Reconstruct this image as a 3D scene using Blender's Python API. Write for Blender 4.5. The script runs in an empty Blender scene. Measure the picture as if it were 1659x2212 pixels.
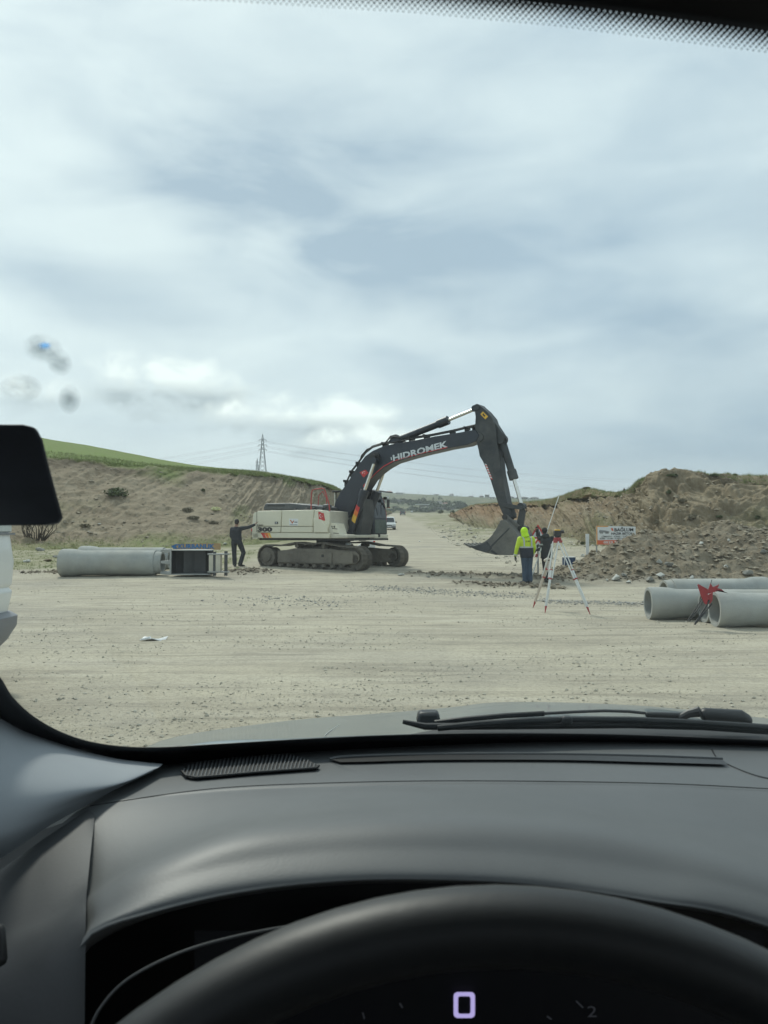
import bpy, bmesh, math, random
import numpy as np
from mathutils import Vector, Matrix, Quaternion
from mathutils.bvhtree import BVHTree
R = math.radians
random.seed(7)
rng = np.random.default_rng(11)
C = bpy.context.scene.collection
scene = bpy.context.scene

# ------------------------------------------------------------------ camera
CAM_H = 1.6
PITCH = math.atan(44 / 1646)
cam = bpy.data.cameras.new('camera')
cam.sensor_fit = 'VERTICAL'; cam.sensor_height = 36; cam.lens = 36 * 1646 / 2212
cam.clip_start = 0.02; cam.clip_end = 20000
cam.dof.use_dof = True; cam.dof.focus_distance = 10; cam.dof.aperture_fstop = 20
cam_o = bpy.data.objects.new('camera', cam); C.objects.link(cam_o)
cam_o.location = (0, 0, CAM_H); cam_o.rotation_euler = (R(90) + PITCH, 0, 0)
scene.camera = cam_o

# ------------------------------------------------------------------ light
SUN_EL, SUN_AZ = R(50), R(-28)          # azimuth measured from +Y towards +X
w = bpy.data.worlds.new('World'); scene.world = w; w.use_nodes = True
wn = w.node_tree.nodes; wl = w.node_tree.links; wn.clear()
def N(tree, t, **kw):
    n = tree.nodes.new(t)
    for k, v in kw.items():
        if k.startswith('i_'):
            key = k[2:]
            key = int(key) if key.isdigit() else key.replace('_', ' ')
            n.inputs[key].default_value = v
        else: setattr(n, k, v)
    return n
T = w.node_tree
def wm(op, a, b=None, c=None, clamp=False):
    n = T.nodes.new('ShaderNodeMath'); n.operation = op; n.use_clamp = clamp
    for i, v in enumerate((a, b, c)):
        if v is None: continue
        if isinstance(v, (int, float)): n.inputs[i].default_value = v
        else: wl.new(v, n.inputs[i])
    return n.outputs[0]
def wmix(f, a, b):
    n = T.nodes.new('ShaderNodeMix'); n.data_type = 'RGBA'
    for s, v in ((n.inputs[0], f), (n.inputs[6], a), (n.inputs[7], b)):
        if isinstance(v, (int, float)): s.default_value = v
        elif isinstance(v, tuple): s.default_value = (*v, 1)
        else: wl.new(v, s)
    return n.outputs[2]
tc = T.nodes.new('ShaderNodeTexCoord')
sx = T.nodes.new('ShaderNodeSeparateXYZ'); wl.new(tc.outputs['Generated'], sx.inputs[0])
az = wm('ARCTAN2', sx.outputs[0], sx.outputs[1]); el = wm('ARCSINE', sx.outputs[2])
def wnoise(scale, rot=(0, 0, 0), sc=(1, 1, 1), detail=6, rough=.55, dist=0., loc=(0, 0, 0)):
    m = N(T, 'ShaderNodeMapping'); m.inputs['Rotation'].default_value = rot; m.inputs['Scale'].default_value = sc
    m.inputs['Location'].default_value = loc
    wl.new(tc.outputs['Generated'], m.inputs[0])
    n = N(T, 'ShaderNodeTexNoise'); n.inputs['Scale'].default_value = scale; n.inputs['Detail'].default_value = detail
    n.inputs['Roughness'].default_value = rough; n.inputs['Distortion'].default_value = dist
    wl.new(m.outputs[0], n.inputs[0]); return n.outputs[0]
streak = wnoise(2.1, (0, R(28), 0), (1.0, 1, 3.2), 7, .5, .6)
fine = wnoise(4.2, (0, R(34), 0), (1.0, 1, 3.0), 8, .52, .45, (3, 1, 2))
puff = wnoise(13, (0, 0, 0), (1, 1, 1.5), 8, .6, .3, (1.3, 0, 4))
lump = wnoise(3.2, (0, R(20), 0), (1, 1, 2.0), 5, .5, .3, (5, 7, 2))
def AE(px, py): return math.atan((px - 829.5) / 1646), math.asin((1150 - py) / math.sqrt(1646 ** 2 + (px - 829.5) ** 2 + (1150 - py) ** 2))
def blob(px, py, sxp, syp, rot=0, wob=None, wa=0.):
    a0, e0 = AE(px, py)
    da = wm('SUBTRACT', az, a0); de = wm('SUBTRACT', el, e0)
    c, s = math.cos(rot), math.sin(rot)
    u = wm('ADD', wm('MULTIPLY', da, c), wm('MULTIPLY', de, s)); v = wm('SUBTRACT', wm('MULTIPLY', de, c), wm('MULTIPLY', da, s))
    u = wm('DIVIDE', u, sxp / 1646); v = wm('DIVIDE', v, syp / 1646)
    r2 = wm('ADD', wm('MULTIPLY', u, u), wm('MULTIPLY', v, v))
    if wob is not None: r2 = wm('ADD', r2, wm('MULTIPLY', wm('SUBTRACT', wob, .5), wa))
    return wm('EXPONENT', wm('MULTIPLY', r2, -1.0)), v
sky = N(T, 'ShaderNodeTexSky', sky_type='NISHITA'); sky.sun_disc = False
sky.sun_elevation = SUN_EL; sky.sun_rotation = SUN_AZ; sky.dust_density = 2.0; sky.air_density = 1.0
# thin high overcast over the physical sky: radiance x10 because the Background strength is 0.1
K = 10
thin, thick = (.36 * K, .46 * K, .56 * K), (.72 * K, .80 * K, .83 * K)
cov = wm('ADD', wm('MULTIPLY', wm('SUBTRACT', streak, .5), .75), wm('MULTIPLY', wm('SUBTRACT', fine, .5), 1.2))
cov = wm('ADD', wm('ADD', cov, wm('MULTIPLY', wm('SUBTRACT', lump, .5), .5)), .52)
# brighter towards the veiled sun (left), plainer to the right
sunb, _ = blob(60, 330, 900, 620)
cov = wm('ADD', cov, wm('MULTIPLY', sunb, .50))
d1, _ = blob(600, 440, 430, 170, R(-17), fine, 3.0)
d2, _ = blob(1130, 480, 330, 110, R(-20), streak, 2.0)
d3, _ = blob(150, 600, 230, 60, R(-10), streak, 1.5)
d4, _ = blob(1430, 960, 560, 70, 0, streak, 1.0)
d5, _ = blob(1380, 690, 200, 45, R(-6), fine, 1.5)
for d, k in ((d1, .80), (d2, .16), (d3, .50), (d4, .44), (d5, .30)): cov = wm('SUBTRACT', cov, wm('MULTIPLY', d, k))
f = wm('MULTIPLY', cov, 1.0, clamp=True)
f = wm('SMOOTH_MIN', f, 1.0, .2)
col = wmix(f, thin, thick)
col = wmix(.93, sky.outputs[0], col)
# low white and grey cumulus over the left hill
for (px, py, a, b, k) in ((370, 830, 165, 58, 1), (670, 905, 200, 52, .8), (820, 960, 170, 40, .6), (60, 850, 120, 40, .4)):
    g, v = blob(px, py, a, b, 0, puff, 5.0)
    m = wm('MULTIPLY', wm('SUBTRACT', g, .24), 2.2 * k, clamp=True)
    top = wm('MULTIPLY', wm('ADD', v, .42), 1.6, clamp=True)
    cc = wmix(top, (.44 * K, .51 * K, .55 * K), (.92 * K, .98 * K, .97 * K))
    col = wmix(m, col, cc)
bgn = N(T, 'ShaderNodeBackground'); bgn.inputs[1].default_value = .1; wl.new(col, bgn.inputs[0])
wo = N(T, 'ShaderNodeOutputWorld'); wl.new(bgn.outputs[0], wo.inputs[0])
sl = bpy.data.lights.new('sun', 'SUN'); sl.energy = 2.1; sl.angle = R(8); sl.color = (1, .95, .87)
so = bpy.data.objects.new('sun', sl); C.objects.link(so)
sd = Vector((math.sin(SUN_AZ) * math.cos(SUN_EL), math.cos(SUN_AZ) * math.cos(SUN_EL), math.sin(SUN_EL)))
so.rotation_euler = sd.to_track_quat('Z', 'Y').to_euler(); so.location = (0, 0, 60)
vs = scene.view_settings; vs.view_transform = 'Standard'; vs.look = 'None'; vs.exposure = .38; vs.gamma = 1; vs.use_curve_mapping = False
scene.cycles.max_bounces = 6; scene.cycles.transparent_max_bounces = 12; scene.cycles.caustics_reflective = False; scene.cycles.caustics_refractive = False
scene.cycles.use_denoising = True

# ------------------------------------------------------------------ helpers
def ray(px, py):
    x = (px - 829.5) / 1646; y = -(py - 1106) / 1646
    return Vector((x, math.cos(PITCH) - y * math.sin(PITCH), math.sin(PITCH) + y * math.cos(PITCH)))
CAMP = Vector((0, 0, CAM_H))
def P(px, py, d):
    r = ray(px, py); return CAMP + r * (d / r.y)

MATS = {}
def mat(name, color, rough=.6, metal=0., var=.15, scale=8., bump=.0, bscale=40., color2=None, dust=0., spec=.5, emit=None, coat=0., stretch=(1, 1, 1), sheen=0, dustcol=(.30, .275, .225), bdist=.02):
    if name in MATS: return MATS[name]
    m = bpy.data.materials.new(name); m.use_nodes = True; t = m.node_tree
    b = t.nodes['Principled BSDF']; L = t.links.new
    tcn = t.nodes.new('ShaderNodeTexCoord'); mp = t.nodes.new('ShaderNodeMapping'); L(tcn.outputs['Object'], mp.inputs[0]); mp.inputs['Scale'].default_value = stretch
    n = t.nodes.new('ShaderNodeTexNoise'); n.inputs['Scale'].default_value = scale; n.inputs['Detail'].default_value = 6; n.inputs['Roughness'].default_value = .6; L(mp.outputs[0], n.inputs[0])
    mx = t.nodes.new('ShaderNodeMix'); mx.data_type = 'RGBA'
    c2 = color2 if color2 else tuple(min(1, c * (1 + var)) for c in color)
    c1 = color if color2 else tuple(c * (1 - var) for c in color)
    mx.inputs[6].default_value = (*c1, 1); mx.inputs[7].default_value = (*c2, 1)
    mr = t.nodes.new('ShaderNodeMapRange'); mr.inputs[1].default_value = .3; mr.inputs[2].default_value = .7; L(n.outputs[0], mr.inputs[0]); L(mr.outputs[0], mx.inputs[0])
    out = mx.outputs[2]
    if dust:
        n2 = t.nodes.new('ShaderNodeTexNoise'); n2.inputs['Scale'].default_value = scale * .35; n2.inputs['Detail'].default_value = 9; n2.inputs['Roughness'].default_value = .7; L(mp.outputs[0], n2.inputs[0])
        m2 = t.nodes.new('ShaderNodeMapRange'); m2.inputs[1].default_value = .38; m2.inputs[2].default_value = .75; m2.inputs[4].default_value = dust; L(n2.outputs[0], m2.inputs[0])
        mx2 = t.nodes.new('ShaderNodeMix'); mx2.data_type = 'RGBA'; L(m2.outputs[0], mx2.inputs[0]); L(out, mx2.inputs[6]); mx2.inputs[7].default_value = (*dustcol, 1); out = mx2.outputs[2]
    L(out, b.inputs['Base Color'])
    b.inputs['Roughness'].default_value = rough; b.inputs['Metallic'].default_value = metal; b.inputs['Specular IOR Level'].default_value = spec
    if coat: b.inputs['Coat Weight'].default_value = coat
    if sheen: b.inputs['Sheen Weight'].default_value = sheen
    if emit: b.inputs['Emission Color'].default_value = (*emit[:3], 1); b.inputs['Emission Strength'].default_value = emit[3]
    if bump:
        nb = t.nodes.new('ShaderNodeTexNoise'); nb.inputs['Scale'].default_value = bscale; nb.inputs['Detail'].default_value = 5; L(mp.outputs[0], nb.inputs[0])
        bp = t.nodes.new('ShaderNodeBump'); bp.inputs['Strength'].default_value = bump; bp.inputs['Distance'].default_value = bdist; L(nb.outputs[0], bp.inputs['Height']); L(bp.outputs[0], b.inputs['Normal'])
    MATS[name] = m; return m

class MB:
    """Collects boxes, tubes, prisms and lofts; build() links them as one mesh object."""
    def __init__(s): s.v = []; s.f = []; s.mi = []; s.ms = []; s.cur = 0
    def mat(s, m):
        if m not in s.ms: s.ms.append(m)
        s.cur = s.ms.index(m); return s
    def add(s, vs, fs):
        o = len(s.v); s.v += [tuple(v) for v in vs]
        for f in fs: s.f.append(tuple(i + o for i in f)); s.mi.append(s.cur)
        return s
    def box(s, c, size, rot=None, taper=1.):
        hx, hy, hz = (k / 2 for k in size); vs = []
        for z in (-1, 1):
            k = taper if z > 0 else 1
            for x, y in ((-1, -1), (1, -1), (1, 1), (-1, 1)):
                v = Vector((x * hx * k, y * hy * k, z * hz))
                if rot is not None: v = rot @ v
                vs.append(v + Vector(c))
        return s.add(vs, [(3, 2, 1, 0), (4, 5, 6, 7), (0, 1, 5, 4), (1, 2, 6, 5), (2, 3, 7, 6), (3, 0, 4, 7)])
    def beam(s, p0, p1, wd, th=None, up=(0, 0, 1)):
        p0, p1 = Vector(p0), Vector(p1); d = (p1 - p0); l = d.length; d.normalize(); th = th or wd
        u = Vector(up); x = d.cross(u)
        if x.length < 1e-4: x = d.cross(Vector((0, 1, 0)))
        x.normalize(); y = x.cross(d).normalized()
        rot = Matrix((x, d, y)).transposed()
        return s.box((p0 + p1) / 2, (wd, l, th), rot)
    def tube(s, pts, r, n=10, caps=True, flat=1., ref=None):
        pts = [Vector(p) for p in pts]; rs = r if isinstance(r, (list, tuple)) else [r] * len(pts)
        rings = []; prev = Vector(ref) if ref else None
        for i, p in enumerate(pts):
            d = (pts[min(i + 1, len(pts) - 1)] - pts[max(i - 1, 0)])
            if d.length < 1e-9: d = Vector((0, 0, 1))
            d.normalize()
            if prev is None: prev = Vector((1, 0, 0)) if abs(d.x) < .8 else Vector((0, 1, 0))
            x = prev - d * prev.dot(d); x.normalize(); y = d.cross(x); prev = x
            rr = rs[i]; ra, rb = (rr if isinstance(rr, (tuple, list)) else (rr, rr * flat))
            rings.append([p + x * math.cos(2 * math.pi * k / n) * ra + y * math.sin(2 * math.pi * k / n) * rb for k in range(n)])
        vs = [v for q in rings for v in q]; fs = []
        for i in range(len(pts) - 1):
            for k in range(n):
                a = i * n + k; b = i * n + (k + 1) % n; fs.append((a, b, b + n, a + n))
        if caps: fs.append(tuple(reversed(range(n)))); fs.append(tuple((len(pts) - 1) * n + k for k in range(n)))
        return s.add(vs, fs)
    def ball(s, c, r, n=10):
        c = Vector(c); rx, ry, rz = r if isinstance(r, (tuple, list)) else (r, r, r); vs = []; fs = []; m = n // 2 + 1
        for i in range(m + 1):
            t = math.pi * i / m
            for k in range(n): a = 2 * math.pi * k / n; vs.append(c + Vector((rx * math.sin(t) * math.cos(a), ry * math.sin(t) * math.sin(a), rz * math.cos(t))))
        for i in range(m):
            for k in range(n): a = i * n + k; b = i * n + (k + 1) % n; fs.append((a, a + n, b + n, b))
        return s.add(vs, fs)
    def prism(s, poly, w0, w1, axis='y'):
        """poly of (u, z) pairs, extruded from w0 to w1 along axis."""
        def mk(u, z, w_): return {'y': (u, w_, z), 'x': (w_, u, z), 'z': (u, z, w_)}[axis]
        n = len(poly); vs = [mk(u, z, w0) for u, z in poly] + [mk(u, z, w1) for u, z in poly]
        fs = [tuple(range(n)), tuple(reversed(range(n, 2 * n)))]
        for i in range(n): j = (i + 1) % n; fs.append((i, i + n, j + n, j))
        return s.add(vs, fs)
    def grid(s, P2):
        nu, nv = len(P2), len(P2[0]); vs = [p for row in P2 for p in row]
        fs = [(i * nv + j, i * nv + j + 1, (i + 1) * nv + j + 1, (i + 1) * nv + j) for i in range(nu - 1) for j in range(nv - 1)]
        return s.add(vs, fs)
    def mesh(s, name, m=None, smooth=None):
        me = bpy.data.meshes.new(name); me.from_pydata(s.v, [], s.f)
        for q in (s.ms or [m]): me.materials.append(q)
        if s.ms: me.polygons.foreach_set('material_index', s.mi)
        bm = bmesh.new(); bm.from_mesh(me); bmesh.ops.recalc_face_normals(bm, faces=bm.faces); bm.to_mesh(me); bm.free()
        if smooth is not None:
            me.polygons.foreach_set('use_smooth', [True] * len(me.polygons)); me.set_sharp_from_angle(angle=R(smooth))
        me.update(); return me
    def build(s, name, m=None, parent=None, smooth=35, bevel=0, seg=2):
        o = bpy.data.objects.new(name, s.mesh(name, m, smooth)); C.objects.link(o)
        if parent: o.parent = parent
        if bevel:
            b = o.modifiers.new('bevel', 'BEVEL'); b.width = bevel; b.segments = seg; b.limit_method = 'ANGLE'; b.angle_limit = R(40); b.harden_normals = False
        return o
def tag(o, label=None, cat=None, group=None, kind=None):
    if label: o['label'] = label
    if cat: o['category'] = cat
    if group: o['group'] = group
    if kind: o['kind'] = kind
    return o
def thing(name, label, cat, loc=(0, 0, 0), rz=0, group=None):
    o = bpy.data.objects.new(name, None); C.objects.link(o); o.location = loc; o.rotation_euler = (0, 0, rz); o.empty_display_size = .2
    return tag(o, label, cat, group)
def copy_tree(o, parent=None):
    c = o.copy(); C.objects.link(c)
    if parent: c.parent = parent
    for ch in list(o.children): copy_tree(ch, c)
    return c
def text_mesh(s, bold=.0, ext=.0):
    cu = bpy.data.curves.new('lettering', 'FONT'); cu.body = s; cu.offset = bold; cu.extrude = ext; cu.resolution_u = 2
    o = bpy.data.objects.new('lettering', cu); C.objects.link(o)
    dg = bpy.context.evaluated_depsgraph_get(); me = bpy.data.meshes.new_from_object(o.evaluated_get(dg))
    vs = [tuple(v.co) for v in me.vertices]; fs = [tuple(p.vertices) for p in me.polygons]
    bpy.data.objects.remove(o); bpy.data.curves.remove(cu); bpy.data.meshes.remove(me); return vs, fs
def text_on(mb, s, o, x, y, bold=.0, shear=0.):
    """maps the string's bounding box onto the parallelogram o, o+x, o+y"""
    vs, fs = text_mesh(s, bold); x0 = min(v[0] for v in vs); x1 = max(v[0] for v in vs); y0 = min(v[1] for v in vs); y1 = max(v[1] for v in vs)
    o, x, y = Vector(o), Vector(x), Vector(y)
    return mb.add([o + x * ((v[0] - x0) / (x1 - x0) + shear * (v[1] - y0) / (y1 - y0)) + y * ((v[1] - y0) / (y1 - y0)) for v in vs], fs)

# numpy value noise
def _h(ix, iy, seed):
    n = (ix.astype(np.int64) * 374761393 + iy.astype(np.int64) * 668265263 + seed * 974711) & 0x7fffffff
    n = ((n ^ (n >> 13)) * 1274126177) & 0x7fffffff
    return ((n ^ (n >> 16)) & 0xffff) / 65535.0
def vnoise(x, y, seed=0):
    x0 = np.floor(x); y0 = np.floor(y); fx = x - x0; fy = y - y0; fx = fx * fx * (3 - 2 * fx); fy = fy * fy * (3 - 2 * fy)
    a = _h(x0, y0, seed); b = _h(x0 + 1, y0, seed); c = _h(x0, y0 + 1, seed); d = _h(x0 + 1, y0 + 1, seed)
    return (a + (b - a) * fx) * (1 - fy) + (c + (d - c) * fx) * fy
def fbm(x, y, oct=5, seed=0, gain=.5):
    s = 0; a = 1; t = 0
    for i in range(oct): s = s + a * vnoise(x * 2 ** i + 13.7 * i, y * 2 ** i - 7.3 * i, seed + i); t += a; a *= gain
    return s / t - .5
def sstep(a, b, x): t = np.clip((x - a) / (b - a), 0, 1); return t * t * (3 - 2 * t)
def np_mesh(name, V, F, m, smooth=True, attr=None):
    me = bpy.data.meshes.new(name); nv, nf = len(V), len(F); k = F.shape[1]
    me.vertices.add(nv); me.vertices.foreach_set('co', V.astype(np.float32).ravel())
    me.loops.add(nf * k); me.loops.foreach_set('vertex_index', F.astype(np.int32).ravel())
    me.polygons.add(nf); me.polygons.foreach_set('loop_start', np.arange(0, nf * k, k, dtype=np.int32))
    me.polygons.foreach_set('use_smooth', np.full(nf, smooth)); me.update(calc_edges=True)
    if attr is not None:
        a = me.attributes.new('mask', 'FLOAT_COLOR', 'POINT'); a.data.foreach_set('color', attr.astype(np.float32).ravel())
    if m: me.materials.append(m)
    me.validate(); return me
def grid_faces(nr, nc):
    i, j = np.meshgrid(np.arange(nr - 1), np.arange(nc - 1), indexing='ij'); a = (i * nc + j).ravel()
    return np.stack([a, a + 1, a + nc + 1, a + nc], 1)
def link(name, me, parent=None):
    o = bpy.data.objects.new(name, me); C.objects.link(o)
    if parent: o.parent = parent
    return o
# ------------------------------------------------------------------ ground
GY = [-50, 0, 20, 24, 27, 30, 45, 60, 100, 160, 270, 305, 330, 365, 430, 520, 640, 900, 1500, 2000, 3500, 4000]
GZ = [0, 0, 0, .10, .22, .30, .58, .95, 1.9, 3.8, 7.9, 9.3, 9.6, 8.6, 6.0, 8.0, 17., 42, 80, 70, 40, 40]
def road_c(Y): return np.interp(Y, [0, 30, 60, 100, 310, 400], [.6, .6, .8, 1.6, 9.0, 13])
def gz0(X, Y):
    X = np.asarray(X, float); Y = np.asarray(Y, float)
    z = np.interp(Y, GY, GZ)
    far = sstep(600, 1500, Y)
    z = z - .050 * np.clip(X, -900, 1600) * far
    z = z + far * 14 * fbm(X / 420, Y / 300, 4, 5) + sstep(450, 900, Y) * (1 - far) * 10 * fbm(X / 200, Y / 200, 4, 6)
    # the verge on the right lies rougher and a little higher than the road
    side = sstep(4.2, 9, X - road_c(Y)) * sstep(26, 40, Y) * (1 - sstep(250, 350, Y))
    z = z + side * (.30 + .7 * fbm(X / 2.4, Y / 3.4, 5, 9, .6)) * 1.0
    return z
def ridges(X, Y):
    d = 0
    # dirt windrows left by the dig, right of the tracks
    for (x0, y0, x1, y1, wd, h) in ((.9, 25.6, 4.3, 24.9, .40, .12), (2.2, 22.6, 4.9, 21.2, .30, .10), (4.2, 24.4, 10.5, 22.9, .55, .17), (-.4, 27.2, 2.2, 25.6, .3, .06)):
        ux, uy = x1 - x0, y1 - y0; l2 = ux * ux + uy * uy; t = np.clip(((X - x0) * ux + (Y - y0) * uy) / l2, 0, 1)
        dd = np.hypot(X - x0 - ux * t, Y - y0 - uy * t); d = np.maximum(d, np.exp(-(dd / wd) ** 2) * h)
    return d
def gz(X, Y):
    X = np.asarray(X, float); Y = np.asarray(Y, float)
    z = gz0(X, Y); near = 1 - sstep(45, 110, Y)
    z = z + near * (.05 * fbm(X / 2.6, Y / 1.2, 3, 21) + .022 * fbm(X * 2.2, Y * 2.2, 3, 22))
    r = ridges(X, Y); z = z + r * (.45 + 1.5 * np.abs(fbm(X * 3.1, Y * 3.1, 3, 23)) * 2)
    # the low heap of spoil the man in black stands on
    m = np.exp(-(((X + 4.75) / .85) ** 2 + ((Y - 26.6) / .9) ** 2)); z = z + m * (.12 + .12 * fbm(X * 3, Y * 3, 4, 25))
    return z
def gzp(x, y): return float(gz(np.array([x]), np.array([y]))[0])

ys = np.concatenate([np.linspace(-14, 3.4, 24)[:-1], 3.4 * (60 / 3.4) ** np.linspace(0, 1, 560)[:-1], 60 * (3800 / 60) ** np.linspace(0, 1, 200)])
sc_ = np.linspace(-1, 1, 420)
Yg, Sg = np.meshgrid(ys, sc_, indexing='ij'); Xg = Sg * (np.maximum(Yg, 0) * .78 + 7.5)
Zg = gz(Xg, Yg)
mk = np.zeros((Xg.size, 4)); mk[:, 3] = 1
rc = np.abs(Xg - road_c(Yg)) + 2.4 * fbm(Xg / 3, Yg / 6, 4, 31)
grass = sstep(4.6, 7.5, rc) * sstep(40, 60, Yg) * np.where(Xg > 0, np.clip(.45 + 2.2 * fbm(Xg / 3, Yg / 5, 4, 39), 0, 1), 1)
gl = sstep(0, 1.2, -Xg * .0 + (Yg - (27.2 + 1.2 * fbm(Xg / 3, Yg / 3, 4, 33)))) * (1 - sstep(-6.2, -5.0, Xg + 1.2 * fbm(Xg / 2, Yg / 2, 3, 34)))  # left verge behind the pipes
grass = np.maximum(grass, gl * np.clip(.62 + 1.5 * fbm(Xg / 1.4, Yg / 1.4, 4, 35), 0, 1))
grass = np.maximum(grass, sstep(34, 44, Yg) * sstep(5.5, 8, Xg) * np.clip(.45 + 2 * fbm(Xg / 2.2, Yg / 2.2, 4, 36), 0, 1))
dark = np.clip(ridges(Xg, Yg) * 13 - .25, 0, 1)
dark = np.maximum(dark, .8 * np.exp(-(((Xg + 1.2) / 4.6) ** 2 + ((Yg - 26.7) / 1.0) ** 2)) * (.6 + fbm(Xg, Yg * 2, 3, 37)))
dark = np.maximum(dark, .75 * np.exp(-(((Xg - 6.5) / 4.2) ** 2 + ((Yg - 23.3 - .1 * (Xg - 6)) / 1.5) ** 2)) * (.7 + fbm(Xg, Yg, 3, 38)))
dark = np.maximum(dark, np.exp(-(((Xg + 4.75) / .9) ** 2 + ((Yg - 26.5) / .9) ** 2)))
mk[:, 0] = grass.ravel(); mk[:, 1] = dark.ravel(); mk[:, 2] = sstep(340, 420, Yg).ravel()

def earth_mat(name, cols, bump=.5, near=True, hill=False):
    m = bpy.data.materials.new(name); m.use_nodes = True; t = m.node_tree; b = t.nodes['Principled BSDF']; L = t.links.new
    b.inputs['Roughness'].default_value = .95; b.inputs['Specular IOR Level'].default_value = .2
    g = t.nodes.new('ShaderNodeNewGeometry')
    def noise(scale, sc=(1, 1, 1), rot=(0, 0, 0), det=6, rough=.6, dist=0):
        mp = t.nodes.new('ShaderNodeMapping'); mp.inputs['Scale'].default_value = sc; mp.inputs['Rotation'].default_value = rot; L(g.outputs['Position'], mp.inputs[0])
        n = t.nodes.new('ShaderNodeTexNoise'); n.inputs['Scale'].default_value = scale; n.inputs['Detail'].default_value = det; n.inputs['Roughness'].default_value = rough; n.inputs['Distortion'].default_value = dist
        L(mp.outputs[0], n.inputs[0]); return n.outputs[0]
    def rmp(v, a, b_, c=0., d=1.):
        r = t.nodes.new('ShaderNodeMapRange'); L(v, r.inputs[0])
        for i, q in zip((1, 2, 3, 4), (a, b_, c, d)): r.inputs[i].default_value = q
        return r.outputs[0]
    def mix(f, a, b_):
        x = t.nodes.new('ShaderNodeMix'); x.data_type = 'RGBA'
        for s, v in ((x.inputs[0], f), (x.inputs[6], a), (x.inputs[7], b_)):
            if isinstance(v, (int, float)): s.default_value = v
            elif isinstance(v, tuple): s.default_value = (*v, 1)
            else: L(v, s)
        return x.outputs[2]
    def mul(a, b_, op='MULTIPLY'):
        x = t.nodes.new('ShaderNodeMath'); x.operation = op; x.use_clamp = True
        for s, v in ((x.inputs[0], a), (x.inputs[1], b_)):
            if isinstance(v, (int, float)): s.default_value = v
            else: L(v, s)
        return x.outputs[0]
    at = t.nodes.new('ShaderNodeAttribute'); at.attribute_name = 'mask'; sp = t.nodes.new('ShaderNodeSeparateColor'); L(at.outputs['Color'], sp.inputs[0])
    return m, t, b, L, noise, rmp, mix, mul, sp
m, t, b, L, noise, rmp, mix, mul, sp = earth_mat('dusty_ground', None)
A, B_, Cc = (.49, .445, .34), (.37, .333, .258), (.235, .210, .165)
c = mix(rmp(noise(.35, (1, 1.6, 1), (0, 0, R(8)), 5), .35, .65), A, B_)
c = mix(mul(rmp(noise(1.1, (.22, 2.6, 1), (0, 0, R(-16)), 5, .6, .6), .47, .72), .55), c, (.54, .50, .41))     # pale tyre-polished streaks
c = mix(mul(rmp(noise(1.5, (.2, 2.2, 1), (0, 0, R(13)), 5, .62, .5), .50, .68), .70), c, Cc)                       # dark tyre streaks
c = mix(mul(rmp(noise(.16, (1, 1, 1), det=4), .52, .7), .45), c, (.27, .255, .225))
c = mix(mul(rmp(noise(20, det=9, rough=.85), .47, .68), .85), c, (.19, .175, .145))
c = mix(mul(rmp(noise(2.4, det=8, rough=.75), .50, .66), .35), c, (.22, .20, .165))
c = mix(mul(rmp(noise(60, det=3, rough=.7), .6, .78), .7), c, (.55, .52, .45))
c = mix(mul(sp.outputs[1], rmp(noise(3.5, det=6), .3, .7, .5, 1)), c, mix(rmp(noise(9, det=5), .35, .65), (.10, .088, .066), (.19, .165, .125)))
gc = mix(rmp(noise(2.2, det=6), .35, .65), (.135, .150, .062), (.26, .235, .13))
gc = mix(rmp(noise(.5, det=4), .4, .6), gc, (.17, .18, .085))
c = mix(mul(sp.outputs[0], rmp(noise(1.6, det=7, rough=.7), .3, .55, .3, 1)), c, gc)
far = mix(rmp(noise(.011, (1, 2.2, 1), det=5, rough=.7), .38, .62), (.085, .105, .055), (.155, .155, .090))
far = mix(rmp(noise(.03, (1, 3, 1), det=5), .55, .66), far, (.25, .225, .155))
far = mix(rmp(noise(.06, (1, 2, 1), det=4), .60, .70), far, (.035, .055, .028))
c = mix(sp.outputs[2], c, far)
L(c, b.inputs['Base Color'])
bp = t.nodes.new('ShaderNodeBump'); bp.inputs['Strength'].default_value = .9; bp.inputs['Distance'].default_value = .02
hh = mul(mul(noise(28, det=8, rough=.75), .6), mul(noise(5, (.4, 1.6, 1), det=5), .6), 'ADD'); L(hh, bp.inputs['Height']); L(bp.outputs[0], b.inputs['Normal'])
GROUND_MAT = m
ground = link('ground', np_mesh('ground', np.stack([Xg, Yg, Zg], -1).reshape(-1, 3), grid_faces(len(ys), len(sc_)), GROUND_MAT, True, mk)); tag(ground, kind='structure')

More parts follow.
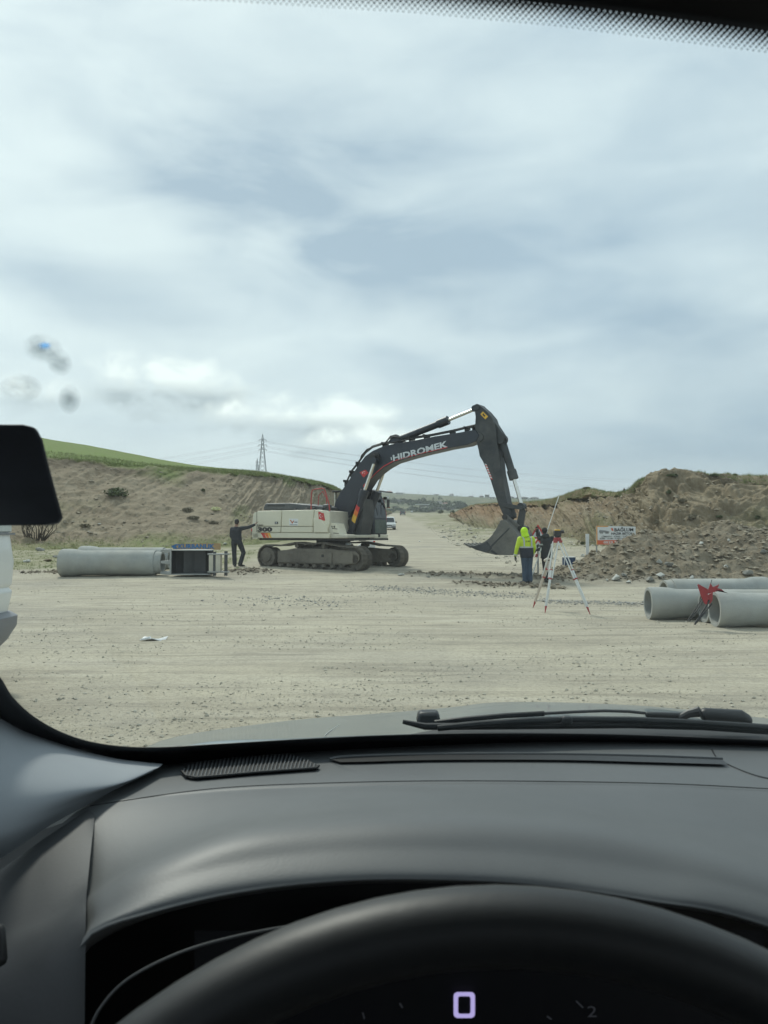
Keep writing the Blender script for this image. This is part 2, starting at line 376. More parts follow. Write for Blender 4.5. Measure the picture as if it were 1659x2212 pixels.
# ------------------------------------------------------------------ embankments
def hill_mat(name, c1, c2, c3, g1, g2, strata=True):
    m, t, b, L, noise, rmp, mix, mul, sp = earth_mat(name, None)
    c = mix(rmp(noise(.33, det=6), .36, .64), c1, c2)
    c = mix(mul(rmp(noise(1.6, (1, 1, .5), det=8, rough=.72), .48, .68), .75), c, c3)
    c = mix(mul(rmp(noise(7, det=7, rough=.75), .55, .75), .6), c, tuple(x * .5 for x in c1))
    c = mix(mul(rmp(noise(12, det=4, rough=.7), .63, .74), .6), c, (.42, .39, .32))
    c = mix(sp.outputs[2], c, mix(rmp(noise(2, det=6), .4, .6), tuple(x * .42 for x in c1), tuple(x * .7 for x in c1)))   # darker band of the cut face just under the turf
    g = mix(rmp(noise(2.6, det=7, rough=.7), .38, .62), g1, g2)
    g = mix(mul(rmp(noise(.12, (1, 3, 1), det=4), .5, .6), .6), g, tuple(x * 1.35 for x in g1))
    gm = mul(sp.outputs[0], rmp(noise(1.4, det=8, rough=.75), .30, .5, .25, 1))
    c = mix(gm, c, g); L(c, b.inputs['Base Color'])
    bp = t.nodes.new('ShaderNodeBump'); bp.inputs['Strength'].default_value = 1; bp.inputs['Distance'].default_value = .12
    hh = mul(mul(noise(3.2, det=9, rough=.72), .7), mul(noise(14, det=4), .3), 'ADD'); L(hh, bp.inputs['Height']); L(bp.outputs[0], b.inputs['Normal'])
    return m
def resample(poly, s):
    poly = np.array(poly, float); L_ = np.concatenate([[0], np.cumsum(np.linalg.norm(np.diff(poly, axis=0), axis=1))]); L_ /= L_[-1]
    return np.stack([np.interp(s, L_, poly[:, k]) for k in range(3)], 1)
def loft_hill(name, rows, rowv, nu, nv, m, disp, masks, par=None):
    """rows: polylines (same length lists of (x,y,z)) from toe to back; rowv: v value of every row"""
    s = np.linspace(0, 1, nu)
    # common parameter by index so that columns match
    def idx(poly): poly = np.array(poly, float); q = np.linspace(0, 1, len(poly)); return np.stack([np.interp(s, q, poly[:, k]) for k in range(3)], 1)
    RR = [idx(p) for p in rows]
    # smooth the polylines a little
    for k in range(len(RR)):
        a = RR[k]; n = max(1, nu // 60); ker = np.ones(2 * n + 1) / (2 * n + 1)
        for c_ in range(3): pad = np.pad(a[:, c_], n, mode='edge'); a[:, c_] = np.convolve(pad, ker, 'valid')
    v = np.linspace(0, 1, nv); out = np.zeros((nu, nv, 3))
    for c_ in range(3):
        stack = np.stack([r[:, c_] for r in RR], 1)
        for j in range(nv):
            k = min(np.searchsorted(rowv, v[j], side='right') - 1, len(rowv) - 2); k = max(k, 0); f = (v[j] - rowv[k]) / (rowv[k + 1] - rowv[k]); out[:, j, c_] = stack[:, k] * (1 - f) + stack[:, k + 1] * f
    U, V_ = np.meshgrid(s, v, indexing='ij')
    arc = np.concatenate([[0], np.cumsum(np.linalg.norm(np.diff(RR[1], axis=0), axis=1))]); A_ = np.repeat(arc[:, None], nv, 1)
    du = np.gradient(out, axis=0); dv = np.gradient(out, axis=1); nrm = np.cross(du, dv); nrm /= (np.linalg.norm(nrm, axis=2, keepdims=True) + 1e-9)
    nrm *= np.sign(nrm[..., 2:3] + 1e-6)
    D = disp(A_, V_, out); out = out + nrm * D[..., None]
    M = masks(A_, V_, out); MM = np.zeros((nu * nv, 4)); MM[:, 3] = 1
    for k in range(3): MM[:, k] = np.clip(M[k], 0, 1).ravel()
    me = np_mesh(name, out.reshape(-1, 3), grid_faces(nu, nv), m, True, MM)
    bm = bmesh.new(); bm.from_mesh(me); bmesh.ops.recalc_face_normals(bm, faces=bm.faces)
    up = sum(f.normal.z for f in bm.faces)
    if up < 0: bmesh.ops.reverse_faces(bm, faces=bm.faces)
    bm.to_mesh(me); bm.free()
    o = link(name, me, par); tag(o, kind='structure'); return o, out
def GP(px, d, dz=-.25): # point on the ground seen in column px at distance d
    X = (px - 829.5) / 1646 * d; return (X, d, gzp(X, d) + dz)
def PP(px, py, d): return tuple(P(px, py, d))
cols = [(-420, 905, 56, 40), (-100, 985, 58, 42), (100, 990, 60, 44), (180, 996, 62, 45), (250, 1001, 62, 45), (350, 1009, 64, 46), (430, 1013, 66, 47), (500, 1015, 67, 48), (560, 1019, 71, 52), (640, 1032, 85, 62), (690, 1041, 98, 75), (722, 1051, 112, 92), (752, 1068, 145, 128), (790, 1086, 190, 175), (825, 1100, 240, 225), (846, 1107, 300, 290)]
field = [(-420, 820, 190), (-100, 905, 175), (100, 948, 160), (180, 960, 155), (250, 973, 150), (350, 993, 140), (430, 1006, 125), (500, 1013, 110), (560, 1018, 105), (640, 1031, 105), (690, 1041, 116), (722, 1051, 130), (752, 1069, 165), (790, 1088, 215), (825, 1104, 270), (846, 1110, 320)]
toe = [GP(c_[0], c_[3], -.3) for c_ in cols]; crest = [PP(c_[0], c_[1], c_[2]) for c_ in cols]
def mid(a, b, f, dz=0): return tuple(a[k] * (1 - f) + b[k] * f + (dz if k == 2 else 0) for k in range(3))
m1 = [mid(a, b, .5, -.30) for a, b in zip(toe, crest)]; m2 = [mid(a, b, .88, -.05) for a, b in zip(toe, crest)]
lip = [(c_[0], c_[1] + .8, c_[2] - .15) for c_ in crest]
lip = [(c_[0] * 1.0, c_[1] + 1.2, c_[2] + .02) for c_ in crest]
fr = [PP(*f_) for f_ in field]; fm = [mid(a, b, .5, -.12) for a, b in zip(lip, fr)]
back = [(f_[0] * 1.5, f_[1] * 1.7, f_[2] - 6) for f_ in fr]
def ldisp(A_, V_, O):
    face = sstep(.02, .12, V_) * (1 - sstep(.60, .66, V_))
    rill = (np.abs(fbm((A_ - 15 * V_) / 1.5 + .5 * fbm(A_ / 5, V_ * 4, 3, 3), V_ * 2.2, 4, 41, .6)) * 2.4 - .4) * .55
    rill2 = np.abs(fbm((A_ - 13 * V_) / 5.5, V_ * 1.6, 3, 42)) * 2
    big = fbm(A_ / 15, V_ * 2.0, 3, 43)
    small = fbm(A_ * 1.1, V_ * 45, 4, 44)
    rill = rill * np.clip(.75 + 3 * fbm(A_ / 11, V_ * 3, 3, 92), .1, 1.5)
    return face * (rill * .62 - rill2 * .55 * (1 - V_) + big * 1.5 + small * .35) + (1 - face) * .10 * fbm(O[..., 0] / 3, O[..., 1] / 3, 4, 45)
def lmask(A_, V_, O):
    edge = .60 + .05 * fbm(A_ / 3, A_ * 0, 4, 46)
    g = sstep(edge - .02, edge + .03, V_)
    patch = np.clip(fbm(A_ / 7, V_ * 3.5, 5, 47) * 5.5 - .75, 0, 1) * .65 * sstep(.15, .35, V_)
    toeg = .7 * (1 - sstep(.04, .17, V_ + .12 * fbm(A_ / 3, V_ * 6, 4, 48))) * .8
    g = np.maximum(g, np.maximum(patch, toeg))
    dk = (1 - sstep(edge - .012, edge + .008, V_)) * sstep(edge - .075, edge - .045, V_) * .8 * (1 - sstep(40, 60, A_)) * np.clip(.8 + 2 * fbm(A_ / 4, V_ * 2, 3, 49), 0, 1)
    return g, g * 0, dk
HL = hill_mat('clay_cutting', (.205, .165, .112), (.29, .240, .168), (.345, .295, .215), (.095, .150, .030), (.175, .22, .06))
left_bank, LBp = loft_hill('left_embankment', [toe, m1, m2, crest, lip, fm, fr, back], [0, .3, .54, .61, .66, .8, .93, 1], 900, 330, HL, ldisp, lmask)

rc_ = [(955, 1116, 300, 285), (970, 1113, 230, 215), (985, 1105, 170, 150), (1016, 1090, 130, 106), (1073, 1085, 105, 78), (1132, 1084, 88, 60), (1180, 1080, 76, 50), (1234, 1063, 66, 43), (1262, 1054, 61, 40), (1290, 1056, 58, 38), (1335, 1064, 54, 36), (1362, 1059, 51, 34.5), (1388, 1036, 48, 33), (1420, 1023, 46, 32), (1470, 1021, 45, 31), (1560, 1024, 43, 30), (1670, 1025, 42, 29), (1900, 1010, 40, 28), (2300, 1005, 38, 27)]
toe = [GP(c_[0], c_[3], -.3) for c_ in rc_]; crest = [PP(c_[0], c_[1], c_[2]) for c_ in rc_]
m1 = [mid(a, b, .5, -.35) for a, b in zip(toe, crest)]; m2 = [mid(a, b, .86, .12 if i > 11 else -.05) for i, (a, b) in enumerate(zip(toe, crest))]
lip = [(c_[0] + .3, c_[1] + 1.5, c_[2] + .02) for c_ in crest]; fr = [(c_[0] * 1.25, c_[1] * 1.25 + 3, c_[2] + .15) for c_ in crest]; back = [(c_[0] * 1.9, c_[1] * 1.7 + 10, c_[2] - 5) for c_ in crest]
def rdisp(A_, V_, O):
    face = sstep(.02, .12, V_) * (1 - sstep(.70, .77, V_))
    bluff = sstep(.28, .335, O[..., 0] / O[..., 1])
    rill = (np.abs(fbm((A_ + 9 * V_) / 3.4 + .8 * fbm(A_ / 5, V_ * 4, 3, 3), V_ * 3.4, 5, 51, .5)) * 2.2 - .4) * .9
    big = fbm(A_ / 12, V_ * 2.4, 3, 53); small = fbm(A_ * 1.3, V_ * 30, 4, 54)
    cl = np.abs(fbm(A_ / 3.0 + fbm(A_ / 2, V_ * 8, 3, 97), V_ * 7.5, 5, 55, .6)) * 3.4 - .5 + .5 * np.floor(6 * (V_ + .15 * fbm(A_ / 3, V_ * 4, 3, 95))) / 6
    return face * ((1 - .45 * bluff) * rill * 1.1 + big * 2.2 + small * .45 - bluff * cl * 1.15) + (1 - face) * .16 * fbm(O[..., 0] / 1.2, O[..., 1] / 1.2, 4, 56)
def rmask(A_, V_, O):
    bluff = sstep(.28, .335, O[..., 0] / O[..., 1]); edge = .715 + .03 * fbm(A_ / 2, A_ * 0, 4, 57)
    g = sstep(edge - .012, edge + .02, V_) * .85 * np.clip(.35 + 2.5 * fbm(A_ / 6, V_ * 8, 4, 91), .05, 1)
    patch = np.clip(fbm(A_ / 5, V_ * 4.5, 5, 58) * 5 - .55, 0, 1) * .6
    lower = .8 * (1 - sstep(.12, .40, V_ + .2 * fbm(A_ / 6, V_ * 4, 4, 59))) * (1 - bluff) * .75
    g = np.maximum(g, np.maximum(patch * (1 - .3 * bluff), lower))
    red = (1 - bluff) * sstep(.3, .6, V_ + .3 * fbm(A_ / 9, V_ * 3, 3, 60)) * (.35 + .65 * (1 - sstep(.16, .23, O[..., 0] / O[..., 1])))
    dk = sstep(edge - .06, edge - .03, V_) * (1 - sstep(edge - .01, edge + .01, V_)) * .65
    return g, red, dk
HR = hill_mat('tan_cutting', (.195, .155, .100), (.275, .225, .150), (.36, .305, .215), (.10, .118, .05), (.20, .19, .10))
# reddish clay where the second mask is set
t = HR.node_tree; b = t.nodes['Principled BSDF']; src = b.inputs['Base Color'].links[0].from_socket
sp = [n for n in t.nodes if n.type == 'SEPARATE_COLOR'][0]; mx = t.nodes.new('ShaderNodeMix'); mx.data_type = 'RGBA'; mx.blend_type = 'MULTIPLY'
t.links.new(sp.outputs[1], mx.inputs[0]); t.links.new(src, mx.inputs[6]); mx.inputs[7].default_value = (.98, .80, .70, 1); t.links.new(mx.outputs[2], b.inputs['Base Color'])
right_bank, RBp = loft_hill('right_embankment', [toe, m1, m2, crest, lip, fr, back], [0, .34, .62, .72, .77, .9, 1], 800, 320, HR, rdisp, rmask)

# spoil heaps in front of the right bank: a height field
hx = np.linspace(5.2, 24, 420); hy = np.linspace(22.0, 36, 230); HY, HX = np.meshgrid(hy, hx, indexing='ij')
HX = HX * (HY / 27)
SPOIL = [(7.3, 25.6, .8, .8, .16), (8.2, 26.8, 1.2, 1.3, .74), (9.7, 27.9, 1.5, 1.6, 1.26), (12.5, 28.4, 1.9, 1.9, 1.70), (10.2, 25.6, 1.5, 1.1, .58), (13.2, 25.6, 1.8, 1.3, .74), (15.6, 27.6, 2.2, 2.0, 1.35), (8.0, 24.9, 1.0, .7, .25), (19.0, 27.5, 2.8, 2.2, 1.5)]
def spoil_h(X, Y):
    wx = X + .7 * fbm(X / 1.5, Y / 1.5, 4, 61); wy = Y + .7 * fbm(X / 1.5, Y / 1.5, 4, 62); h = 0
    for (x, y, a, b_, k) in SPOIL: h = np.maximum(h, 0) + k * np.exp(-(np.sqrt(((wx - x) / a) ** 2 + ((wy - y) / b_) ** 2) ** 1.6)) * (1 if h is 0 else .85)
    cl = np.abs(fbm(X * 1.7, Y * 1.7, 4, 63)) * .55 + .22 * fbm(X * 5, Y * 5, 3, 64)
    return h * (1 + .0) + np.clip(h * 3, 0, 1) * cl * .8 - .06
HZ = gz0(HX, HY) + spoil_h(HX, HY)
mk = np.zeros((HX.size, 4)); mk[:, 3] = 1; mk[:, 1] = 0
HS = hill_mat('spoil_earth', (.17, .138, .095), (.25, .21, .148), (.35, .31, .235), (.12, .12, .06), (.2, .18, .1))
spoil = link('spoil_heap', np_mesh('spoil_heap', np.stack([HX, HY, HZ], -1).reshape(-1, 3), grid_faces(len(hy), len(hx)), HS, True, mk)); tag(spoil, kind='structure')
BV = {}
def bvh(o):
    if o.name not in BV: me = o.data; BV[o.name] = BVHTree.FromPolygons([v.co for v in me.vertices], [p.vertices for p in me.polygons])
    return BV[o.name]
def hit(px, py, objs=None):
    """first terrain point seen from the driver's eye through a direction; a miss over a skyline slides down to the crest"""
    for k in range(60):
        h_ = hit1(px, py + k * .7, objs)
        if h_ is not None: return h_
def hit1(px, py, objs=None):
    best = None
    for o in (objs or (ground, spoil, left_bank, right_bank)):
        h_ = bvh(o).ray_cast(CAMP, ray(px, py).normalized())
        if h_[0] is not None and (best is None or h_[3] < best[1]): best = (h_[0], h_[3], h_[1])
    return best
def drop(x, y, objs=None):
    z = -99
    for o in (objs or (ground, spoil, left_bank, right_bank)):
        h_ = bvh(o).ray_cast(Vector((x, y, 300)), Vector((0, 0, -1)))
        if h_[0] is not None: z = max(z, h_[0].z)
    return z
# ------------------------------------------------------------------ excavator
M = {}
M['cream'] = mat('cream_paint', (.68, .645, .50), .38, var=.04, scale=1.5, dust=.20, coat=.2)
M['cream_dark'] = mat('cream_paint_worn', (.55, .52, .42), .5, var=.1, scale=3, dust=.35)
M['navy'] = mat('blue_black_paint', (.018, .023, .034), .42, var=.2, scale=2, dust=.16, dustcol=(.14, .14, .125))
M['navy_dirty'] = mat('worn_black_paint', (.030, .034, .038), .6, var=.3, scale=3, dust=.55, dustcol=(.15, .145, .125))
M['track'] = mat('dusty_track_steel', (.095, .086, .072), .8, .1, var=.35, scale=7, dust=.8, bump=.3, dustcol=(.25, .225, .18))
M['frame_steel'] = mat('dusty_frame_steel', (.115, .104, .086), .85, var=.25, scale=2, dust=.9, dustcol=(.25, .225, .18))
M['black'] = mat('black_rubber', (.018, .018, .02), .6, var=.2, dust=.15)
M['hood'] = mat('dark_engine_hood', (.045, .052, .058), .5, var=.15, dust=.3, scale=3)
M['chrome'] = mat('polished_rod', (.72, .70, .64), .22, .9, var=.05, spec=.8)
M['red'] = mat('red_paint', (.42, .045, .04), .5, var=.15, dust=.2)
M['orange'] = mat('orange_decal', (.72, .17, .03), .5, var=.06, dust=.1); M['yellow'] = mat('yellow_decal', (.72, .42, .05), .5, var=.06, dust=.1); M['redp'] = mat('red_decal', (.55, .04, .035), .5, var=.05, dust=.08)
M['white'] = mat('white_decal', (.72, .73, .72), .5, var=.04, dust=.12)
M['letter'] = mat('pale_lettering', (.62, .65, .66), .5, var=.06, scale=4, dust=.2, dustcol=(.2, .2, .2))
M['glass_dark'] = mat('tinted_cab_glass', (.014, .020, .024), .08, var=.1, scale=1, spec=.6, dust=.05)
M['glass_green'] = mat('dusty_lower_glass', (.075, .105, .10), .18, var=.2, scale=3, dust=.25, spec=.6)
M['bucket'] = mat('worn_bucket_steel', (.115, .115, .110), .55, .35, var=.25, scale=3, dust=.75, dustcol=(.27, .25, .205), bump=.15)
M['bucket_in'] = mat('bucket_inside_steel', (.055, .06, .065), .42, .6, var=.3, scale=2, dust=.3, dustcol=(.16, .16, .15))

TH = R(32); EO = Vector((-1.961, 29.56, .20)); Fv = Vector((math.cos(TH), -math.sin(TH), 0)); Wv = Vector((math.sin(TH), math.cos(TH), 0))
def L_(px, py, w_):
    """point of the machine's own frame seen at (px, py) and lying in its lengthwise plane w"""
    r = ray(px, py); t = (EO + Wv * w_ - CAMP).dot(Wv) / r.dot(Wv); p = CAMP + r * t - EO
    return (p.dot(Fv), p.z)
def z1(x, y, w_): return L_(526.7 + .2315 * x, 1014.9 + .2315 * y, w_)
def z2(x, y, w_): return L_(685.8 + .2977 * x, 850.3 + .2977 * y, w_)
def z6(x, y, w_): return L_(987.5 + .1587 * x, 855.8 + .1587 * y, w_)
def z7(x, y, w_): return L_(647.3 + .1389 * x, 1031.4 + .1389 * y, w_)
def on(f, x, y, w_): u, z = f(x, y, w_); return Vector((u, w_, z))
def onw(f, x, y, w_, wo): u, z = f(x, y, w_); return Vector((u, wo, z))
ex = thing('excavator', 'large cream and blue-black tracked excavator with raised boom standing across the dirt road', 'excavator', EO, -TH)

# tracks -------------------------------------------------------------
shoe = MB(); shoe.box((0, 0, -.012), (.178, .60, .024))
for q in (-.055, 0, .055): shoe.box((q, 0, .012), (.014, .60, .030))
shoe_me = shoe.mesh('track_shoe', M['track'])
def track_path():
    """closed loop (x, z) of the shoe line: sprocket at the rear, idler at the front, top run sagging between the carrier rollers"""
    r1, r2 = .435, .42; xr, xf = -2.02, 2.02; z1_, z2_ = .47, .455; pts = []
    for k in range(13): a = -90 - k * 15; pts.append((xr + r1 * math.cos(R(a)), z1_ + r1 * math.sin(R(a))))
    top = [(-1.75, .895), (-1.35, .90), (-1.0, .955), (-.62, 1.02), (-.2, .985), (.25, .985), (.62, 1.02), (1.0, .965), (1.4, .90), (1.75, .885)]
    pts += top
    for k in range(13): a = 90 - k * 15; pts.append((xf + r2 * math.cos(R(a)), z2_ + r2 * math.sin(R(a))))
    return pts
tp = track_path(); loop = tp + [tp[0]]
seg = [math.dist(loop[i], loop[i + 1]) for i in range(len(loop) - 1)]; TL = sum(seg); NS = int(round(TL / .176))
def at_len(s_):
    s_ %= TL
    for i, l in enumerate(seg):
        if s_ <= l: f = s_ / l; a, b_ = loop[i], loop[i + 1]; return (a[0] + (b_[0] - a[0]) * f, a[1] + (b_[1] - a[1]) * f), math.atan2(b_[1] - a[1], b_[0] - a[0])
        s_ -= l
    return loop[0], 0
cx, cz = 0, .45
for side, wc in ((0, -1.3), (1, 1.3)):
    for k in range(NS):
        (x, z), ang = at_len(k * TL / NS)
        o = link('track_shoe', shoe_me, ex)
        o.matrix_local = Matrix.Translation((x, wc, z)) @ Matrix.Rotation(-ang, 4, 'Y') @ Matrix.Rotation(0, 4, 'X')
    b = MB()
    sgn = -1 if side == 0 else 1
    b.prism([(-1.55, .22), (-1.55, .70), (-1.1, .74), (-.75, .80), (.9, .80), (1.35, .76), (2.02, .74), (2.20, .62), (2.22, .42), (2.08, .28), (1.5, .22)], wc - .20, wc + .20)
    tf = b.build('track_frame', M['frame_steel'], ex, bevel=.02)
    b = MB(); b.box((.25 * 0 - .22, wc + sgn * .215, .48), (2.5, .03, .36)); b.box((-.22, wc + sgn * .24, .29), (2.55, .06, .035)); b.box((-.9, wc + sgn * .235, .60), (.32, .01, .10)); b.box((1.55, wc + sgn * .215, .49), (.80, .03, .42))
    b.build('side_plate', M['frame_steel'], tf, bevel=.008)
    b = MB().mat(M['black']); b.box((.62, wc + sgn * .232, .54), (.11, .01, .10)); b.build('access_hole', None, tf)
    b = MB(); b.tube([(-2.02, wc - .24, .47), (-2.02, wc + .24, .47)], .36, 24); b.tube([(-2.02, wc - .27, .47), (-2.02, wc + .27, .47)], .22, 24)
    sp_ = b.build('sprocket', M['track'], ex, bevel=.01)
    b = MB().mat(M['frame_steel']); b.tube([(-2.02, wc + sgn * .27, .47), (-2.02, wc + sgn * .31, .47)], [.21, .19], 24); b.build('hub_cover', None, sp_)
    b = MB(); b.tube([(2.02, wc - .12, .455), (2.02, wc + .12, .455)], .37, 24); b.tube([(2.02, wc - .2, .455), (2.02, wc + .2, .455)], .16, 20); b.build('idler_wheel', M['track'], ex, bevel=.01)
    for k in range(8):
        x = -1.42 + k * .405; b = MB(); b.tube([(x, wc - .22, .185), (x, wc - .15, .185), (x, wc - .12, .185), (x, wc + .12, .185), (x, wc + .15, .185), (x, wc + .22, .185)], [.07, .125, .09, .09, .125, .07], 12); b.build('track_roller', M['track'], ex)
    for x in (-.62, .62): b = MB(); b.tube([(x, wc - .2, .90), (x, wc + .2, .90)], .085, 12); b.box((x, wc, .83), (.16, .14, .14)); b.build('carrier_roller', M['track'], ex)
    b = MB(); b.box((-.0, wc, .10), (3.9, .16, .08)); b.box((0, wc, .90), (.02, .02, .02)); b.build('track_chain', M['track'], ex)
b = MB(); b.box((0, 0, .66), (1.9, 1.7, .34)); b.prism([(-1.1, .5), (-.8, .86), (.8, .86), (1.1, .5)], -1.2, 1.2); b.build('car_body', M['frame_steel'], ex, bevel=.03)
b = MB(); b.tube([(0, 0, .84), (0, 0, .93)], .78, 40); b.tube([(0, 0, .93), (0, 0, 1.12)], .66, 40)
for k in range(30): a = k * 12; b.box((.72 * math.cos(R(a)), .72 * math.sin(R(a)), .945), (.04, .04, .03), Matrix.Rotation(R(a), 3, 'Z'))
b.build('slew_ring', M['black'], ex)
b = MB(); b.tube([(1.12, -.6, .93), (1.12, -.6, .99), (1.12, -.6, 1.03)], [.12, .12, .09], 14); b.build('white_cap', M['white'], ex)

# upper structure ------------------------------------------------------
WS = -1.5
def poly(f, pts, w_): return [f(x, y, w_) for x, y in pts]
b = MB(); p = poly(z1, [(122, 383), (650, 372), (792, 385), (800, 500), (830, 606), (960, 608), (960, 636), (800, 640), (122, 638)], WS)
b.prism(p, -1.44, .42); up = b.build('revolving_frame', M['cream_dark'], ex, bevel=.02)
ub = z1(122, 640, WS); ux1 = z1(960, 640, WS)[0]
b = MB(); b.prism([(ub[0], 1.17), (ub[0], 2.2), (ux1 - 1.5, 2.2), (ux1 - 1.5, 1.17)], .42, 1.44); b.build('left_housing', M['cream_dark'], up, bevel=.03)
b = MB(); b.box(((ub[0] + ux1) / 2, 0, 1.135), (ux1 - ub[0], 2.7, .07)); b.build('deck_plate', M['black'], up)
b = MB(); p = poly(z1, [(84, 632), (78, 600), (82, 520), (94, 430), (104, 398), (119, 384), (119, 636)], WS)
# rounded tail in plan
rings = []; tx = z1(118, 600, WS)[0]; rx = z1(78, 600, WS)[0]
prof = [(0.97, 1.16), (1.0, 1.24), (.98, 1.62), (.86, 1.98), (.70, 2.12), (.40, 2.19)]
for f, z in prof:
    row = []
    for k in range(25):
        a = -1 + 2 * k / 24; ww = 1.5 * a; back = (1 - abs(a) ** 3.2) * .42 + .0
        row.append((tx + (rx - tx) * f - back * (.4 + .6 * f), ww, z))
    rings.append(row)
lo = [(tx + .06, q[1], 1.16) for q in rings[0]]; hi = [(tx + .06, q[1], 2.20) for q in rings[0]]
b.grid([lo] + rings + [hi]); b.add([*([r_[0] for r_ in [lo] + rings + [hi]]), *([r_[-1] for r_ in [lo] + rings + [hi]])], [tuple(range(8)), tuple(range(15, 7, -1))])
cw = b.build('counterweight', M['cream'], ex, smooth=50)
b = MB().mat(M['redp']); b.box((rx - .05, -1.2, 1.5), (.10, .5, .12)); b.build('reflector', None, cw)
b = MB().mat(M['black']); b.beam(on(z1, 121, 384, WS - .004), on(z1, 121, 580, WS - .004), .012, .012); b.build('seam', None, cw)
def panel(name, pts, m_='cream', w0=-1.50, w1=-1.43, par=None, bev=.022):
    q = MB(); q.prism(poly(z1, pts, w0), w0, w1); return q.build(name, M[m_], par or up, bevel=bev)
panel('engine_door', [(126, 384), (350, 379), (344, 526), (126, 526)]); d2_ = panel('engine_door', [(356, 379), (650, 373), (642, 528), (350, 526)])
panel('lower_panel', [(126, 532), (342, 531), (340, 585), (126, 585)]); panel('lower_panel', [(348, 531), (641, 532), (641, 585), (347, 585)])
panel('skirt_panel', [(82, 590), (800, 591), (800, 640), (90, 636)])
panel('pump_door', [(650, 585), (646, 460), (662, 385), (688, 372), (775, 380), (798, 400), (798, 500), (780, 560), (785, 587)])
panel('front_guard', [(650, 450), (700, 466), (770, 510), (782, 586), (650, 586)], w0=-1.53, w1=-1.49)
fg = panel('side_tank', [(802, 492), (860, 500), (890, 600), (965, 604), (965, 640), (802, 640)], w0=-1.42, w1=-.9)
b = MB().mat(M['black'])
for pts in ([(805, 540), (872, 550), (874, 555), (805, 547)], [(805, 582), (884, 592), (886, 597), (805, 589)]): b.prism(poly(z1, pts, -1.425), -1.43, -1.41)
for x in (815, 838): b.prism(poly(z1, [(x, 522), (x + 12, 524), (x + 12, 540), (x, 538)], -1.425), -1.43, -1.41)
b.prism(poly(z1, [(805, 614), (830, 614), (830, 642), (805, 642)], -1.425), -1.43, -1.41); b.build('slot', None, fg)
b = MB().mat(M['black']); b.prism(poly(z1, [(291, 484), (319, 484), (319, 506), (291, 506)], WS), -1.515, -1.49); b.build('door_latch', None, d2_)
b = MB().mat(M['letter']); b.prism(poly(z1, [(299, 490), (312, 490), (312, 500), (299, 500)], WS), -1.52, -1.51); b.build('latch_plate', None, d2_)
# lettering 300 in thick dark numerals, a small mark above
b = MB().mat(M['black']); o_ = on(z1, 128, 580, -1.503); x_ = on(z1, 266, 580, -1.503) - o_; y_ = on(z1, 128, 534, -1.503) - o_
text_on(b, '300', o_, x_, y_, .07); o_ = on(z1, 126, 523, -1.503); text_on(b, 'HMK', o_, on(z1, 185, 523, -1.503) - o_, on(z1, 126, 509, -1.503) - o_, .02); b.build('model_lettering', None, up, smooth=None)
b = MB()
for c_, a, e in (('redp', 158, 190), ('orange', 190, 220), ('yellow', 220, 242)):
    b.mat(M[c_]); b.prism(poly(z1, [(a, 589), (e, 589), (e + 18, 634), (a + 26, 634)], -1.503), -1.504, -1.50)
b.build('colour_stripes', None, up, smooth=None)
b = MB().mat(M['white']); b.prism(poly(z1, [(424, 454), (506, 457), (506, 522), (424, 520)], -1.503), -1.504, -1.50)
b.mat(M['orange'])
for k in range(2): b.prism(poly(z1, [(432, 468 + k * 4), (440, 466), (450, 490), (466, 470), (468, 480), (452, 504)], -1.505), -1.5055, -1.504)
b.mat(M['black'])
b.prism(poly(z1, [(472, 484), (500, 485), (500, 492), (472, 491)], -1.505), -1.5055, -1.504); b.prism(poly(z1, [(428, 510), (500, 512), (500, 516), (428, 514)], -1.505), -1.5055, -1.504); b.build('sticker', None, up, smooth=None)
def star(cx, cy, r, a0=0): return [(cx + (r if k % 2 == 0 else r * .4) * math.cos(R(a0 + k * 36)), cy + (r if k % 2 == 0 else r * .4) * math.sin(R(a0 + k * 36))) for k in range(10)]
def circ(cx, cy, r, n=20): return [(cx + r * math.cos(2 * math.pi * k / n), cy + r * math.sin(2 * math.pi * k / n)) for k in range(n)]
def flag(name, corners, wq, par, f=z1):
    """red flag with white crescent and star; corners bottom-left, bottom-right, top-right, top-left"""
    c4 = [Vector(f(x, y, wq)) for x, y in corners]
    def at(s_, t_): return tuple((c4[0] * (1 - s_) + c4[1] * s_) * (1 - t_) + (c4[3] * (1 - s_) + c4[2] * s_) * t_)
    b = MB().mat(M['redp']); n = 8; wave = lambda s_: .05 * math.sin(s_ * 6.3)
    for k in range(n): s0, s1 = k / n, (k + 1) / n; b.prism([at(s0, wave(s0)), at(s1, wave(s1)), at(s1, 1 + wave(s1)), at(s0, 1 + wave(s0))], wq - .002, wq)
    b.mat(M['white']); b.prism([at(s_ * .75 / 1 + .12, t_) for s_, t_ in circ(.33, .5, .26)], wq - .004, wq - .002)
    b.mat(M['redp']); b.prism([at(s_ * .75 + .12, t_) for s_, t_ in circ(.41, .5, .205)], wq - .006, wq - .004)
    b.mat(M['white']); b.prism([at(s_ * .75 + .12, t_) for s_, t_ in star(.62, .5, .13)], wq - .004, wq - .002); return b.build(name, None, par, smooth=None)
flag('flag_sticker', [(700, 462), (760, 474), (745, 402), (694, 392)], -1.503, up)
b = MB().mat(M['hood']); b.prism(poly(z1, [(178, 376), (183, 345), (200, 312), (420, 308), (520, 318), (700, 335), (740, 350), (740, 378)], -1.2), -1.2, .3); hd = b.build('engine_hood', None, ex, bevel=.05, seg=3)
b = MB().mat(M['black'])
for k in range(9):
    x = 225 + k * 18; b.prism(poly(z1, [(x, 326), (x + 12, 326), (x + 12, 342), (x, 342)], -1.205), -1.21, -1.195)
b.build('hood_lettering_slot', None, hd)  # plain dark slots standing in for the small lettering on the hood
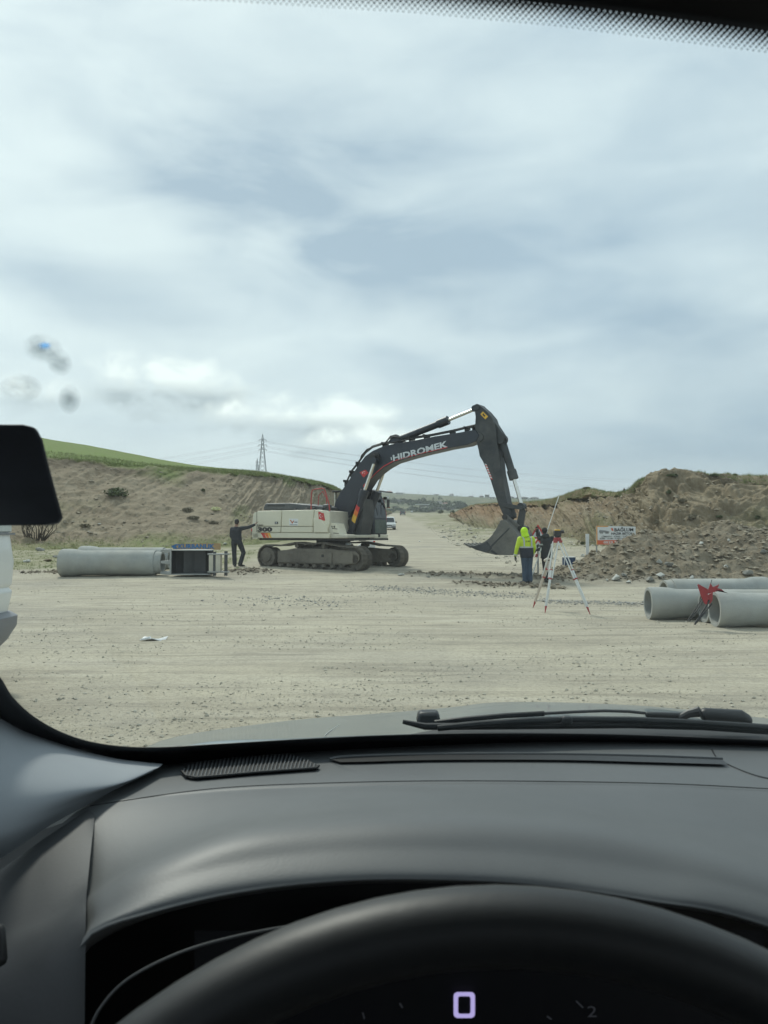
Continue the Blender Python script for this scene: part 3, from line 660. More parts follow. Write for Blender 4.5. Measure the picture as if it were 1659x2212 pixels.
for x, y, r_, h_ in ((590, 360, .07, .10), (655, 355, .06, .1), (482, 362, .05, .08)):
    p_ = on(z1, x, y, -1.25); b = MB(); b.tube([p_ - Vector((0, 0, h_)), p_, p_ + Vector((0, 0, .02))], [r_, r_, r_ * .6], 12); b.build('filler_cap', M['black'], up)
p_ = on(z1, 778, 352, -1.15); b = MB().mat(M['hood']); b.tube([p_ - Vector((0, 0, .25)), p_ - Vector((0, 0, .02)), p_, p_ + Vector((0, 0, .09)), p_ + Vector((0, 0, .13))], [.10, .10, .17, .17, .08], 18); b.build('air_cleaner', None, up)
b = MB().mat(M['red']); hw = -1.35
pts = [on(z1, x, y, hw) for x, y in ((628, 370), (628, 300), (632, 215), (640, 190), (660, 182), (735, 172), (752, 182), (768, 225), (795, 320), (803, 400), (796, 520), (792, 612))]
b.tube(pts, .022, 8); b.build('handrail', None, up)
b = MB().mat(M['red']); pts = [on(z1, x, y, -.95) for x, y in ((690, 372), (700, 240), (735, 200), (770, 260), (775, 380))]; b.tube(pts, .018, 8); b.build('inner_rail', None, up)

# boom foot bracket and lamp ---------------------------------------------
wb = -.47
b = MB(); b.prism(poly(z1, [(780, 640), (782, 520), (800, 405), (830, 393), (862, 402), (884, 470), (905, 545), (940, 583), (965, 592), (972, 612), (960, 634), (930, 645)], wb), wb, wb + .10)
b.prism(poly(z1, [(780, 640), (782, 520), (800, 405), (830, 393), (862, 402), (884, 470), (905, 545), (940, 583), (965, 592), (972, 612), (960, 634), (930, 645)], wb), .36, .46)
br = b.build('boom_bracket', M['cream'], ex, bevel=.012)
for x, y, r_ in ((832, 437, .13), (945, 607, .11)):
    p_ = on(z1, x, y, wb); q = MB().mat(M['black']); q.tube([p_ + Vector((0, -.02, 0)), p_ + Vector((0, .0, 0))], r_, 20); q.mat(M['letter']); q.tube([p_ + Vector((0, -.04, 0)), p_ + Vector((0, .0, 0))], r_ * .62, 16); q.build('pin', None, br)
b = MB(); b.prism(poly(z1, [(885, 465), (925, 490), (950, 500), (1000, 430), (1010, 520), (1000, 640), (930, 640)], -.3), -.32, .3); b.build('foot_casting', M['navy_dirty'], ex, bevel=.02)

# boom ----------------------------------------------------------------------
BW = -.27
bt = [(118, 845), (128, 790), (165, 715), (215, 650), (255, 580), (300, 515), (345, 455), (400, 415), (470, 385), (560, 362), (700, 340), (850, 310), (1000, 287), (1140, 262), (1172, 300), (1150, 345), (1085, 372), (940, 398), (760, 440), (650, 470), (550, 500), (480, 540), (425, 582), (380, 630), (335, 700), (292, 775), (255, 850), (222, 905), (190, 922), (150, 905)]
bp_ = poly(z2, bt, BW)
b = MB(); b.prism(bp_, BW, -BW); boom = b.build('boom', M['navy'], ex, bevel=.012)
b = MB().mat(M['letter'])
o_ = on(z2, 550, 492, BW - .004); text_on(b, 'HIDROMEK', o_, on(z2, 946, 388, BW - .004) - o_, on(z2, 545, 446, BW - .004) - o_, .035)
b.prism(poly(z2, [(531, 462), (537, 460), (541, 480), (534, 482)], BW - .003), BW - .004, BW - .002)
b.build('lettering', None, boom, smooth=None)
b = MB().mat(M['redp']); rp = [(386, 612), (430, 566), (480, 524), (550, 486), (650, 457), (760, 428), (942, 386)]; rq = [(x, y + 7) for x, y in rp]
for i in range(len(rp) - 1): b.prism(poly(z2, [rp[i], rp[i + 1], rq[i + 1], rq[i]], BW - .003), BW - .004, BW - .001)
b.build('red_stripe', None, boom, smooth=None)
flag('flag_sticker', [(305, 572), (337, 608), (372, 572), (345, 553)], BW - .003, boom, z2)
b = MB().mat(M['redp']); b.prism(poly(z2, [(330, 668), (345, 650), (350, 672), (338, 690)], BW - .003), BW - .004, BW - .001); b.build('red_mark', None, boom)
# hydraulic lines along the top of the boom
hose = [(205, 660), (245, 570), (300, 500), (350, 430), (400, 390), (470, 368), (560, 352), (700, 325), (830, 305), (980, 275), (1090, 248), (1145, 236)]
for wq, dy, r_ in ((-.16, 0, .026), (-.06, -8, .026), (.06, -3, .022), (.16, -10, .022)):
    b = MB(); b.tube([on(z2, x, y + dy, wq) for x, y in hose], r_, 7); b.build('hydraulic_line', M['black'], boom)
b = MB(); b.tube([on(z2, x, y, -.2) for x, y in ((300, 515), (320, 450), (360, 405), (420, 382), (490, 360), (520, 325), (555, 312), (600, 320))], .028, 7); b.build('hose_loop', M['black'], boom)
b = MB(); b.tube([on(z2, x, y, .1) for x, y in ((500, 350), (530, 310), (570, 300), (620, 318), (650, 300))], .028, 7); b.build('hose_loop', M['black'], boom)
for x, y in ((215, 640), (258, 572), (305, 510), (490, 368), (682, 335), (790, 312), (978, 285), (1085, 256), (1140, 250)):
    b = MB(); p_ = on(z2, x, y, 0); b.box(p_ + Vector((0, 0, .02)), (.06, .46, .09)); b.beam(p_, p_ - Vector((0, 0, .18)), .05, .3); b.build('line_clamp', M['black'], boom)
b = MB(); p_ = on(z2, 422, 465, BW); b.tube([p_ + Vector((0, -.24, 0)), p_ + Vector((0, .8, 0))], .12, 18); b.tube([p_ + Vector((0, -.05, 0)), p_ + Vector((0, .05, 0))], .2, 18); b.build('boom_pin', M['black'], boom, bevel=.01)

# cylinders ----------------------------------------------------------------------
def cyl(name, a, b0, c, rb, rr, w_, m_='navy', collar=.3, par=None):
    q = MB(); d = (b0 - a).normalized(); q.tube([a, b0 - d * collar], rb, 18); q.tube([b0 - d * collar, b0], rb * 1.28, 18); q.tube([a + Vector((0, -rb * 1.3, 0)), a + Vector((0, rb * 1.3, 0))], rb * 1.35, 18)
    o = q.build(name, M[m_], par or ex, bevel=.008)
    q = MB(); q.tube([b0, c], rr, 14); q.build('piston_rod', M['chrome'], o)
    q = MB(); q.tube([c + Vector((0, -rr * 2.0, 0)), c + Vector((0, rr * 2.0, 0))], rr * 1.9, 16); q.build('rod_eye', M[m_], o); return o
for wq, up_ in ((-.42, 1), (.42, 1)):
    a = on(z2, 236, 1035, -.42); m0 = on(z2, 343, 700, -.42); c_ = on(z2, 418, 488, -.42)
    for v in (a, m0, c_): v.y = wq
    cy_ = cyl('boom_cylinder', a, m0, c_, .135, .062, wq)
    if wq < 0:
        d = (m0 - a).normalized(); nrm = Vector((0, -1, 0)); sd_ = d.cross(nrm).normalized()
        q = MB()
        for k, c4 in enumerate(('redp', 'orange', 'yellow')):
            s0, s1 = .66 - k * .10, .66 - (k + 1) * .10 - (.04 if k == 2 else 0)
            pts = []
            for s_ in (s0, s1):
                for t_ in range(-4, 5): an = R(t_ * 11); pts.append(a + (m0 - a) * (s_ + .02 * t_ / 4 * -1) + (nrm * math.cos(an) + sd_ * math.sin(an)) * .1375)
            q.mat(M[c4]); q.add(pts, [(i, i + 1, i + 10, i + 9) for i in range(8)])
        q.build('colour_stripes', None, cy_)
b = MB(); b.prism(poly(z2, [(205, 1052), (232, 960), (270, 850), (305, 770), (330, 760), (330, 900), (300, 1050)], -.4), -.36, .36); b.build('cylinder_guard', M['navy_dirty'], ex, bevel=.03)
a = on(z2, 585, 337, 0); m0 = on(z2, 950, 192, 0); c_ = on(z2, 1148, 110, 0); cyl('arm_cylinder', a, m0, c_, .125, .06, 0, collar=.42)
b = MB(); b.prism(poly(z2, [(520, 362), (545, 330), (580, 315), (610, 330), (640, 352)], 0), -.16, .16); b.build('cylinder_mount', M['navy'], boom, bevel=.01)
# arm ---------------------------------------------------------------------------------
AW = -.22
ap = [(225, 165), (228, 135), (245, 117), (270, 110), (295, 114), (400, 205), (478, 300), (492, 345), (520, 420), (535, 520), (543, 650), (580, 850), (598, 1050), (640, 1250), (676, 1440), (735, 1590), (745, 1650), (700, 1665), (640, 1650), (560, 1470), (500, 1290), (450, 1130), (400, 1010), (350, 890), (305, 815), (292, 740), (272, 660), (242, 560), (243, 400), (250, 280), (240, 210)]
b = MB(); b.prism(poly(z6, ap, AW), AW, -AW); arm = b.build('arm', M['navy_dirty'], ex, bevel=.012)
b = MB(); b.prism(poly(z6, [(478, 305), (545, 400), (635, 540), (640, 600), (600, 640), (545, 640), (530, 500)], -.12), -.14, .14); b.build('cylinder_lug', M['navy_dirty'], arm, bevel=.01)
b = MB().mat(M['yellow']); b.prism(poly(z6, [(316, 245), (350, 208), (421, 275), (384, 316)], AW - .003), AW - .004, AW - .001); b.mat(M['black']); b.prism(poly(z6, [(345, 245), (360, 232), (368, 252), (385, 262), (372, 284), (362, 270), (350, 262)], AW - .005), AW - .0055, AW - .004); b.build('warning_sticker', None, arm, smooth=None)
b = MB()
hz = [(370, 915), (408, 918), (482, 1110), (474, 1130), (455, 1130)]; lx0, ly0, lx1, ly1 = 372, 918, 456, 1128; n = 12
for k in range(n):
    f0, f1 = k / n, (k + 1) / n; b.mat(M['redp'] if k % 2 else M['white'])
    A0 = (lx0 + (lx1 - lx0) * f0, ly0 + (ly1 - ly0) * f0); A1 = (lx0 + (lx1 - lx0) * f1, ly0 + (ly1 - ly0) * f1)
    b.prism(poly(z6, [A0, (A0[0] + 30 - 2, A0[1] + 14 - 6), (A1[0] + 30 - 2, A1[1] + 14 - 6), A1], AW - .003), AW - .004, AW - .001)
b.build('hazard_stripe', None, arm, smooth=None)
for x, y, r_ in ((270, 150, .11), (300, 560, .16)):
    p_ = on(z6, x, y, AW); b = MB(); b.tube([p_ + Vector((0, -.03, 0)), p_ + Vector((0, .5, 0))], r_, 20); b.build('arm_pin', M['navy_dirty'], arm, bevel=.008)
b = MB(); b.tube([on(z6, x, y, -.1) for x, y in ((540, 430), (600, 500), (650, 550), (672, 610), (660, 650))], .028, 7); b.tube([on(z6, x, y, -.05) for x, y in ((560, 640), (610, 740), (640, 790), (615, 830))], .022, 7); b.build('hose_loop', M['black'], arm)
a = on(z6, 608, 590, 0); m0 = on(z6, 775, 1130, 0); c_ = on(z6, 882, 1500, 0); bc = cyl('bucket_cylinder', a, m0, c_, .125, .062, 0, 'navy_dirty', collar=.32)
b = MB()
for s_ in (-.26, .20): b.prism(poly(z6, [(575, 1470), (590, 1450), (640, 1452), (860, 1495), (895, 1510), (890, 1545), (850, 1545), (620, 1505), (580, 1500)], s_), s_, s_ + .06)
b.build('guide_link', M['navy_dirty'], ex, bevel=.008)
b = MB()
for s_ in (-.18, .12): b.prism(poly(z6, [(855, 1500), (900, 1500), (928, 1560), (920, 1620), (893, 1800), (870, 1850), (820, 1840), (800, 1770), (830, 1620)], s_), s_, s_ + .07)
b.build('bucket_link', M['navy_dirty'], ex, bevel=.01)
b = MB(); b.tube([on(z6, x, y, -.1) for x, y in ((905, 1500), (945, 1520), (950, 1560), (915, 1600))], .016, 6); b.build('grease_hose', M['black'], ex)
# bucket: curved shell with side plates, lip, teeth
bw0, bw1 = -.68, .68
outer = [(590, 1690), (640, 1680), (700, 1740), (760, 1800), (815, 1880), (838, 1960), (836, 2040), (815, 2110), (780, 2150), (700, 2166), (520, 2160), (380, 2128), (250, 2090), (150, 2036)]
inner = [(150, 2034), (240, 2036), (310, 2012), (380, 1975), (435, 1935), (480, 1885), (520, 1828), (556, 1760)]
b = MB(); pl = poly(z6, outer + inner, bw0); b.prism(pl, bw0, bw0 + .035); 
b.prism(pl, bw1 - .035, bw1); bk = b.build('bucket', M['bucket'], ex, bevel=.006)
op = poly(z6, outer[1:], bw0); th = .04
cxm = sum(p[0] for p in op) / len(op); czm = sum(p[1] for p in op) / len(op)
ip = [(p[0] + (cxm - p[0]) * .06, p[1] + (czm - p[1]) * .06) for p in op]
b = MB()
for i in range(len(op) - 1): b.prism([op[i], op[i + 1], ip[i + 1], ip[i]], bw0 + .036, bw1 - .036)
b.build('shell', M['bucket'], bk, smooth=40)
b = MB().mat(M['bucket_in']); b.prism(poly(z6, [(400, 2095), (700, 1795), (712, 1802), (412, 2108)], bw0 - .01), bw0 - .012, bw0); b.prism(poly(z6, [(450, 2110), (475, 2090), (560, 2150), (520, 2158)], bw0), bw0 - .02, bw0); b.build('wear_strip', None, bk)
b = MB().mat(M['bucket_in']); b.prism(poly(z6, [(372, 2000), (408, 1975), (470, 2070), (425, 2110), (395, 2126), (270, 2092), (150, 2036), (240, 2038), (310, 2018)], bw0 - .004), bw0 - .03, bw0 - .002); b.build('side_cutter', None, bk, bevel=.004)
for k in range(5):
    wq = bw0 + .06 + k * (bw1 - bw0 - .12) / 4; t0 = Vector(op[-1]); t1 = Vector(op[-2]); d = (t0 - t1).normalized(); b = MB()
    p0 = Vector((t0.x, wq, t0.y)); dd = Vector((d.x, 0, d.y)); b.beam(p0 - dd * .1, p0 + dd * .12, .11, .07); b.beam(p0 + dd * .1, p0 + dd * .2, .09, .035); b.build('tooth', M['bucket'], bk, bevel=.01)
b = MB()
for s_ in (-.30, .24): b.prism(poly(z6, [(610, 1650), (650, 1612), (690, 1622), (740, 1672), (860, 1772), (893, 1800), (895, 1850), (850, 1872), (800, 1850), (740, 1800), (680, 1725), (630, 1690)], s_), s_, s_ + .06)
b.build('hinge_plate', M['bucket'], bk, bevel=.01)
for x, y, r_ in ((650, 1647, .09), (855, 1800, .08)):
    p_ = on(z6, x, y, -.30); b = MB(); b.tube([p_ + Vector((0, -.03, 0)), p_ + Vector((0, .62, 0))], r_, 16); b.mat(M['black']); b.tube([p_ + Vector((0, -.036, 0)), p_ + Vector((0, -.03, 0))], r_ * .6, 12); b.build('bucket_pin', None if 0 else M['bucket'], bk)

# cab --------------------------------------------------------------------------------------
c0, c1 = .48, 1.46
zb = z7(1000, 885, c0)[1]; zt = z7(1000, 225, c0)[1]; zf = z7(1000, 968, c0)[1]
fx = z7(1150, 700, c0)[0]
cabp = [(fx - 1.75, zb), (fx - 1.78, zb + .8), (fx - 1.62, zt - .12), (fx - 1.5, zt), (fx - .42, zt + .01), (fx - .25, zt - .06), (fx - .06, zt - .55), (fx, zt - 1.1), (fx + .02, zb)]
b = MB(); b.prism(cabp, c0, c1); cab = b.build('cab', M['navy'], ex, bevel=.05, seg=3)
b = MB(); b.prism([(fx - 1.75, zf), (fx - 1.75, zb - .004), (fx + .05, zb - .004), (fx + .05, zf + .05), (fx, zf)], c0 - .03, c1); b.build('cab_base', M['cream'], cab, bevel=.03)
def sidepane(name, pts, m_, w_=c0): b = MB(); b.prism(pts, w_ - .012, w_ + .012); return b.build(name, M[m_], cab, bevel=.008)
sidepane('side_window', [(fx - 1.6, zb + .12), (fx - 1.55, zt - .22), (fx - .90, zt - .12), (fx - .90, zb + .12)], 'glass_dark')
sidepane('side_window', [(fx - .84, zb + .12), (fx - .84, zt - .12), (fx - .36, zt - .12), (fx - .16, zt - .55), (fx - .10, zt - 1.1), (fx - .08, zb + .12)], 'glass_dark')
# front panes: quads a little proud of the front face
def fpane(name, s0, s1, m_):
    def fp(z): return np.interp(z, [zb, zt - 1.1, zt - .55, zt - .06], [fx + .02, fx, fx - .06, fx - .25])
    b = MB(); zz = np.linspace(s0, s1, 8); A_ = [[(fp(z) + o, w_, z) for w_ in np.linspace(c0 + .07, c1 - .07, 6)] for z in zz for o in (.012,)]
    b.grid(A_); b.grid([[(p[0] - .03, p[1], p[2]) for p in r_] for r_ in A_]); return b.build(name, M[m_], cab, smooth=60)
fpane('windscreen_pane', zb + .62, zt - .14, 'glass_dark'); fpane('lower_front_pane', zb + .04, zb + .57, 'glass_green')
b = MB(); b.box((fx + .07, c1 - .55, zt - .42), (.02, .02, .9)); b.build('wiper', M['black'], cab)
b = MB(); b.prism([(fx - 1.9, zt + .02), (fx - 1.9, zt + .09), (fx - .4, zt + .12), (fx + .22, zt + .02), (fx + .22, zt - .02), (fx - .3, zt + .04)], c0 - .08, c1 + .08); b.build('roof_visor', M['black'], cab, bevel=.015)
b = MB(); b.box((fx - .02, c1 - .1, zt - .22), (.12, .12, .1)); b.build('work_lamp', M['black'], cab, bevel=.01)
b = MB(); b.box((fx + .04, c0 + .32, zf + .16), (.03, .14, .13)); b.build('lamp_socket', M['black'], cab)
b = MB().mat(M['redp']); b.prism([(fx - .22, zf + .24), (fx - .1, zf + .2), (fx - .02, zf + .14), (fx - .22, zf + .03)], c0 - .035, c0 - .028); b.build('red_mark', None, cab)
b = MB().mat(M['cream']); b.box((fx - 1.86, c0 + .1, zt - .4), (.06, .12, .9)); b.build('rear_pillar', None, cab, bevel=.01)
mw = c1 + .05
b = MB().mat(M['red']); b.tube([on(z1, x, y, mw) for x, y in ((1295, 262), (1308, 300), (1330, 420), (1330, 560), (1312, 570))], .016, 7); b.tube([on(z1, x, y, mw) for x, y in ((1322, 355), (1366, 352))], .014, 7); mb_ = b.build('grab_rail', None, ex)
b = MB(); p_ = on(z1, 1347, 315, mw); b.box(p_, (.05, .17, .33)); b.build('wing_mirror', M['black'], ex, bevel=.03)
# ------------------------------------------------------------------ shared materials for the site
M['concrete'] = mat('pale_cast_concrete', (.30, .315, .30), .88, var=.20, scale=2.2, bump=.35, bscale=60, dust=.6, dustcol=(.42, .40, .34))
M['rock'] = mat('grey_rock', (.23, .23, .21), .9, var=.3, scale=5, bump=.5, bscale=14, dust=.5, dustcol=(.28, .25, .19))
M['rock_pale'] = mat('pale_concrete_rubble', (.45, .455, .42), .9, var=.2, scale=4, bump=.4, bscale=14, dust=.3)
M['rock_brown'] = mat('brown_stone', (.22, .185, .13), .95, var=.3, scale=5, bump=.5, bscale=14)
M['wood'] = mat('tan_plywood', (.40, .27, .14), .8, var=.15, scale=6, stretch=(1, 1, 6))
M['blue_paint'] = mat('blue_brush_paint', (.035, .15, .36), .6, var=.3, scale=12)
M['steel_grey'] = mat('grey_post_steel', (.25, .26, .26), .5, .4, var=.1)
M['leaf'] = mat('shrub_leaf', (.095, .115, .05), .7, var=.35, scale=2); M['leaf_pale'] = mat('pale_blossom', (.70, .70, .42), .8, var=.25, scale=6)
M['leaf_dry'] = mat('dry_scrub', (.20, .175, .115), .8, var=.4, scale=3); M['bark'] = mat('bare_bark', (.075, .06, .045), .9, var=.3)
M['grass_blade'] = mat('grass_blade', (.16, .21, .06), .7, var=.4, scale=.6, color2=(.30, .30, .14)); M['tree_leaf'] = mat('tree_leaf', (.060, .080, .038), .7, var=.5, scale=.15)

def rock_mesh(seed, m, flat=.6, name='rock'):
    r = random.Random(seed); bm = bmesh.new()
    for i in range(15):
        v = Vector((r.gauss(0, 1), r.gauss(0, 1), r.gauss(0, 1))).normalized() * r.uniform(.75, 1.05)
        bm.verts.new((v.x * r.uniform(.8, 1.05), v.y * r.uniform(.7, 1), v.z * flat))
    h = bmesh.ops.convex_hull(bm, input=bm.verts); bmesh.ops.delete(bm, geom=[e for e in h['geom_interior'] if isinstance(e, bmesh.types.BMVert)], context='VERTS')
    bmesh.ops.bevel(bm, geom=list(bm.edges), offset=.07, segments=1, affect='EDGES', clamp_overlap=True)
    me = bpy.data.meshes.new(name); bm.to_mesh(me); bm.free(); me.materials.append(m); return me
ROCKS = {k: [rock_mesh(s + i * 17, M[k]) for s in range(5)] for i, k in enumerate(('rock', 'rock_pale', 'rock_brown'))}
def rock_at(px, py, wpx, kind, label, group=None, seed=0, flat=1., name='rock', cat='rock', tilt=20):
    h_ = hit(px, py); d = h_[0].y; s_ = wpx / 1646 * d / 2
    o = link(name, ROCKS[kind][seed % 5]); o.scale = (s_, s_ * .8, s_ * flat); r = random.Random(seed * 7 + int(px)); o.rotation_euler = (R(r.uniform(-tilt, tilt)), R(r.uniform(-tilt, tilt)), r.uniform(0, 6)); o.location = h_[0] + Vector((0, -s_ * .25, s_ * .22))
    return tag(o, label, cat, group)
def q4(x, y): return 1234.3 + .256 * x, 987.5 + .256 * y
RL = [(365, 1030, 110, 'rock_pale', 'large angular slab of pale grey concrete at the left foot of the spoil heap'),
      (296, 1040, 34, 'rock_pale', 'small upright white chip just left of the large concrete slab'),
      (480, 1062, 66, 'rock_pale', 'flat pale rubble piece on the ground right of the large slab'),
      (735, 895, 80, 'rock_pale', 'rounded pale grey concrete lump half way up the heap, left of a darker wedge'),
      (822, 912, 88, 'rock', 'dark wedge of concrete half way up the heap beside a paler lump'),
      (742, 1002, 82, 'rock_pale', 'tall light concrete fragment above the left end of the right pipes'),
      (655, 1044, 100, 'rock', 'dark hollowed lump of rubble lying under the tall light fragment'),
      (1014, 1022, 56, 'rock_pale', 'white tilted chip low on the heap above the front pipe'),
      (1296, 932, 70, 'rock_pale', 'pale split stone near the middle of the heap, right of the red stands'),
      (1095, 735, 62, 'rock_pale', 'flat pale slab near the top of the heap'),
      (1330, 706, 40, 'rock_pale', 'small bright stone at the very top of the heap'),
      (1615, 808, 84, 'rock', 'wide grey slab on the heap at the right edge of the photo'),
      (1250, 838, 104, 'rock_brown', 'long flat brown boulder in the upper middle of the heap'),
      (1490, 990, 96, 'rock', 'broken grey slab low on the heap at far right'),
      (556, 966, 88, 'rock_brown', 'thin brown slab lying on the left slope of the heap'),
      (786, 1070, 66, 'rock_brown', 'tan block at the foot of the heap behind the left pipe'),
      (856, 1072, 56, 'rock_pale', 'pale pointed block at the foot of the heap behind the left pipe'),
      (438, 1000, 62, 'rock', 'grey block sitting right behind the large concrete slab'),
      (210, 1032, 40, 'rock_brown', 'dark pyramid shaped clod at the left toe of the heap'),
      (505, 712, 56, 'rock_brown', 'brown clod on the left skyline of the heap beside the billboard'),
      (195, 822, 120, 'rock_brown', 'broad dark clod of earth below the white post'),
      (95, 838, 60, 'rock_pale', 'whitish stone lying between the blue crate and the white post')]
for i, (x, y, w_, k, lab) in enumerate(RL):
    rock_at(*q4(x, y), w_ * .256 * 1.2, k, lab, 'broken stones and concrete on the spoil heap', i, .8 if w_ > 60 else 1.)
RL2 = [(89, 1190, 32, 'rock', 'rounded grey boulder on the grass left of the concrete pipes'), (62, 1215, 30, 'rock_pale', 'flat pale slab beside the white van, left of the earth clods'), (104, 1213, 24, 'rock_brown', 'dark earth clod nearest to the bell of the left pipe'), (122, 1205, 22, 'rock', 'jagged dark clod leaning behind the left pipe'), (487, 1176, 17, 'rock_pale', 'light boulder behind the man in black, right of the wooden arrow board'),
       (1052, 1172, 10, 'rock_pale', 'small white stone on the verge under the raised bucket'), (866, 1243, 20, 'rock_pale', 'broken flat asphalt slab lying in front of the tracks'), (925, 1247, 13, 'rock', 'small lump of asphalt right of the flat slab'), (250, 1072, 7, 'rock_pale', 'small white stone high on the left cutting'), (215, 1133, 10, 'rock_pale', 'flat pale stone low on the left cutting'), (192, 1149, 8, 'rock_pale', 'tiny white stone near the foot of the left cutting'), (1006, 1122, 9, 'rock_pale', 'pale stone at the far end of the reddish bank')]
for i, (x, y, w_, k, lab) in enumerate(RL2): rock_at(x, y, w_, k, lab, 'loose stones around the site', i + 40, .55, 'stone', 'stone', 8)
rp_ = hit(328, 1385)[0]; b = MB(); pts = []
b.grid([[Vector((rp_.x + u * .16 - .16 + .0, rp_.y + v * .09, rp_.z + .02 + .03 * math.sin(u * 2 + v))) for v in range(4)] for u in range(3)]); b.tube([(rp_.x - .17, rp_.y - .02, rp_.z + .02), (rp_.x - .05, rp_.y + .1, rp_.z + .05)], .012, 5)
pb = b.build('broken_plate', M['white'], None); tag(pb, 'crumpled white plastic scrap lying alone on the gravel in the foreground', 'litter')
so_ = pb.modifiers.new('thick', 'SOLIDIFY'); so_.thickness = .012
for i, (px, py, s_, lab) in enumerate([(1057, 1161, 5, 'white scrap of plastic on the road edge left of the raised bucket'), (936, 1170, 4, 'white scrap of plastic on the right road shoulder'), (992, 1162, 3.5, 'tiny white scrap in the rough verge')]):
    h_ = hit(px - 30, py)[0]; b = MB(); k = s_ / 1646 * h_.y / 2; b.ball(h_ + Vector((0, 0, k * .4)), (k, k * .6, k * .5), 7); tag(b.build('plastic_scrap', M['white'], None), lab, 'litter')

# gravel, rubble and clods nobody could count
def pebbles(name, pts, m, n_sides=0):
    """pts: arrays x,y,z,size"""
    base = np.array([[1, 0, 0], [0, 1, 0], [-1, 0, 0], [0, -1, 0], [0, 0, 1], [0, 0, -.6], [.7, .7, .3], [-.7, -.6, .35]], float)
    F0 = np.array([[0, 6, 4], [6, 1, 4], [1, 2, 4], [2, 7, 4], [7, 3, 4], [3, 0, 4], [6, 0, 5], [1, 6, 5], [2, 1, 5], [7, 2, 5], [3, 7, 5], [0, 3, 5]])
    x, y, z, s_ = pts; n = len(x); a = rng.uniform(0, 6.28, n); ca, sa = np.cos(a), np.sin(a)
    j = 1 + rng.uniform(-.35, .35, (n, 8, 3)); V = base[None] * j; V[..., 1] *= .75; V[..., 2] *= rng.uniform(.4, .8, n)[:, None]
    V *= s_[:, None, None]; X = V[..., 0] * ca[:, None] - V[..., 1] * sa[:, None] + x[:, None]; Y = V[..., 0] * sa[:, None] + V[..., 1] * ca[:, None] + y[:, None]; Z = V[..., 2] + z[:, None]
    F = (F0[None] + (np.arange(n) * 8)[:, None, None]).reshape(-1, 3)
    o = link(name, np_mesh(name, np.stack([X, Y, Z], -1).reshape(-1, 3), F, m, False)); return tag(o, kind='stuff')
n = 62000; y = 4.2 * (30 / 4.2) ** rng.uniform(0, 1, n); x = rng.uniform(-1, 1, n) * (y * .62 + 1)
keep = fbm(x / 1.3, y / .9, 4, 71) > -.03 + .10 * rng.uniform(-1, 1, n); x, y = x[keep], y[keep]; s_ = .004 + .008 * rng.pareto(3.2, len(x)).clip(0, 2.4)
M['pebble'] = mat('mixed_gravel', (.30, .275, .215), .9, var=.3, scale=2.3, color2=(.56, .52, .42), bump=.2)
pebbles('gravel', (x, y, gz(x, y) + s_ * .2, s_), M['pebble'])
# the grey gravel streaks before the tripod
def seg_pts(x0, y0, x1, y1, wd, n): t = rng.uniform(0, 1, n); return x0 + (x1 - x0) * t + rng.normal(0, wd, n) * .6, y0 + (y1 - y0) * t + rng.normal(0, wd, n)
xs, yy = [], []
for sg in ((3.6, 17.6, 8.4, 16.4, .24, 2600), (-.6, 21.8, 3.8, 19.0, .5, 2000), (-3.5, 18.5, -1.0, 17.2, .9, 700)): a_, b__ = seg_pts(*sg); xs.append(a_); yy.append(b__)
x = np.concatenate(xs); y = np.concatenate(yy); s_ = .008 + .011 * rng.pareto(3, len(x)).clip(0, 3)
M['pebble_grey'] = mat('grey_gravel', (.21, .205, .19), .9, var=.3, scale=2.5, color2=(.40, .39, .35)); pebbles('grey_gravel', (x, y, gz(x, y) + s_ * .3, s_), M['pebble_grey'])
# clods on the windrows
xs, yy = [], []
for sg in ((.9, 25.6, 4.3, 24.9, .24, 500), (2.2, 22.6, 4.9, 21.2, .18, 420), (4.2, 24.4, 10.5, 22.9, .3, 1100), (-5.4, 26.4, -4.0, 26.4, .35, 350), (-12.5, 26.8, -9.6, 27.0, .35, 500), (5.5, 25.5, 8, 25.2, .5, 500)): a_, b__ = seg_pts(*sg); xs.append(a_); yy.append(b__)
x = np.concatenate(xs); y = np.concatenate(yy); s_ = .014 + .028 * rng.pareto(3, len(x)).clip(0, 3)
M['clod'] = mat('earth_clod', (.115, .094, .066), .95, var=.3, scale=1.5, color2=(.25, .21, .15)); pebbles('earth_clods', (x, y, gz(x, y) + s_ * .3, s_), M['clod'])
# rubble on the spoil heap
n = 9500; Y = rng.uniform(22.5, 31, n); X = rng.uniform(5.5, 17, n) * Y / 27; h_ = spoil_h(X, Y); kp = h_ > .02; X, Y = X[kp], Y[kp]; s_ = .008 + .015 * rng.pareto(1.7, len(X)).clip(0, 7)
M['rubble'] = mat('heap_rubble', (.17, .143, .102), .95, var=.3, scale=2.1, color2=(.36, .315, .235)); pebbles('heap_rubble', (X, Y, gz0(X, Y) + spoil_h(X, Y) + s_ * .35, s_), M['rubble'])
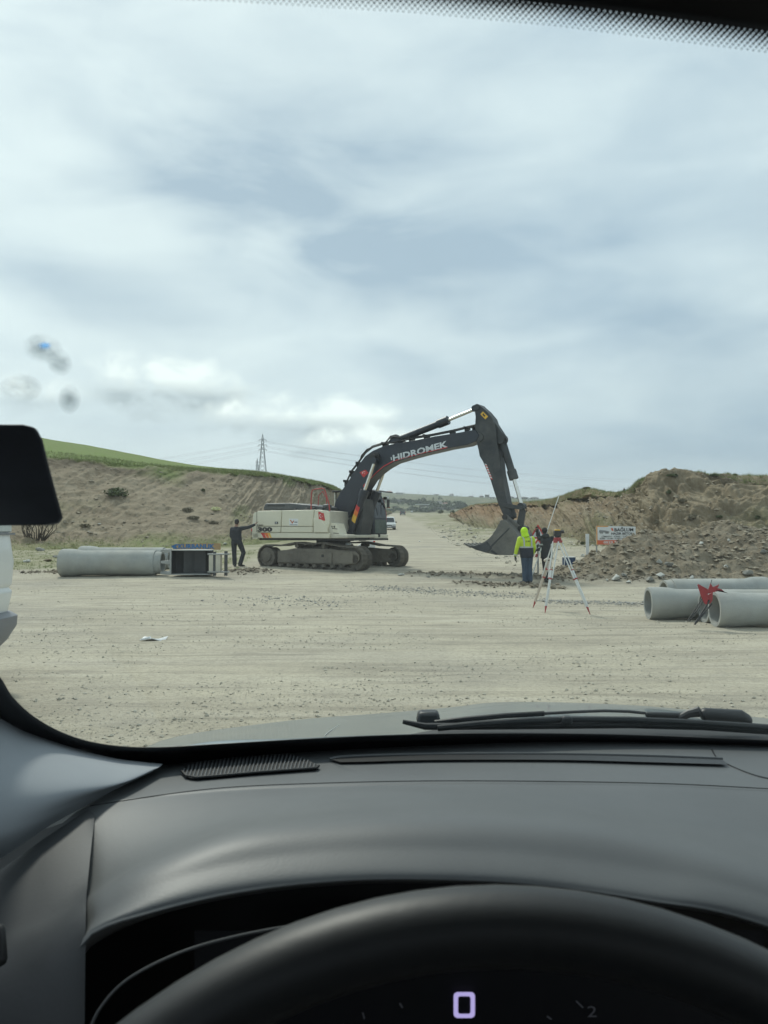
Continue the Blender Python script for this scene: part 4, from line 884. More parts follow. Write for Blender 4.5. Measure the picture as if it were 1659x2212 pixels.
# stones on the right-hand verge and the banks
n = 5000; Y = 27 * (120 / 27) ** rng.uniform(0, 1, n); X = road_c(Y) + 4 + rng.uniform(0, 1, n) ** .8 * (4 + Y * .12); s_ = (.015 + .028 * rng.pareto(2.4, n).clip(0, 5)) * np.clip(Y / 45, .7, 1.6); pebbles('verge_stones', (X, Y, gz(X, Y) + s_ * .2, s_), M['pebble'])
def on_loft(O, n, jlo, jhi, seed):
    r = np.random.default_rng(seed); i = r.integers(2, O.shape[0] - 3, n); j = r.integers(int(O.shape[1] * jlo), int(O.shape[1] * jhi), n); f = r.uniform(0, 1, (n, 1)); return O[i, j] * (1 - f) + O[i + 1, j] * f
q = on_loft(LBp, 2600, .04, .58, 3); s_ = .04 + .05 * rng.pareto(3, len(q)).clip(0, 3); pebbles('bank_stones', (q[:, 0], q[:, 1], q[:, 2], s_), M['rubble'])
q = on_loft(RBp, 4500, .04, .70, 4); s_ = .04 + .05 * rng.pareto(3, len(q)).clip(0, 3); pebbles('bank_stones', (q[:, 0], q[:, 1], q[:, 2], s_), M['rubble'])

# grass: blades in tufts
def tufts(name, X, Y, Z, h, m, nb=6, spread=.12):
    n = len(X); k = n * nb; rep = lambda a: np.repeat(a, nb)
    bx = rep(X) + rng.normal(0, 1, k) * rep(h) * spread * 3; by = rep(Y) + rng.normal(0, 1, k) * rep(h) * spread * 3; bz = rep(Z) - .02; hh = rep(h) * rng.uniform(.5, 1.1, k)
    a = rng.uniform(0, 6.28, k); lx, ly = rng.normal(0, .3, k) * hh, rng.normal(0, .3, k) * hh; wd = .045 * hh + .006
    v0 = np.stack([bx - np.cos(a) * wd, by - np.sin(a) * wd, bz], 1); v1 = np.stack([bx + np.cos(a) * wd, by + np.sin(a) * wd, bz], 1); v2 = np.stack([bx + lx, by + ly, bz + hh], 1)
    o = link(name, np_mesh(name, np.stack([v0, v1, v2], 1).reshape(-1, 3), np.arange(3 * k).reshape(-1, 3), m, False)); return tag(o, kind='stuff')
def gmask(O, lo, hi, n, seed): q = on_loft(O, n, lo, hi, seed); return q[:, 0], q[:, 1], q[:, 2]
n = 5200; Y = rng.uniform(26.8, 44, n); X = -rng.uniform(4.8, 30, n) * Y / 40 - 2; kp = fbm(X / 1.4, Y / 1.4, 4, 35) > -.12; X, Y = X[kp], Y[kp]; tufts('verge_grass', X, Y, gz(X, Y), rng.uniform(.03, .12, len(X)), M['grass_blade'])
x, y, z = gmask(LBp, .60, .72, 9000, 5); tufts('field_edge_grass', x, y, z, rng.uniform(.10, .32, len(x)), M['grass_blade'], 5)
x, y, z = gmask(LBp, .01, .14, 3000, 6); tufts('bank_foot_grass', x, y, z, rng.uniform(.05, .18, len(x)), M['grass_blade'], 5)
x, y, z = gmask(RBp, .70, .80, 5200, 7); tufts('bank_top_grass', x, y, z, rng.uniform(.08, .24, len(x)), M['grass_blade'], 6)
q = RBp[:430]; x, y, z = gmask(q, .02, .3, 1400, 8); tufts('bank_side_grass', x, y, z, rng.uniform(.05, .16, len(x)), M['grass_blade'], 5)
def scrub(px, py, wpx, hpx, m, label, cat='shrub', name='shrub', group=None, n=420, stems=False):
    h_ = hit(px, py); d = h_[0].y; k = 1646 / d; rw, rh = wpx / k / 2, hpx / k; r = np.random.default_rng(int(px * 7 + py)); c = h_[0]
    t = thing(name, label, cat, c, 0, group)
    u = r.normal(0, 1, (n, 3)); u /= np.linalg.norm(u, axis=1)[:, None]; rad = r.uniform(.35, 1.0, n) ** .6; lob = 1 + .3 * np.sin(3 * np.arctan2(u[:, 1], u[:, 0]) + px)
    p = u * rad[:, None] * np.stack([rw * lob, rw * .8 * lob, np.full(n, rh * .55)], 1); p[:, 2] = np.abs(p[:, 2] + rh * .25); s_ = rw * .10 + .012
    A_ = r.normal(0, 1, (n, 3)); A_ /= np.linalg.norm(A_, axis=1)[:, None]; B__ = np.cross(A_, r.normal(0, 1, (n, 3))); B__ /= np.linalg.norm(B__, axis=1)[:, None]
    V = np.stack([p - A_ * s_, p + B__ * s_ * .7, p + A_ * s_, p - B__ * s_ * .7], 1).reshape(-1, 3)
    link('foliage', np_mesh('foliage', V, np.arange(4 * n).reshape(-1, 4), m, False), t)
    b = MB()
    for q in range(7): a = q * .9; b.tube([(0, 0, -.05), (rw * .3 * math.cos(a), rw * .3 * math.sin(a), rh * .4), (rw * .6 * math.cos(a), rw * .6 * math.sin(a), rh * .7)], [.02 * rw + .006, .012 * rw + .004, .004], 5)
    b.build('stem', M['bark'], t); return t
def q5(x, y): return .3638 * x, 905.2 + .3638 * y
for (x, y, w_, h_, mm, lab) in [(690, 455, 140, 60, 'leaf', 'wide green shrub in the upper middle of the left cutting'), (1110, 552, 66, 34, 'leaf_dry', 'low dark thorny bush on the left cutting, left of the cream bush'), (1278, 542, 60, 26, 'leaf_pale', 'round cream flowering bush on the left cutting above the man in black'), (1268, 622, 52, 24, 'leaf_dry', 'small dry bush below the cream flowering bush'), (1206, 428, 26, 20, 'leaf', 'little green bush alone near the crest of the left cutting'), (510, 640, 60, 24, 'leaf_dry', 'sparse bush low on the left cutting above the pipes'), (1150, 592, 70, 20, 'leaf_dry', 'flat dry shrub under the thorny bush')]:
    scrub(*q5(x, y), w_ * .3638, h_ * .3638, M[mm], lab, group='bushes on the left cutting')
for (x, y, w_, h_, mm, lab) in [(830, 305, 60, 40, 'leaf', 'green shrub on the steep right bluff below its top edge'), (1030, 520, 110, 46, 'leaf_dry', 'broad grey scrub in the middle of the right bluff'), (735, 560, 90, 40, 'leaf_dry', 'grey scrub on the right bluff above the billboard'), (935, 380, 76, 40, 'leaf_dry', 'dark scrub in the hollow of the right bluff'), (1570, 518, 46, 34, 'leaf', 'dark bush on the bluff near the right edge of the photo'), (850, 160, 90, 26, 'leaf', 'dark turf bush on the top edge of the right bluff, left one'), (1210, 158, 70, 22, 'leaf', 'dark turf bush on the top edge of the right bluff, middle one'), (1378, 142, 36, 20, 'leaf', 'small dark bush on the top edge of the right bluff, right one'), (446, 268, 20, 40, 'leaf_dry', 'tall thin dry weed on the skyline of the right bank'), (130, 262, 66, 22, 'leaf_dry', 'dry grass clump on the first hump of the right bank'), (95, 735, 46, 30, 'leaf', 'small dark bush left of the white post'), (1250, 510, 70, 26, 'leaf', 'yellowish green scrub in the middle right of the bluff')]:
    scrub(*q4(x, y), w_ * .256, h_ * .256, M[mm], lab, group='bushes on the right bank')
# bare brushwood beside the van
def brush(px, py, wpx, hpx):
    h_ = hit(px, py); k = 1646 / h_[0].y; t = thing('bare_shrub', 'leafless brown thicket at the foot of the left cutting beside the white van', 'shrub', h_[0]); b = MB(); r = random.Random(4)
    for i in range(26):
        x0 = r.uniform(-.5, .5) * wpx / k * .8; hh = hpx / k * r.uniform(.6, 1.1); lean = r.uniform(-.4, .4)
        p1 = Vector((x0 + lean * hh * .4, r.uniform(-.3, .3), hh * .5)); p2 = Vector((x0 + lean * hh, r.uniform(-.5, .5), hh)); b.tube([(x0 * .6, 0, -.05), p1, p2], [.035, .022, .008], 5)
        for q in range(5): f = r.uniform(.3, .95); s_ = p1.lerp(p2, f); b.tube([s_, s_ + Vector((r.uniform(-.35, .35), r.uniform(-.3, .3), r.uniform(.2, .5)))], [.012, .004], 4)
    b.build('stem', M['bark'], t)
brush(75, 1166, 90, 46)

# ------------------------------------------------------------------ concrete pipes
def pipe(name, label, x, y, rz, Lg, Ro, group, z=None, m='concrete', n=44):
    prof = [(0, .80), (0, .97), (.015, 1.0), (.10, 1.0), (.15, .965), (.20, .885), (.93, .885), (.932, .81), (1.0, .79), (1.0, .64), (.12, .64), (.118, .80)]
    b = MB(); vs = []; fs = []; k_ = len(prof)
    for i in range(n):
        a = 2 * math.pi * i / n
        for (u, r_) in prof: vs.append((u * Lg, r_ * Ro * math.cos(a), r_ * Ro * math.sin(a)))
    for i in range(n):
        for j in range(k_): a0 = i * k_ + j; a1 = i * k_ + (j + 1) % k_; c0_ = ((i + 1) % n) * k_ + j; c1_ = ((i + 1) % n) * k_ + (j + 1) % k_; fs.append((a0, c0_, c1_, a1))
    b.add(vs, fs); o = b.build(name, M[m], None, smooth=30); o.rotation_euler = (0, 0, rz); o.location = (x, y, (gzp(x, y) + Ro * .95) if z is None else z)
    return tag(o, label, 'pipe', group)
def XY(px, d): return (px - 829.5) / 1646 * d
pipe('concrete_pipe', 'front concrete pipe of the left pair, bell end to the left', XY(135, 25.3), 25.3, R(1.5), 3.32, .465, 'concrete pipes left of the excavator')
pipe('concrete_pipe', 'rear concrete pipe of the left pair, mostly hidden behind the front one', XY(176, 27.2), 27.2, R(-3), 3.25, .465, 'concrete pipes left of the excavator')
pipe('concrete_pipe', 'left concrete pipe of the right stack with its open bell facing the tripod', XY(1398, 14.25), 14.25, R(-4), 2.6, .305, 'concrete pipes at the right edge')
pipe('concrete_pipe', 'nearest concrete pipe of the right stack, running out of the photo', XY(1541, 12.95), 12.95, R(-3), 2.6, .305, 'concrete pipes at the right edge')
pipe('concrete_pipe', 'concrete pipe squeezed in the gap behind the red stands', XY(1521, 13.55), 13.62, R(-2.5), 2.6, .29, 'concrete pipes at the right edge')
pipe('concrete_pipe', 'rear concrete pipe of the right stack with its bell at the far right', XY(1650, 15.4), 15.35, R(183), 2.1, .31, 'concrete pipes at the right edge', z=.40)

# ------------------------------------------------------------------ spare bucket lying on its side
sbx = XY(370, 25.0); sb = thing('spare_bucket', 'grey steel digger bucket lying on its side between left pipes and man in black', 'bucket', (sbx, 25.0, gzp(sbx, 25.0) + .02), R(-4))
prof = [(0, 0), (.04, .28), (.22, .55), (.55, .74), (.95, .72), (1.25, .50), (1.36, .20), (1.34, 0)]
H0, H1 = .04, .86
M['steel_pale'] = mat('pale_bare_steel', (.33, .345, .335), .55, .2, var=.15, scale=3, dust=.4)
b = MB(); q = prof + [(1.30, .0), (.5, -.06), (.1, -.04)]
b.prism([(x, y) for x, y in q], H0, H0 + .03, 'z'); b.prism([(x, y) for x, y in q], H1 - .03, H1, 'z'); b.build('side_plate', M['steel_pale'], sb, bevel=.006)
b = MB()
for i in range(len(prof) - 1):
    a0, a1 = Vector(prof[i]), Vector(prof[i + 1]); nn = (a1 - a0).normalized(); nn = Vector((nn.y, -nn.x)) * .035; b.prism([tuple(a0), tuple(a1), tuple(a1 + nn), tuple(a0 + nn)], H0 + .03, H1 - .03, 'z')
b.build('shell', M['bucket_in'], sb, smooth=40)
b = MB(); b.box((-.01, .02, .45), (.06, .10, .82)); b.build('cutting_lip', M['steel_pale'], sb, bevel=.01)
for zz in (.10, .45, .82):
    b = MB(); b.box((-.10, .02, zz), (.16, .10, .12)); v = [(-.17, -.03, zz - .055), (-.17, .07, zz - .055), (-.17, .07, zz + .055), (-.17, -.03, zz + .055), (-.36, .01, zz - .04), (-.36, .04, zz - .04), (-.36, .04, zz + .04), (-.36, .01, zz + .04)]
    b.add(v, [(0, 1, 2, 3), (7, 6, 5, 4), (0, 4, 5, 1), (1, 5, 6, 2), (2, 6, 7, 3), (3, 7, 4, 0)]); b.build('tooth', M['steel_pale'], sb, bevel=.01)
for zz in (.12, .70): b = MB(); b.prism([(1.25, .1), (1.25, -.12), (1.5, -.16), (1.92, -.10), (1.95, .02), (1.6, .2)], zz, zz + .045, 'z'); b.build('hinge_plate', M['steel_pale'], sb, bevel=.008)
b = MB(); b.box((1.37, -.02, .42), (.16, .16, .56)); b.build('cross_block', M['cream_dark'], sb, bevel=.01)
b = MB(); b.box((1.60, -.02, .42), (.16, .2, .56)); b.build('cross_block', M['cream_dark'], sb, bevel=.01)
b = MB(); b.tube([(1.84, -.03, .02), (1.84, -.03, .82)], .055, 14); b.build('hinge_pin', M['bucket_in'], sb)
b = MB(); b.tube([(1.48, -.08, .02), (1.48, -.08, .80)], .05, 14); b.build('hinge_pin', M['bucket_in'], sb)

# ------------------------------------------------------------------ boards and signs
kb = thing('wooden_arrow_board', 'tan wooden board shaped as an arrow with blue hand painted KURBANLIK', 'sign', (XY(423, 31), 31, gzp(XY(423, 31), 31)), R(2)); kz = 1.6 - (1187 - 1150) / 1646 * 31 - kb.location.z; kw = 107 / 1646 * 31 / 2; kh = 13.5 / 1646 * 31
b = MB(); b.prism([(-kw + .12, kz), (kw, kz - .01), (kw, kz + kh), (-kw + .3, kz + kh - .02), (-kw, kz + kh * .6)], 0, .02); b.build('board', M['wood'], kb)
b = MB(); b.box((.0, .03, kz / 2), (.05, .03, kz * 1.0)); b.build('post', M['wood'], kb)
b = MB().mat(M['blue_paint']); text_on(b, 'KURBANLIK', (-kw + .31, -.006, kz + .03), (2 * kw - .55, 0, 0), (0, 0, kh - .06), .045)
b.prism([(-kw + .02, kz + kh * .55), (-kw + .13, kz + .03), (-kw + .30, kz + .03), (-kw + .20, kz + kh * .5), (-kw + .32, kz + kh - .04), (-kw + .2, kz + kh - .04)], -.007, -.005); b.build('lettering', None, kb, smooth=None)

M['sign_red'] = mat('sign_red', (.55, .04, .035), .45, var=.08, dust=.1); M['sign_white'] = mat('sign_white', (.68, .70, .70), .45, var=.05, dust=.15); M['sign_black'] = mat('sign_black', (.02, .02, .022), .5, var=.1)
sx_ = XY(1162, 26.2); sg = thing('warning_sign', 'two stacked red and white triangular road signs on one grey post behind the workers', 'road sign', (sx_, 26.2, gzp(sx_, 26.2)), R(-3)); k = 26.2 / 1646
z0_ = sg.location.z; zz = lambda py: 1.6 + (1150 - py) * k - z0_
def tri(cx, zb_, w_, h_, y): return [(cx - w_ / 2, zb_), (cx + w_ / 2, zb_), (cx, zb_ + h_)]
b = MB(); b.tube([(.0, .03, -.1), (0, .03, zz(1140))], .03, 10); b.build('post', M['steel_grey'], sg)
for j, (yb, hh) in enumerate(((1163.4, 31), (1189, 26.5))):
    w_ = 38 * k; h_ = hh * k; b = MB().mat(M['sign_red']); b.prism(tri(0, zz(yb), w_, h_, 0), -.012, 0, 'y'); b.mat(M['sign_white']); b.prism([(-w_ / 2 * .66, zz(yb) + h_ * .11), (w_ / 2 * .66, zz(yb) + h_ * .11), (0, zz(yb) + h_ * .78)], -.016, -.012); sp1 = b.build('sign_plate', None, sg, bevel=.0)
    b = MB().mat(M['sign_black']); zc = zz(yb) + h_ * .16
    if j == 0:
        for s_ in (-1, 1):
            a0, a1 = (zc, zc + h_ * .34) if s_ < 0 else (zc + h_ * .34, zc); cx = s_ * .055; b.prism([(cx - .016, min(a0, a1)), (cx + .016, min(a0, a1)), (cx + .016, max(a0, a1)), (cx - .016, max(a0, a1))], -.019, -.016)
            b.prism([(cx - .045, a1 - (.0 if s_ > 0 else .0)), (cx + .045, a1), (cx, a1 + (.07 if s_ < 0 else -.04))], -.0195, -.016)
        b.prism([(-.04, zc + h_ * .34), (-.02, zc + h_ * .34), (.04, zc), (.02, zc)], -.019, -.016)
    else:
        b.prism([(-.14, zc), (.12, zc), (.12, zc + .018), (-.14, zc + .018)], -.019, -.016); b.prism([(-.05, zc + .05), (.13, zc + .075), (.12, zc + .17), (-.0, zc + .155), (-.06, zc + .10)], -.019, -.016)
        for cx, cz_ in ((-.02, zc + .045), (.09, zc + .06)): b.prism(circ(cx, cz_, .026, 12), -.02, -.016)
        b.mat(M['sign_white']); b.prism([(.01, zc + .11), (.10, zc + .122), (.095, zc + .15), (.02, zc + .14)], -.0205, -.019)
        b.mat(M['sign_black'])
        for cx, cz_ in ((-.12, zc + .05), (-.09, zc + .09), (-.14, zc + .08)): b.prism(circ(cx, cz_, .012, 8), -.019, -.016)
    b.build('symbol', None, sp1, smooth=None)
d = 34.; bx_ = XY(1330, d); bb = thing('billboard', 'orange and white billboard reading BAĞLUM HAZIR BETON at the foot of the right bank', 'billboard', (bx_, d, gzp(bx_, d)), R(-1)); k = d / 1646; z0_ = bb.location.z
def sq(x, y): return ((1141.1 + .1521 * x - 1330) * k, 1.6 + (1150 - (1119.1 + .1521 * y)) * k - z0_)
M['b_orange'] = mat('billboard_orange', (.62, .27, .05), .5, var=.06, dust=.1); M['b_red'] = mat('billboard_red', (.60, .13, .06), .5, var=.06, dust=.1)
b = MB().mat(M['sign_white']); b.prism([sq(965, 378), sq(1522, 372), sq(1522, 122), sq(1135, 112), sq(965, 108)], 0, .03); pnl = b.build('panel', None, bb)
b = MB().mat(M['b_orange']); b.prism([sq(966, 377), sq(984, 377), sq(982, 122), sq(966, 109)], -.004, 0); b.prism([sq(966, 109), sq(982, 124), sq(1130, 126), sq(1140, 113)], -.005, 0)
b.mat(M['b_red']); b.prism([sq(984, 376), sq(1521, 371), sq(1521, 312), sq(984, 314)], -.004, 0); b.build('border', None, pnl, smooth=None)
def V3(p, w_=-.007): return Vector((p[0], w_, p[1]))
b = MB().mat(M['sign_black'])
for s_, x0, x1, yb, yt, bo in (('BAĞLUM', 1222, 1490, 192, 128, .03), ('HAZIR BETON', 1178, 1492, 238, 204, .03), ('ÇİMENTO - KİREÇ - TUĞLA', 1040, 1440, 280, 246, .015), ('BİMS - KUM - KABO ÇEŞİTLERİ', 1018, 1500, 306, 278, .015)):
    o_ = V3(sq(x0, yb)); text_on(b, s_, o_, V3(sq(x1, yb - 2)) - o_, V3(sq(x0, yt)) - o_, bo)
for cx in (1030, 1050, 1100, 1116, 1132): b.prism(circ(*sq(cx, 213), .024, 10), -.008, -.004)
b.mat(M['steel_grey']); b.prism([sq(1005, 206), sq(1150, 206), sq(1150, 190), sq(1090, 176), sq(1010, 170)], -.006, -.003)
b.mat(M['b_red']); b.prism([sq(1172, 142), sq(1200, 142), sq(1212, 184), sq(1184, 178)], -.006, -.003)
b.mat(M['sign_white']); o_ = V3(sq(1068, 362)); text_on(b, '0533 760 00', o_, V3(sq(1400, 362)) - o_, V3(sq(1068, 328)) - o_, .03); b.build('lettering', None, pnl, smooth=None)
b = MB(); b.box((sq(975, 0)[0], .06, .4), (.05, .05, 1.3)); b.build('post', M['steel_grey'], bb); b = MB(); b.box((sq(1480, 0)[0], .06, .4), (.05, .05, 1.3)); b.build('post', M['steel_grey'], bb)
d = 27.6; k = d / 1646; X = XY(1268.5, d); zg = drop(X, d); b = MB(); z = lambda py: 1.6 + (1150 - py) * k
b.prism([(X - 3.7 * k, z(1153.5)), (X + 3.7 * k, z(1153.5)), (X + 3.0 * k, z(1198)), (X + 1.9 * k, zg - .1), (X - 1.4 * k, zg - .1), (X - 2.8 * k, z(1196))], d - .03, d + .03); tag(b.build('white_post', M['sign_white'], None, bevel=.008), 'white square marker post standing alone left of the billboard', 'post')
d = 28.; k = d / 1646; X = XY(1231, d); zg = drop(X, d); cr = thing('blue_crate', 'blue box with a white rim and white mark on the ground behind the tripod', 'crate', (X, d, zg), R(6)); M['box_blue'] = mat('dark_blue_plastic', (.012, .05, .13), .5, var=.12, dust=.15)
b = MB(); b.box((0, .13, .16), (.43, .26, .30)); b.build('box_body', M['box_blue'], cr, bevel=.02); b = MB(); b.box((0, .13, .325), (.45, .28, .035)); b.box((-.215, -.012, .17), (.03, .025, .30)); b.build('rim', M['sign_white'], cr, bevel=.008); b = MB(); b.box((-.01, -.006, .17), (.03, .012, .12)); b.build('mark', M['sign_white'], cr)
# barrier lying under the cab
d = 33.5; k = d / 1646; X0_, X1_ = XY(779, d), XY(811, d); b = MB().mat(M['sign_white']); z = lambda py: 1.6 + (1150 - py) * k
b.prism([(X0_ - .3, z(1184)), (X0_, z(1174.5)), (X1_ - .12, z(1167.5)), (X1_, z(1170)), (X1_ - .02, z(1184)), (X1_ - .05, z(1215)), (X0_ - .3, z(1215))], d, d + .3); tb = b.build('barrier', None, None, bevel=.03); b = MB().mat(M['sign_red']); b.box((X1_ - .06, d - .004, z(1172)), (.10, .02, .14)); b.build('red_end', None, tb)
tag(tb, 'white plastic barrier with a red end half hidden behind the excavator under its cab', 'barrier')

# ------------------------------------------------------------------ survey tripod
tp_ = thing('survey_tripod', 'white and red surveying tripod standing alone on the gravel right of the road', 'tripod', (3.52, 15.5, 0)); TO = Vector(tp_.location)
def D3(x, y, d): return P(1069.8 + .1653 * x, 1069.8 + .1653 * y, d) - TO
M['tri_white'] = mat('tripod_white', (.66, .68, .66), .45, var=.06, dust=.15); M['tri_red'] = mat('tripod_red', (.34, .04, .045), .5, var=.1, dust=.1); M['tri_wood'] = mat('tripod_beige', (.50, .44, .37), .6, var=.1)
hd_ = D3(812, 585, 15.5)
b = MB(); b.tube([hd_ + Vector((0, 0, -.05)), hd_ + Vector((0, 0, .03))], .085, 3); b.tube([hd_ + Vector((0, 0, .0)), hd_ + Vector((0, 0, .05))], .075, 24); b.box(hd_ + Vector((0, -.02, -.03)), (.17, .12, .05)); b.build('tripod_head', M['tri_red'], tp_, bevel=.006)
feet = [(495, 1465, 16.2, 640, 1040, 'tri_wood'), (650, 1535, 15.15, 733, 1060, 'tri_white'), (1240, 1552, 14.95, 1050, 1075, 'tri_white')]
for i, (fx_, fy, fd, kx, ky, mm) in enumerate(feet):
    ft = D3(fx_, fy, fd); top = hd_ + (ft - hd_) * .02; h2 = Vector((ft.x - hd_.x, ft.y - hd_.y, 0)).normalized() * .06; top = hd_ + h2 + Vector((0, 0, -.03)); ax = (ft - top); mid_ = top + ax * .52; side = Vector((-h2.y, h2.x, 0)).normalized()
    lg = MB(); s_ = .085 if i < 2 else .03
    for q in (-1, 1): lg.tube([top + side * q * .06, mid_ + side * q * .035 * 1.2], .014 if i != 2 else .013, 8)
    leg = lg.build('leg', M['tri_white'], tp_)
    b = MB(); b.beam(top + ax * .40, top + ax * .91, .055, .03, side); b.build('lower_board', M[mm], leg, bevel=.005)
    b = MB(); b.beam(mid_ - ax * .004, mid_ + ax * .014, .085, .05, side); b.beam(top + ax * .40, top + ax * .410, .08, .045, side); b.build('clamp', M['tri_red'], leg, bevel=.005)
    b = MB(); b.tube([top + ax * .90, top + ax * .915, ft + Vector((0, 0, -.01))], [.018, .022, .005], 10); b.build('foot_spike', M['tri_red'], leg)
b = MB(); b.box(hd_ + Vector((.0, 0, .13)), (.14, .12, .11)); b.tube([hd_ + Vector((0, 0, .05)), hd_ + Vector((0, 0, .09))], .05, 14); b.tube([hd_ + Vector((.02, 0, .16)), hd_ + Vector((.13, -.03, .17))], .035, 12); inst = b.build('survey_level', M['black'], None, bevel=.01); inst.location = TO; tag(inst, 'small black and yellow levelling instrument mounted on top of the tripod', 'survey instrument')
b = MB(); b.box(hd_ + Vector((0, 0, .20)), (.11, .10, .03)); b.build('yellow_cover', M['yellow'], inst, bevel=.015)
b = MB()
for q in range(3): a = q * 2.1; b.tube([hd_ + Vector((.05 * math.cos(a), .05 * math.sin(a), .055)), hd_ + Vector((.05 * math.cos(a), .05 * math.sin(a), .08))], .016, 8)
b.build('levelling_screw', M['black'], inst)
b = MB(); sp0 = D3(690, 890, 15.9)
b.box(sp0 + Vector((0, 0, -.06)), (.13, .06, .22), Matrix.Rotation(.2, 3, 'Y')); b.tube([sp0 + Vector((-.08, 0, .05)), sp0 + Vector((0, .02, .1)), sp0 + Vector((.08, 0, .06))], .03, 8); cb = b.build('cloth_bag', M['tri_wood'], None, bevel=.02); cb.location = TO; tag(cb, 'beige cloth bag hanging inside the tripod from its rear leg', 'bag')

# red folding stands against the pipes
rs = thing('folding_stand', 'bundle of red folding warning stands with black legs leaning on the pipe', 'folding stand', (XY(1510, 12.6), 12.6, 0)); RO = Vector(rs.location)
def D8(x, y, d=12.55): return P(1371.5 + .1733 * x, 1206.9 + .1733 * y, d) - RO
M['stand_red'] = mat('dark_red_fabric', (.30, .025, .03), .55, var=.2, scale=6)
for pts in ([(785, 325), (800, 318), (930, 390), (915, 440), (905, 570), (870, 560), (830, 470)], [(955, 310), (985, 355), (1050, 330), (1060, 315), (1055, 345), (1020, 400), (1150, 425), (1090, 400), (985, 420), (930, 440), (920, 410), (940, 350)], [(1020, 360), (1100, 385), (1150, 428), (1020, 405)], [(900, 470), (990, 420), (985, 520), (960, 560), (900, 580)]):
    c_ = [D8(x, y) for x, y in pts]; yo = -.02 * (pts[0][0] % 3); b = MB(); b.prism([(p.x, p.z) for p in c_], yo, yo + .02); b.build('red_panel', M['stand_red'], rs, bevel=.004)
for (x0, y0, x1, y1, r_) in ((870, 450, 655, 775, .009), (890, 470, 680, 778, .009), (840, 540, 700, 740, .007), (930, 520, 745, 820, .016), (960, 560, 765, 800, .012), (810, 640, 690, 760, .006), (920, 400, 960, 260, .005)):
    b = MB(); b.tube([D8(x0, y0, 12.6), D8(x1, y1, 12.5 if y1 > 700 else 12.6)], r_, 8); b.build('leg', M['black'], rs)
# ------------------------------------------------------------------ people
M['skin'] = mat('skin', (.30, .17, .115), .55, var=.08, scale=20)
M['hivis'] = mat('hivis_yellow_fabric', (.50, .66, .03), .7, var=.10, scale=6, bump=.35, bscale=9, sheen=.2); M['hivis_hood'] = mat('hivis_hood_fabric', (.50, .80, .02), .7, var=.08, scale=6, bump=.3, bscale=9)
M['navy_cloth'] = mat('navy_fabric', (.022, .026, .038), .8, var=.25, scale=5, bump=.4, bscale=9); M['jeans'] = mat('blue_jeans', (.045, .07, .105), .85, var=.2, scale=6, bump=.4, bscale=8)
M['black_cloth'] = mat('black_fabric', (.020, .024, .030), .8, var=.25, scale=5, bump=.45, bscale=8); M['charcoal_cloth'] = mat('charcoal_fabric', (.030, .031, .033), .8, var=.25, scale=5, bump=.45, bscale=8)
M['reflective'] = mat('reflective_tape', (.42, .44, .44), .4, var=.08); M['shoe'] = mat('dark_shoe', (.02, .02, .02), .6, var=.2, dust=.3); M['hair'] = mat('dark_hair', (.014, .012, .011), .7, var=.3, scale=30, bump=.4, bscale=60); M['glove'] = mat('black_glove', (.018, .02, .022), .7, var=.2)
def remesh(o, vox, sm=4):
    m_ = o.modifiers.new('remesh', 'REMESH'); m_.mode = 'VOXEL'; m_.voxel_size = vox; m_.use_smooth_shade = True
    s_ = o.modifiers.new('smooth', 'SMOOTH'); s_.factor = .6; s_.iterations = sm; return o
def lerp(a, b_, f): return Vector(a) * (1 - f) + Vector(b_) * f
def limb(mb, pts, rs, n=14): mb.tube(pts, rs, n); [mb.ball(p, (r if not isinstance(r, tuple) else min(r)) * .98, 12) for p, r in zip(pts, rs)]
def hand(mb, wrist, direc, palm_n, curl=.4, s=1., thumb=1):
    d = Vector(direc).normalized(); n_ = Vector(palm_n); n_ = (n_ - d * n_.dot(d)).normalized(); sd = d.cross(n_) * thumb
    w_ = Vector(wrist); c = w_ + d * .05 * s
    mb.tube([w_ - d * .03, w_, c, w_ + d * .095 * s], [.024 * s, (.026 * s, .02 * s), (.040 * s, .016 * s), (.040 * s, .014 * s)], 12, ref=sd)
    for k, (off, ln) in enumerate(((-.030, .072), (-.010, .082), (.011, .077), (.031, .060))):
        p0 = w_ + d * .085 * s + sd * off * s; a = curl; p1 = p0 + (d * math.cos(a) + n_ * math.sin(a)) * ln * .42 * s; p2 = p1 + (d * math.cos(a * 2) + n_ * math.sin(a * 2)) * ln * .32 * s; p3 = p2 + (d * math.cos(a * 2.8) + n_ * math.sin(a * 2.8)) * ln * .26 * s
        mb.tube([p0, p1, p2, p3], [.0095 * s, .009 * s, .0085 * s, .007 * s], 8); mb.ball(p3, .007 * s, 8)
    p0 = w_ + d * .025 * s - sd * .03 * s; p1 = p0 - sd * .028 * s + d * .028 * s + n_ * .01; p2 = p1 + d * .03 * s - sd * .006 * s + n_ * .012; mb.tube([p0, p1, p2], [.014 * s, .0115 * s, .009 * s], 8); mb.ball(p2, .009 * s, 8)
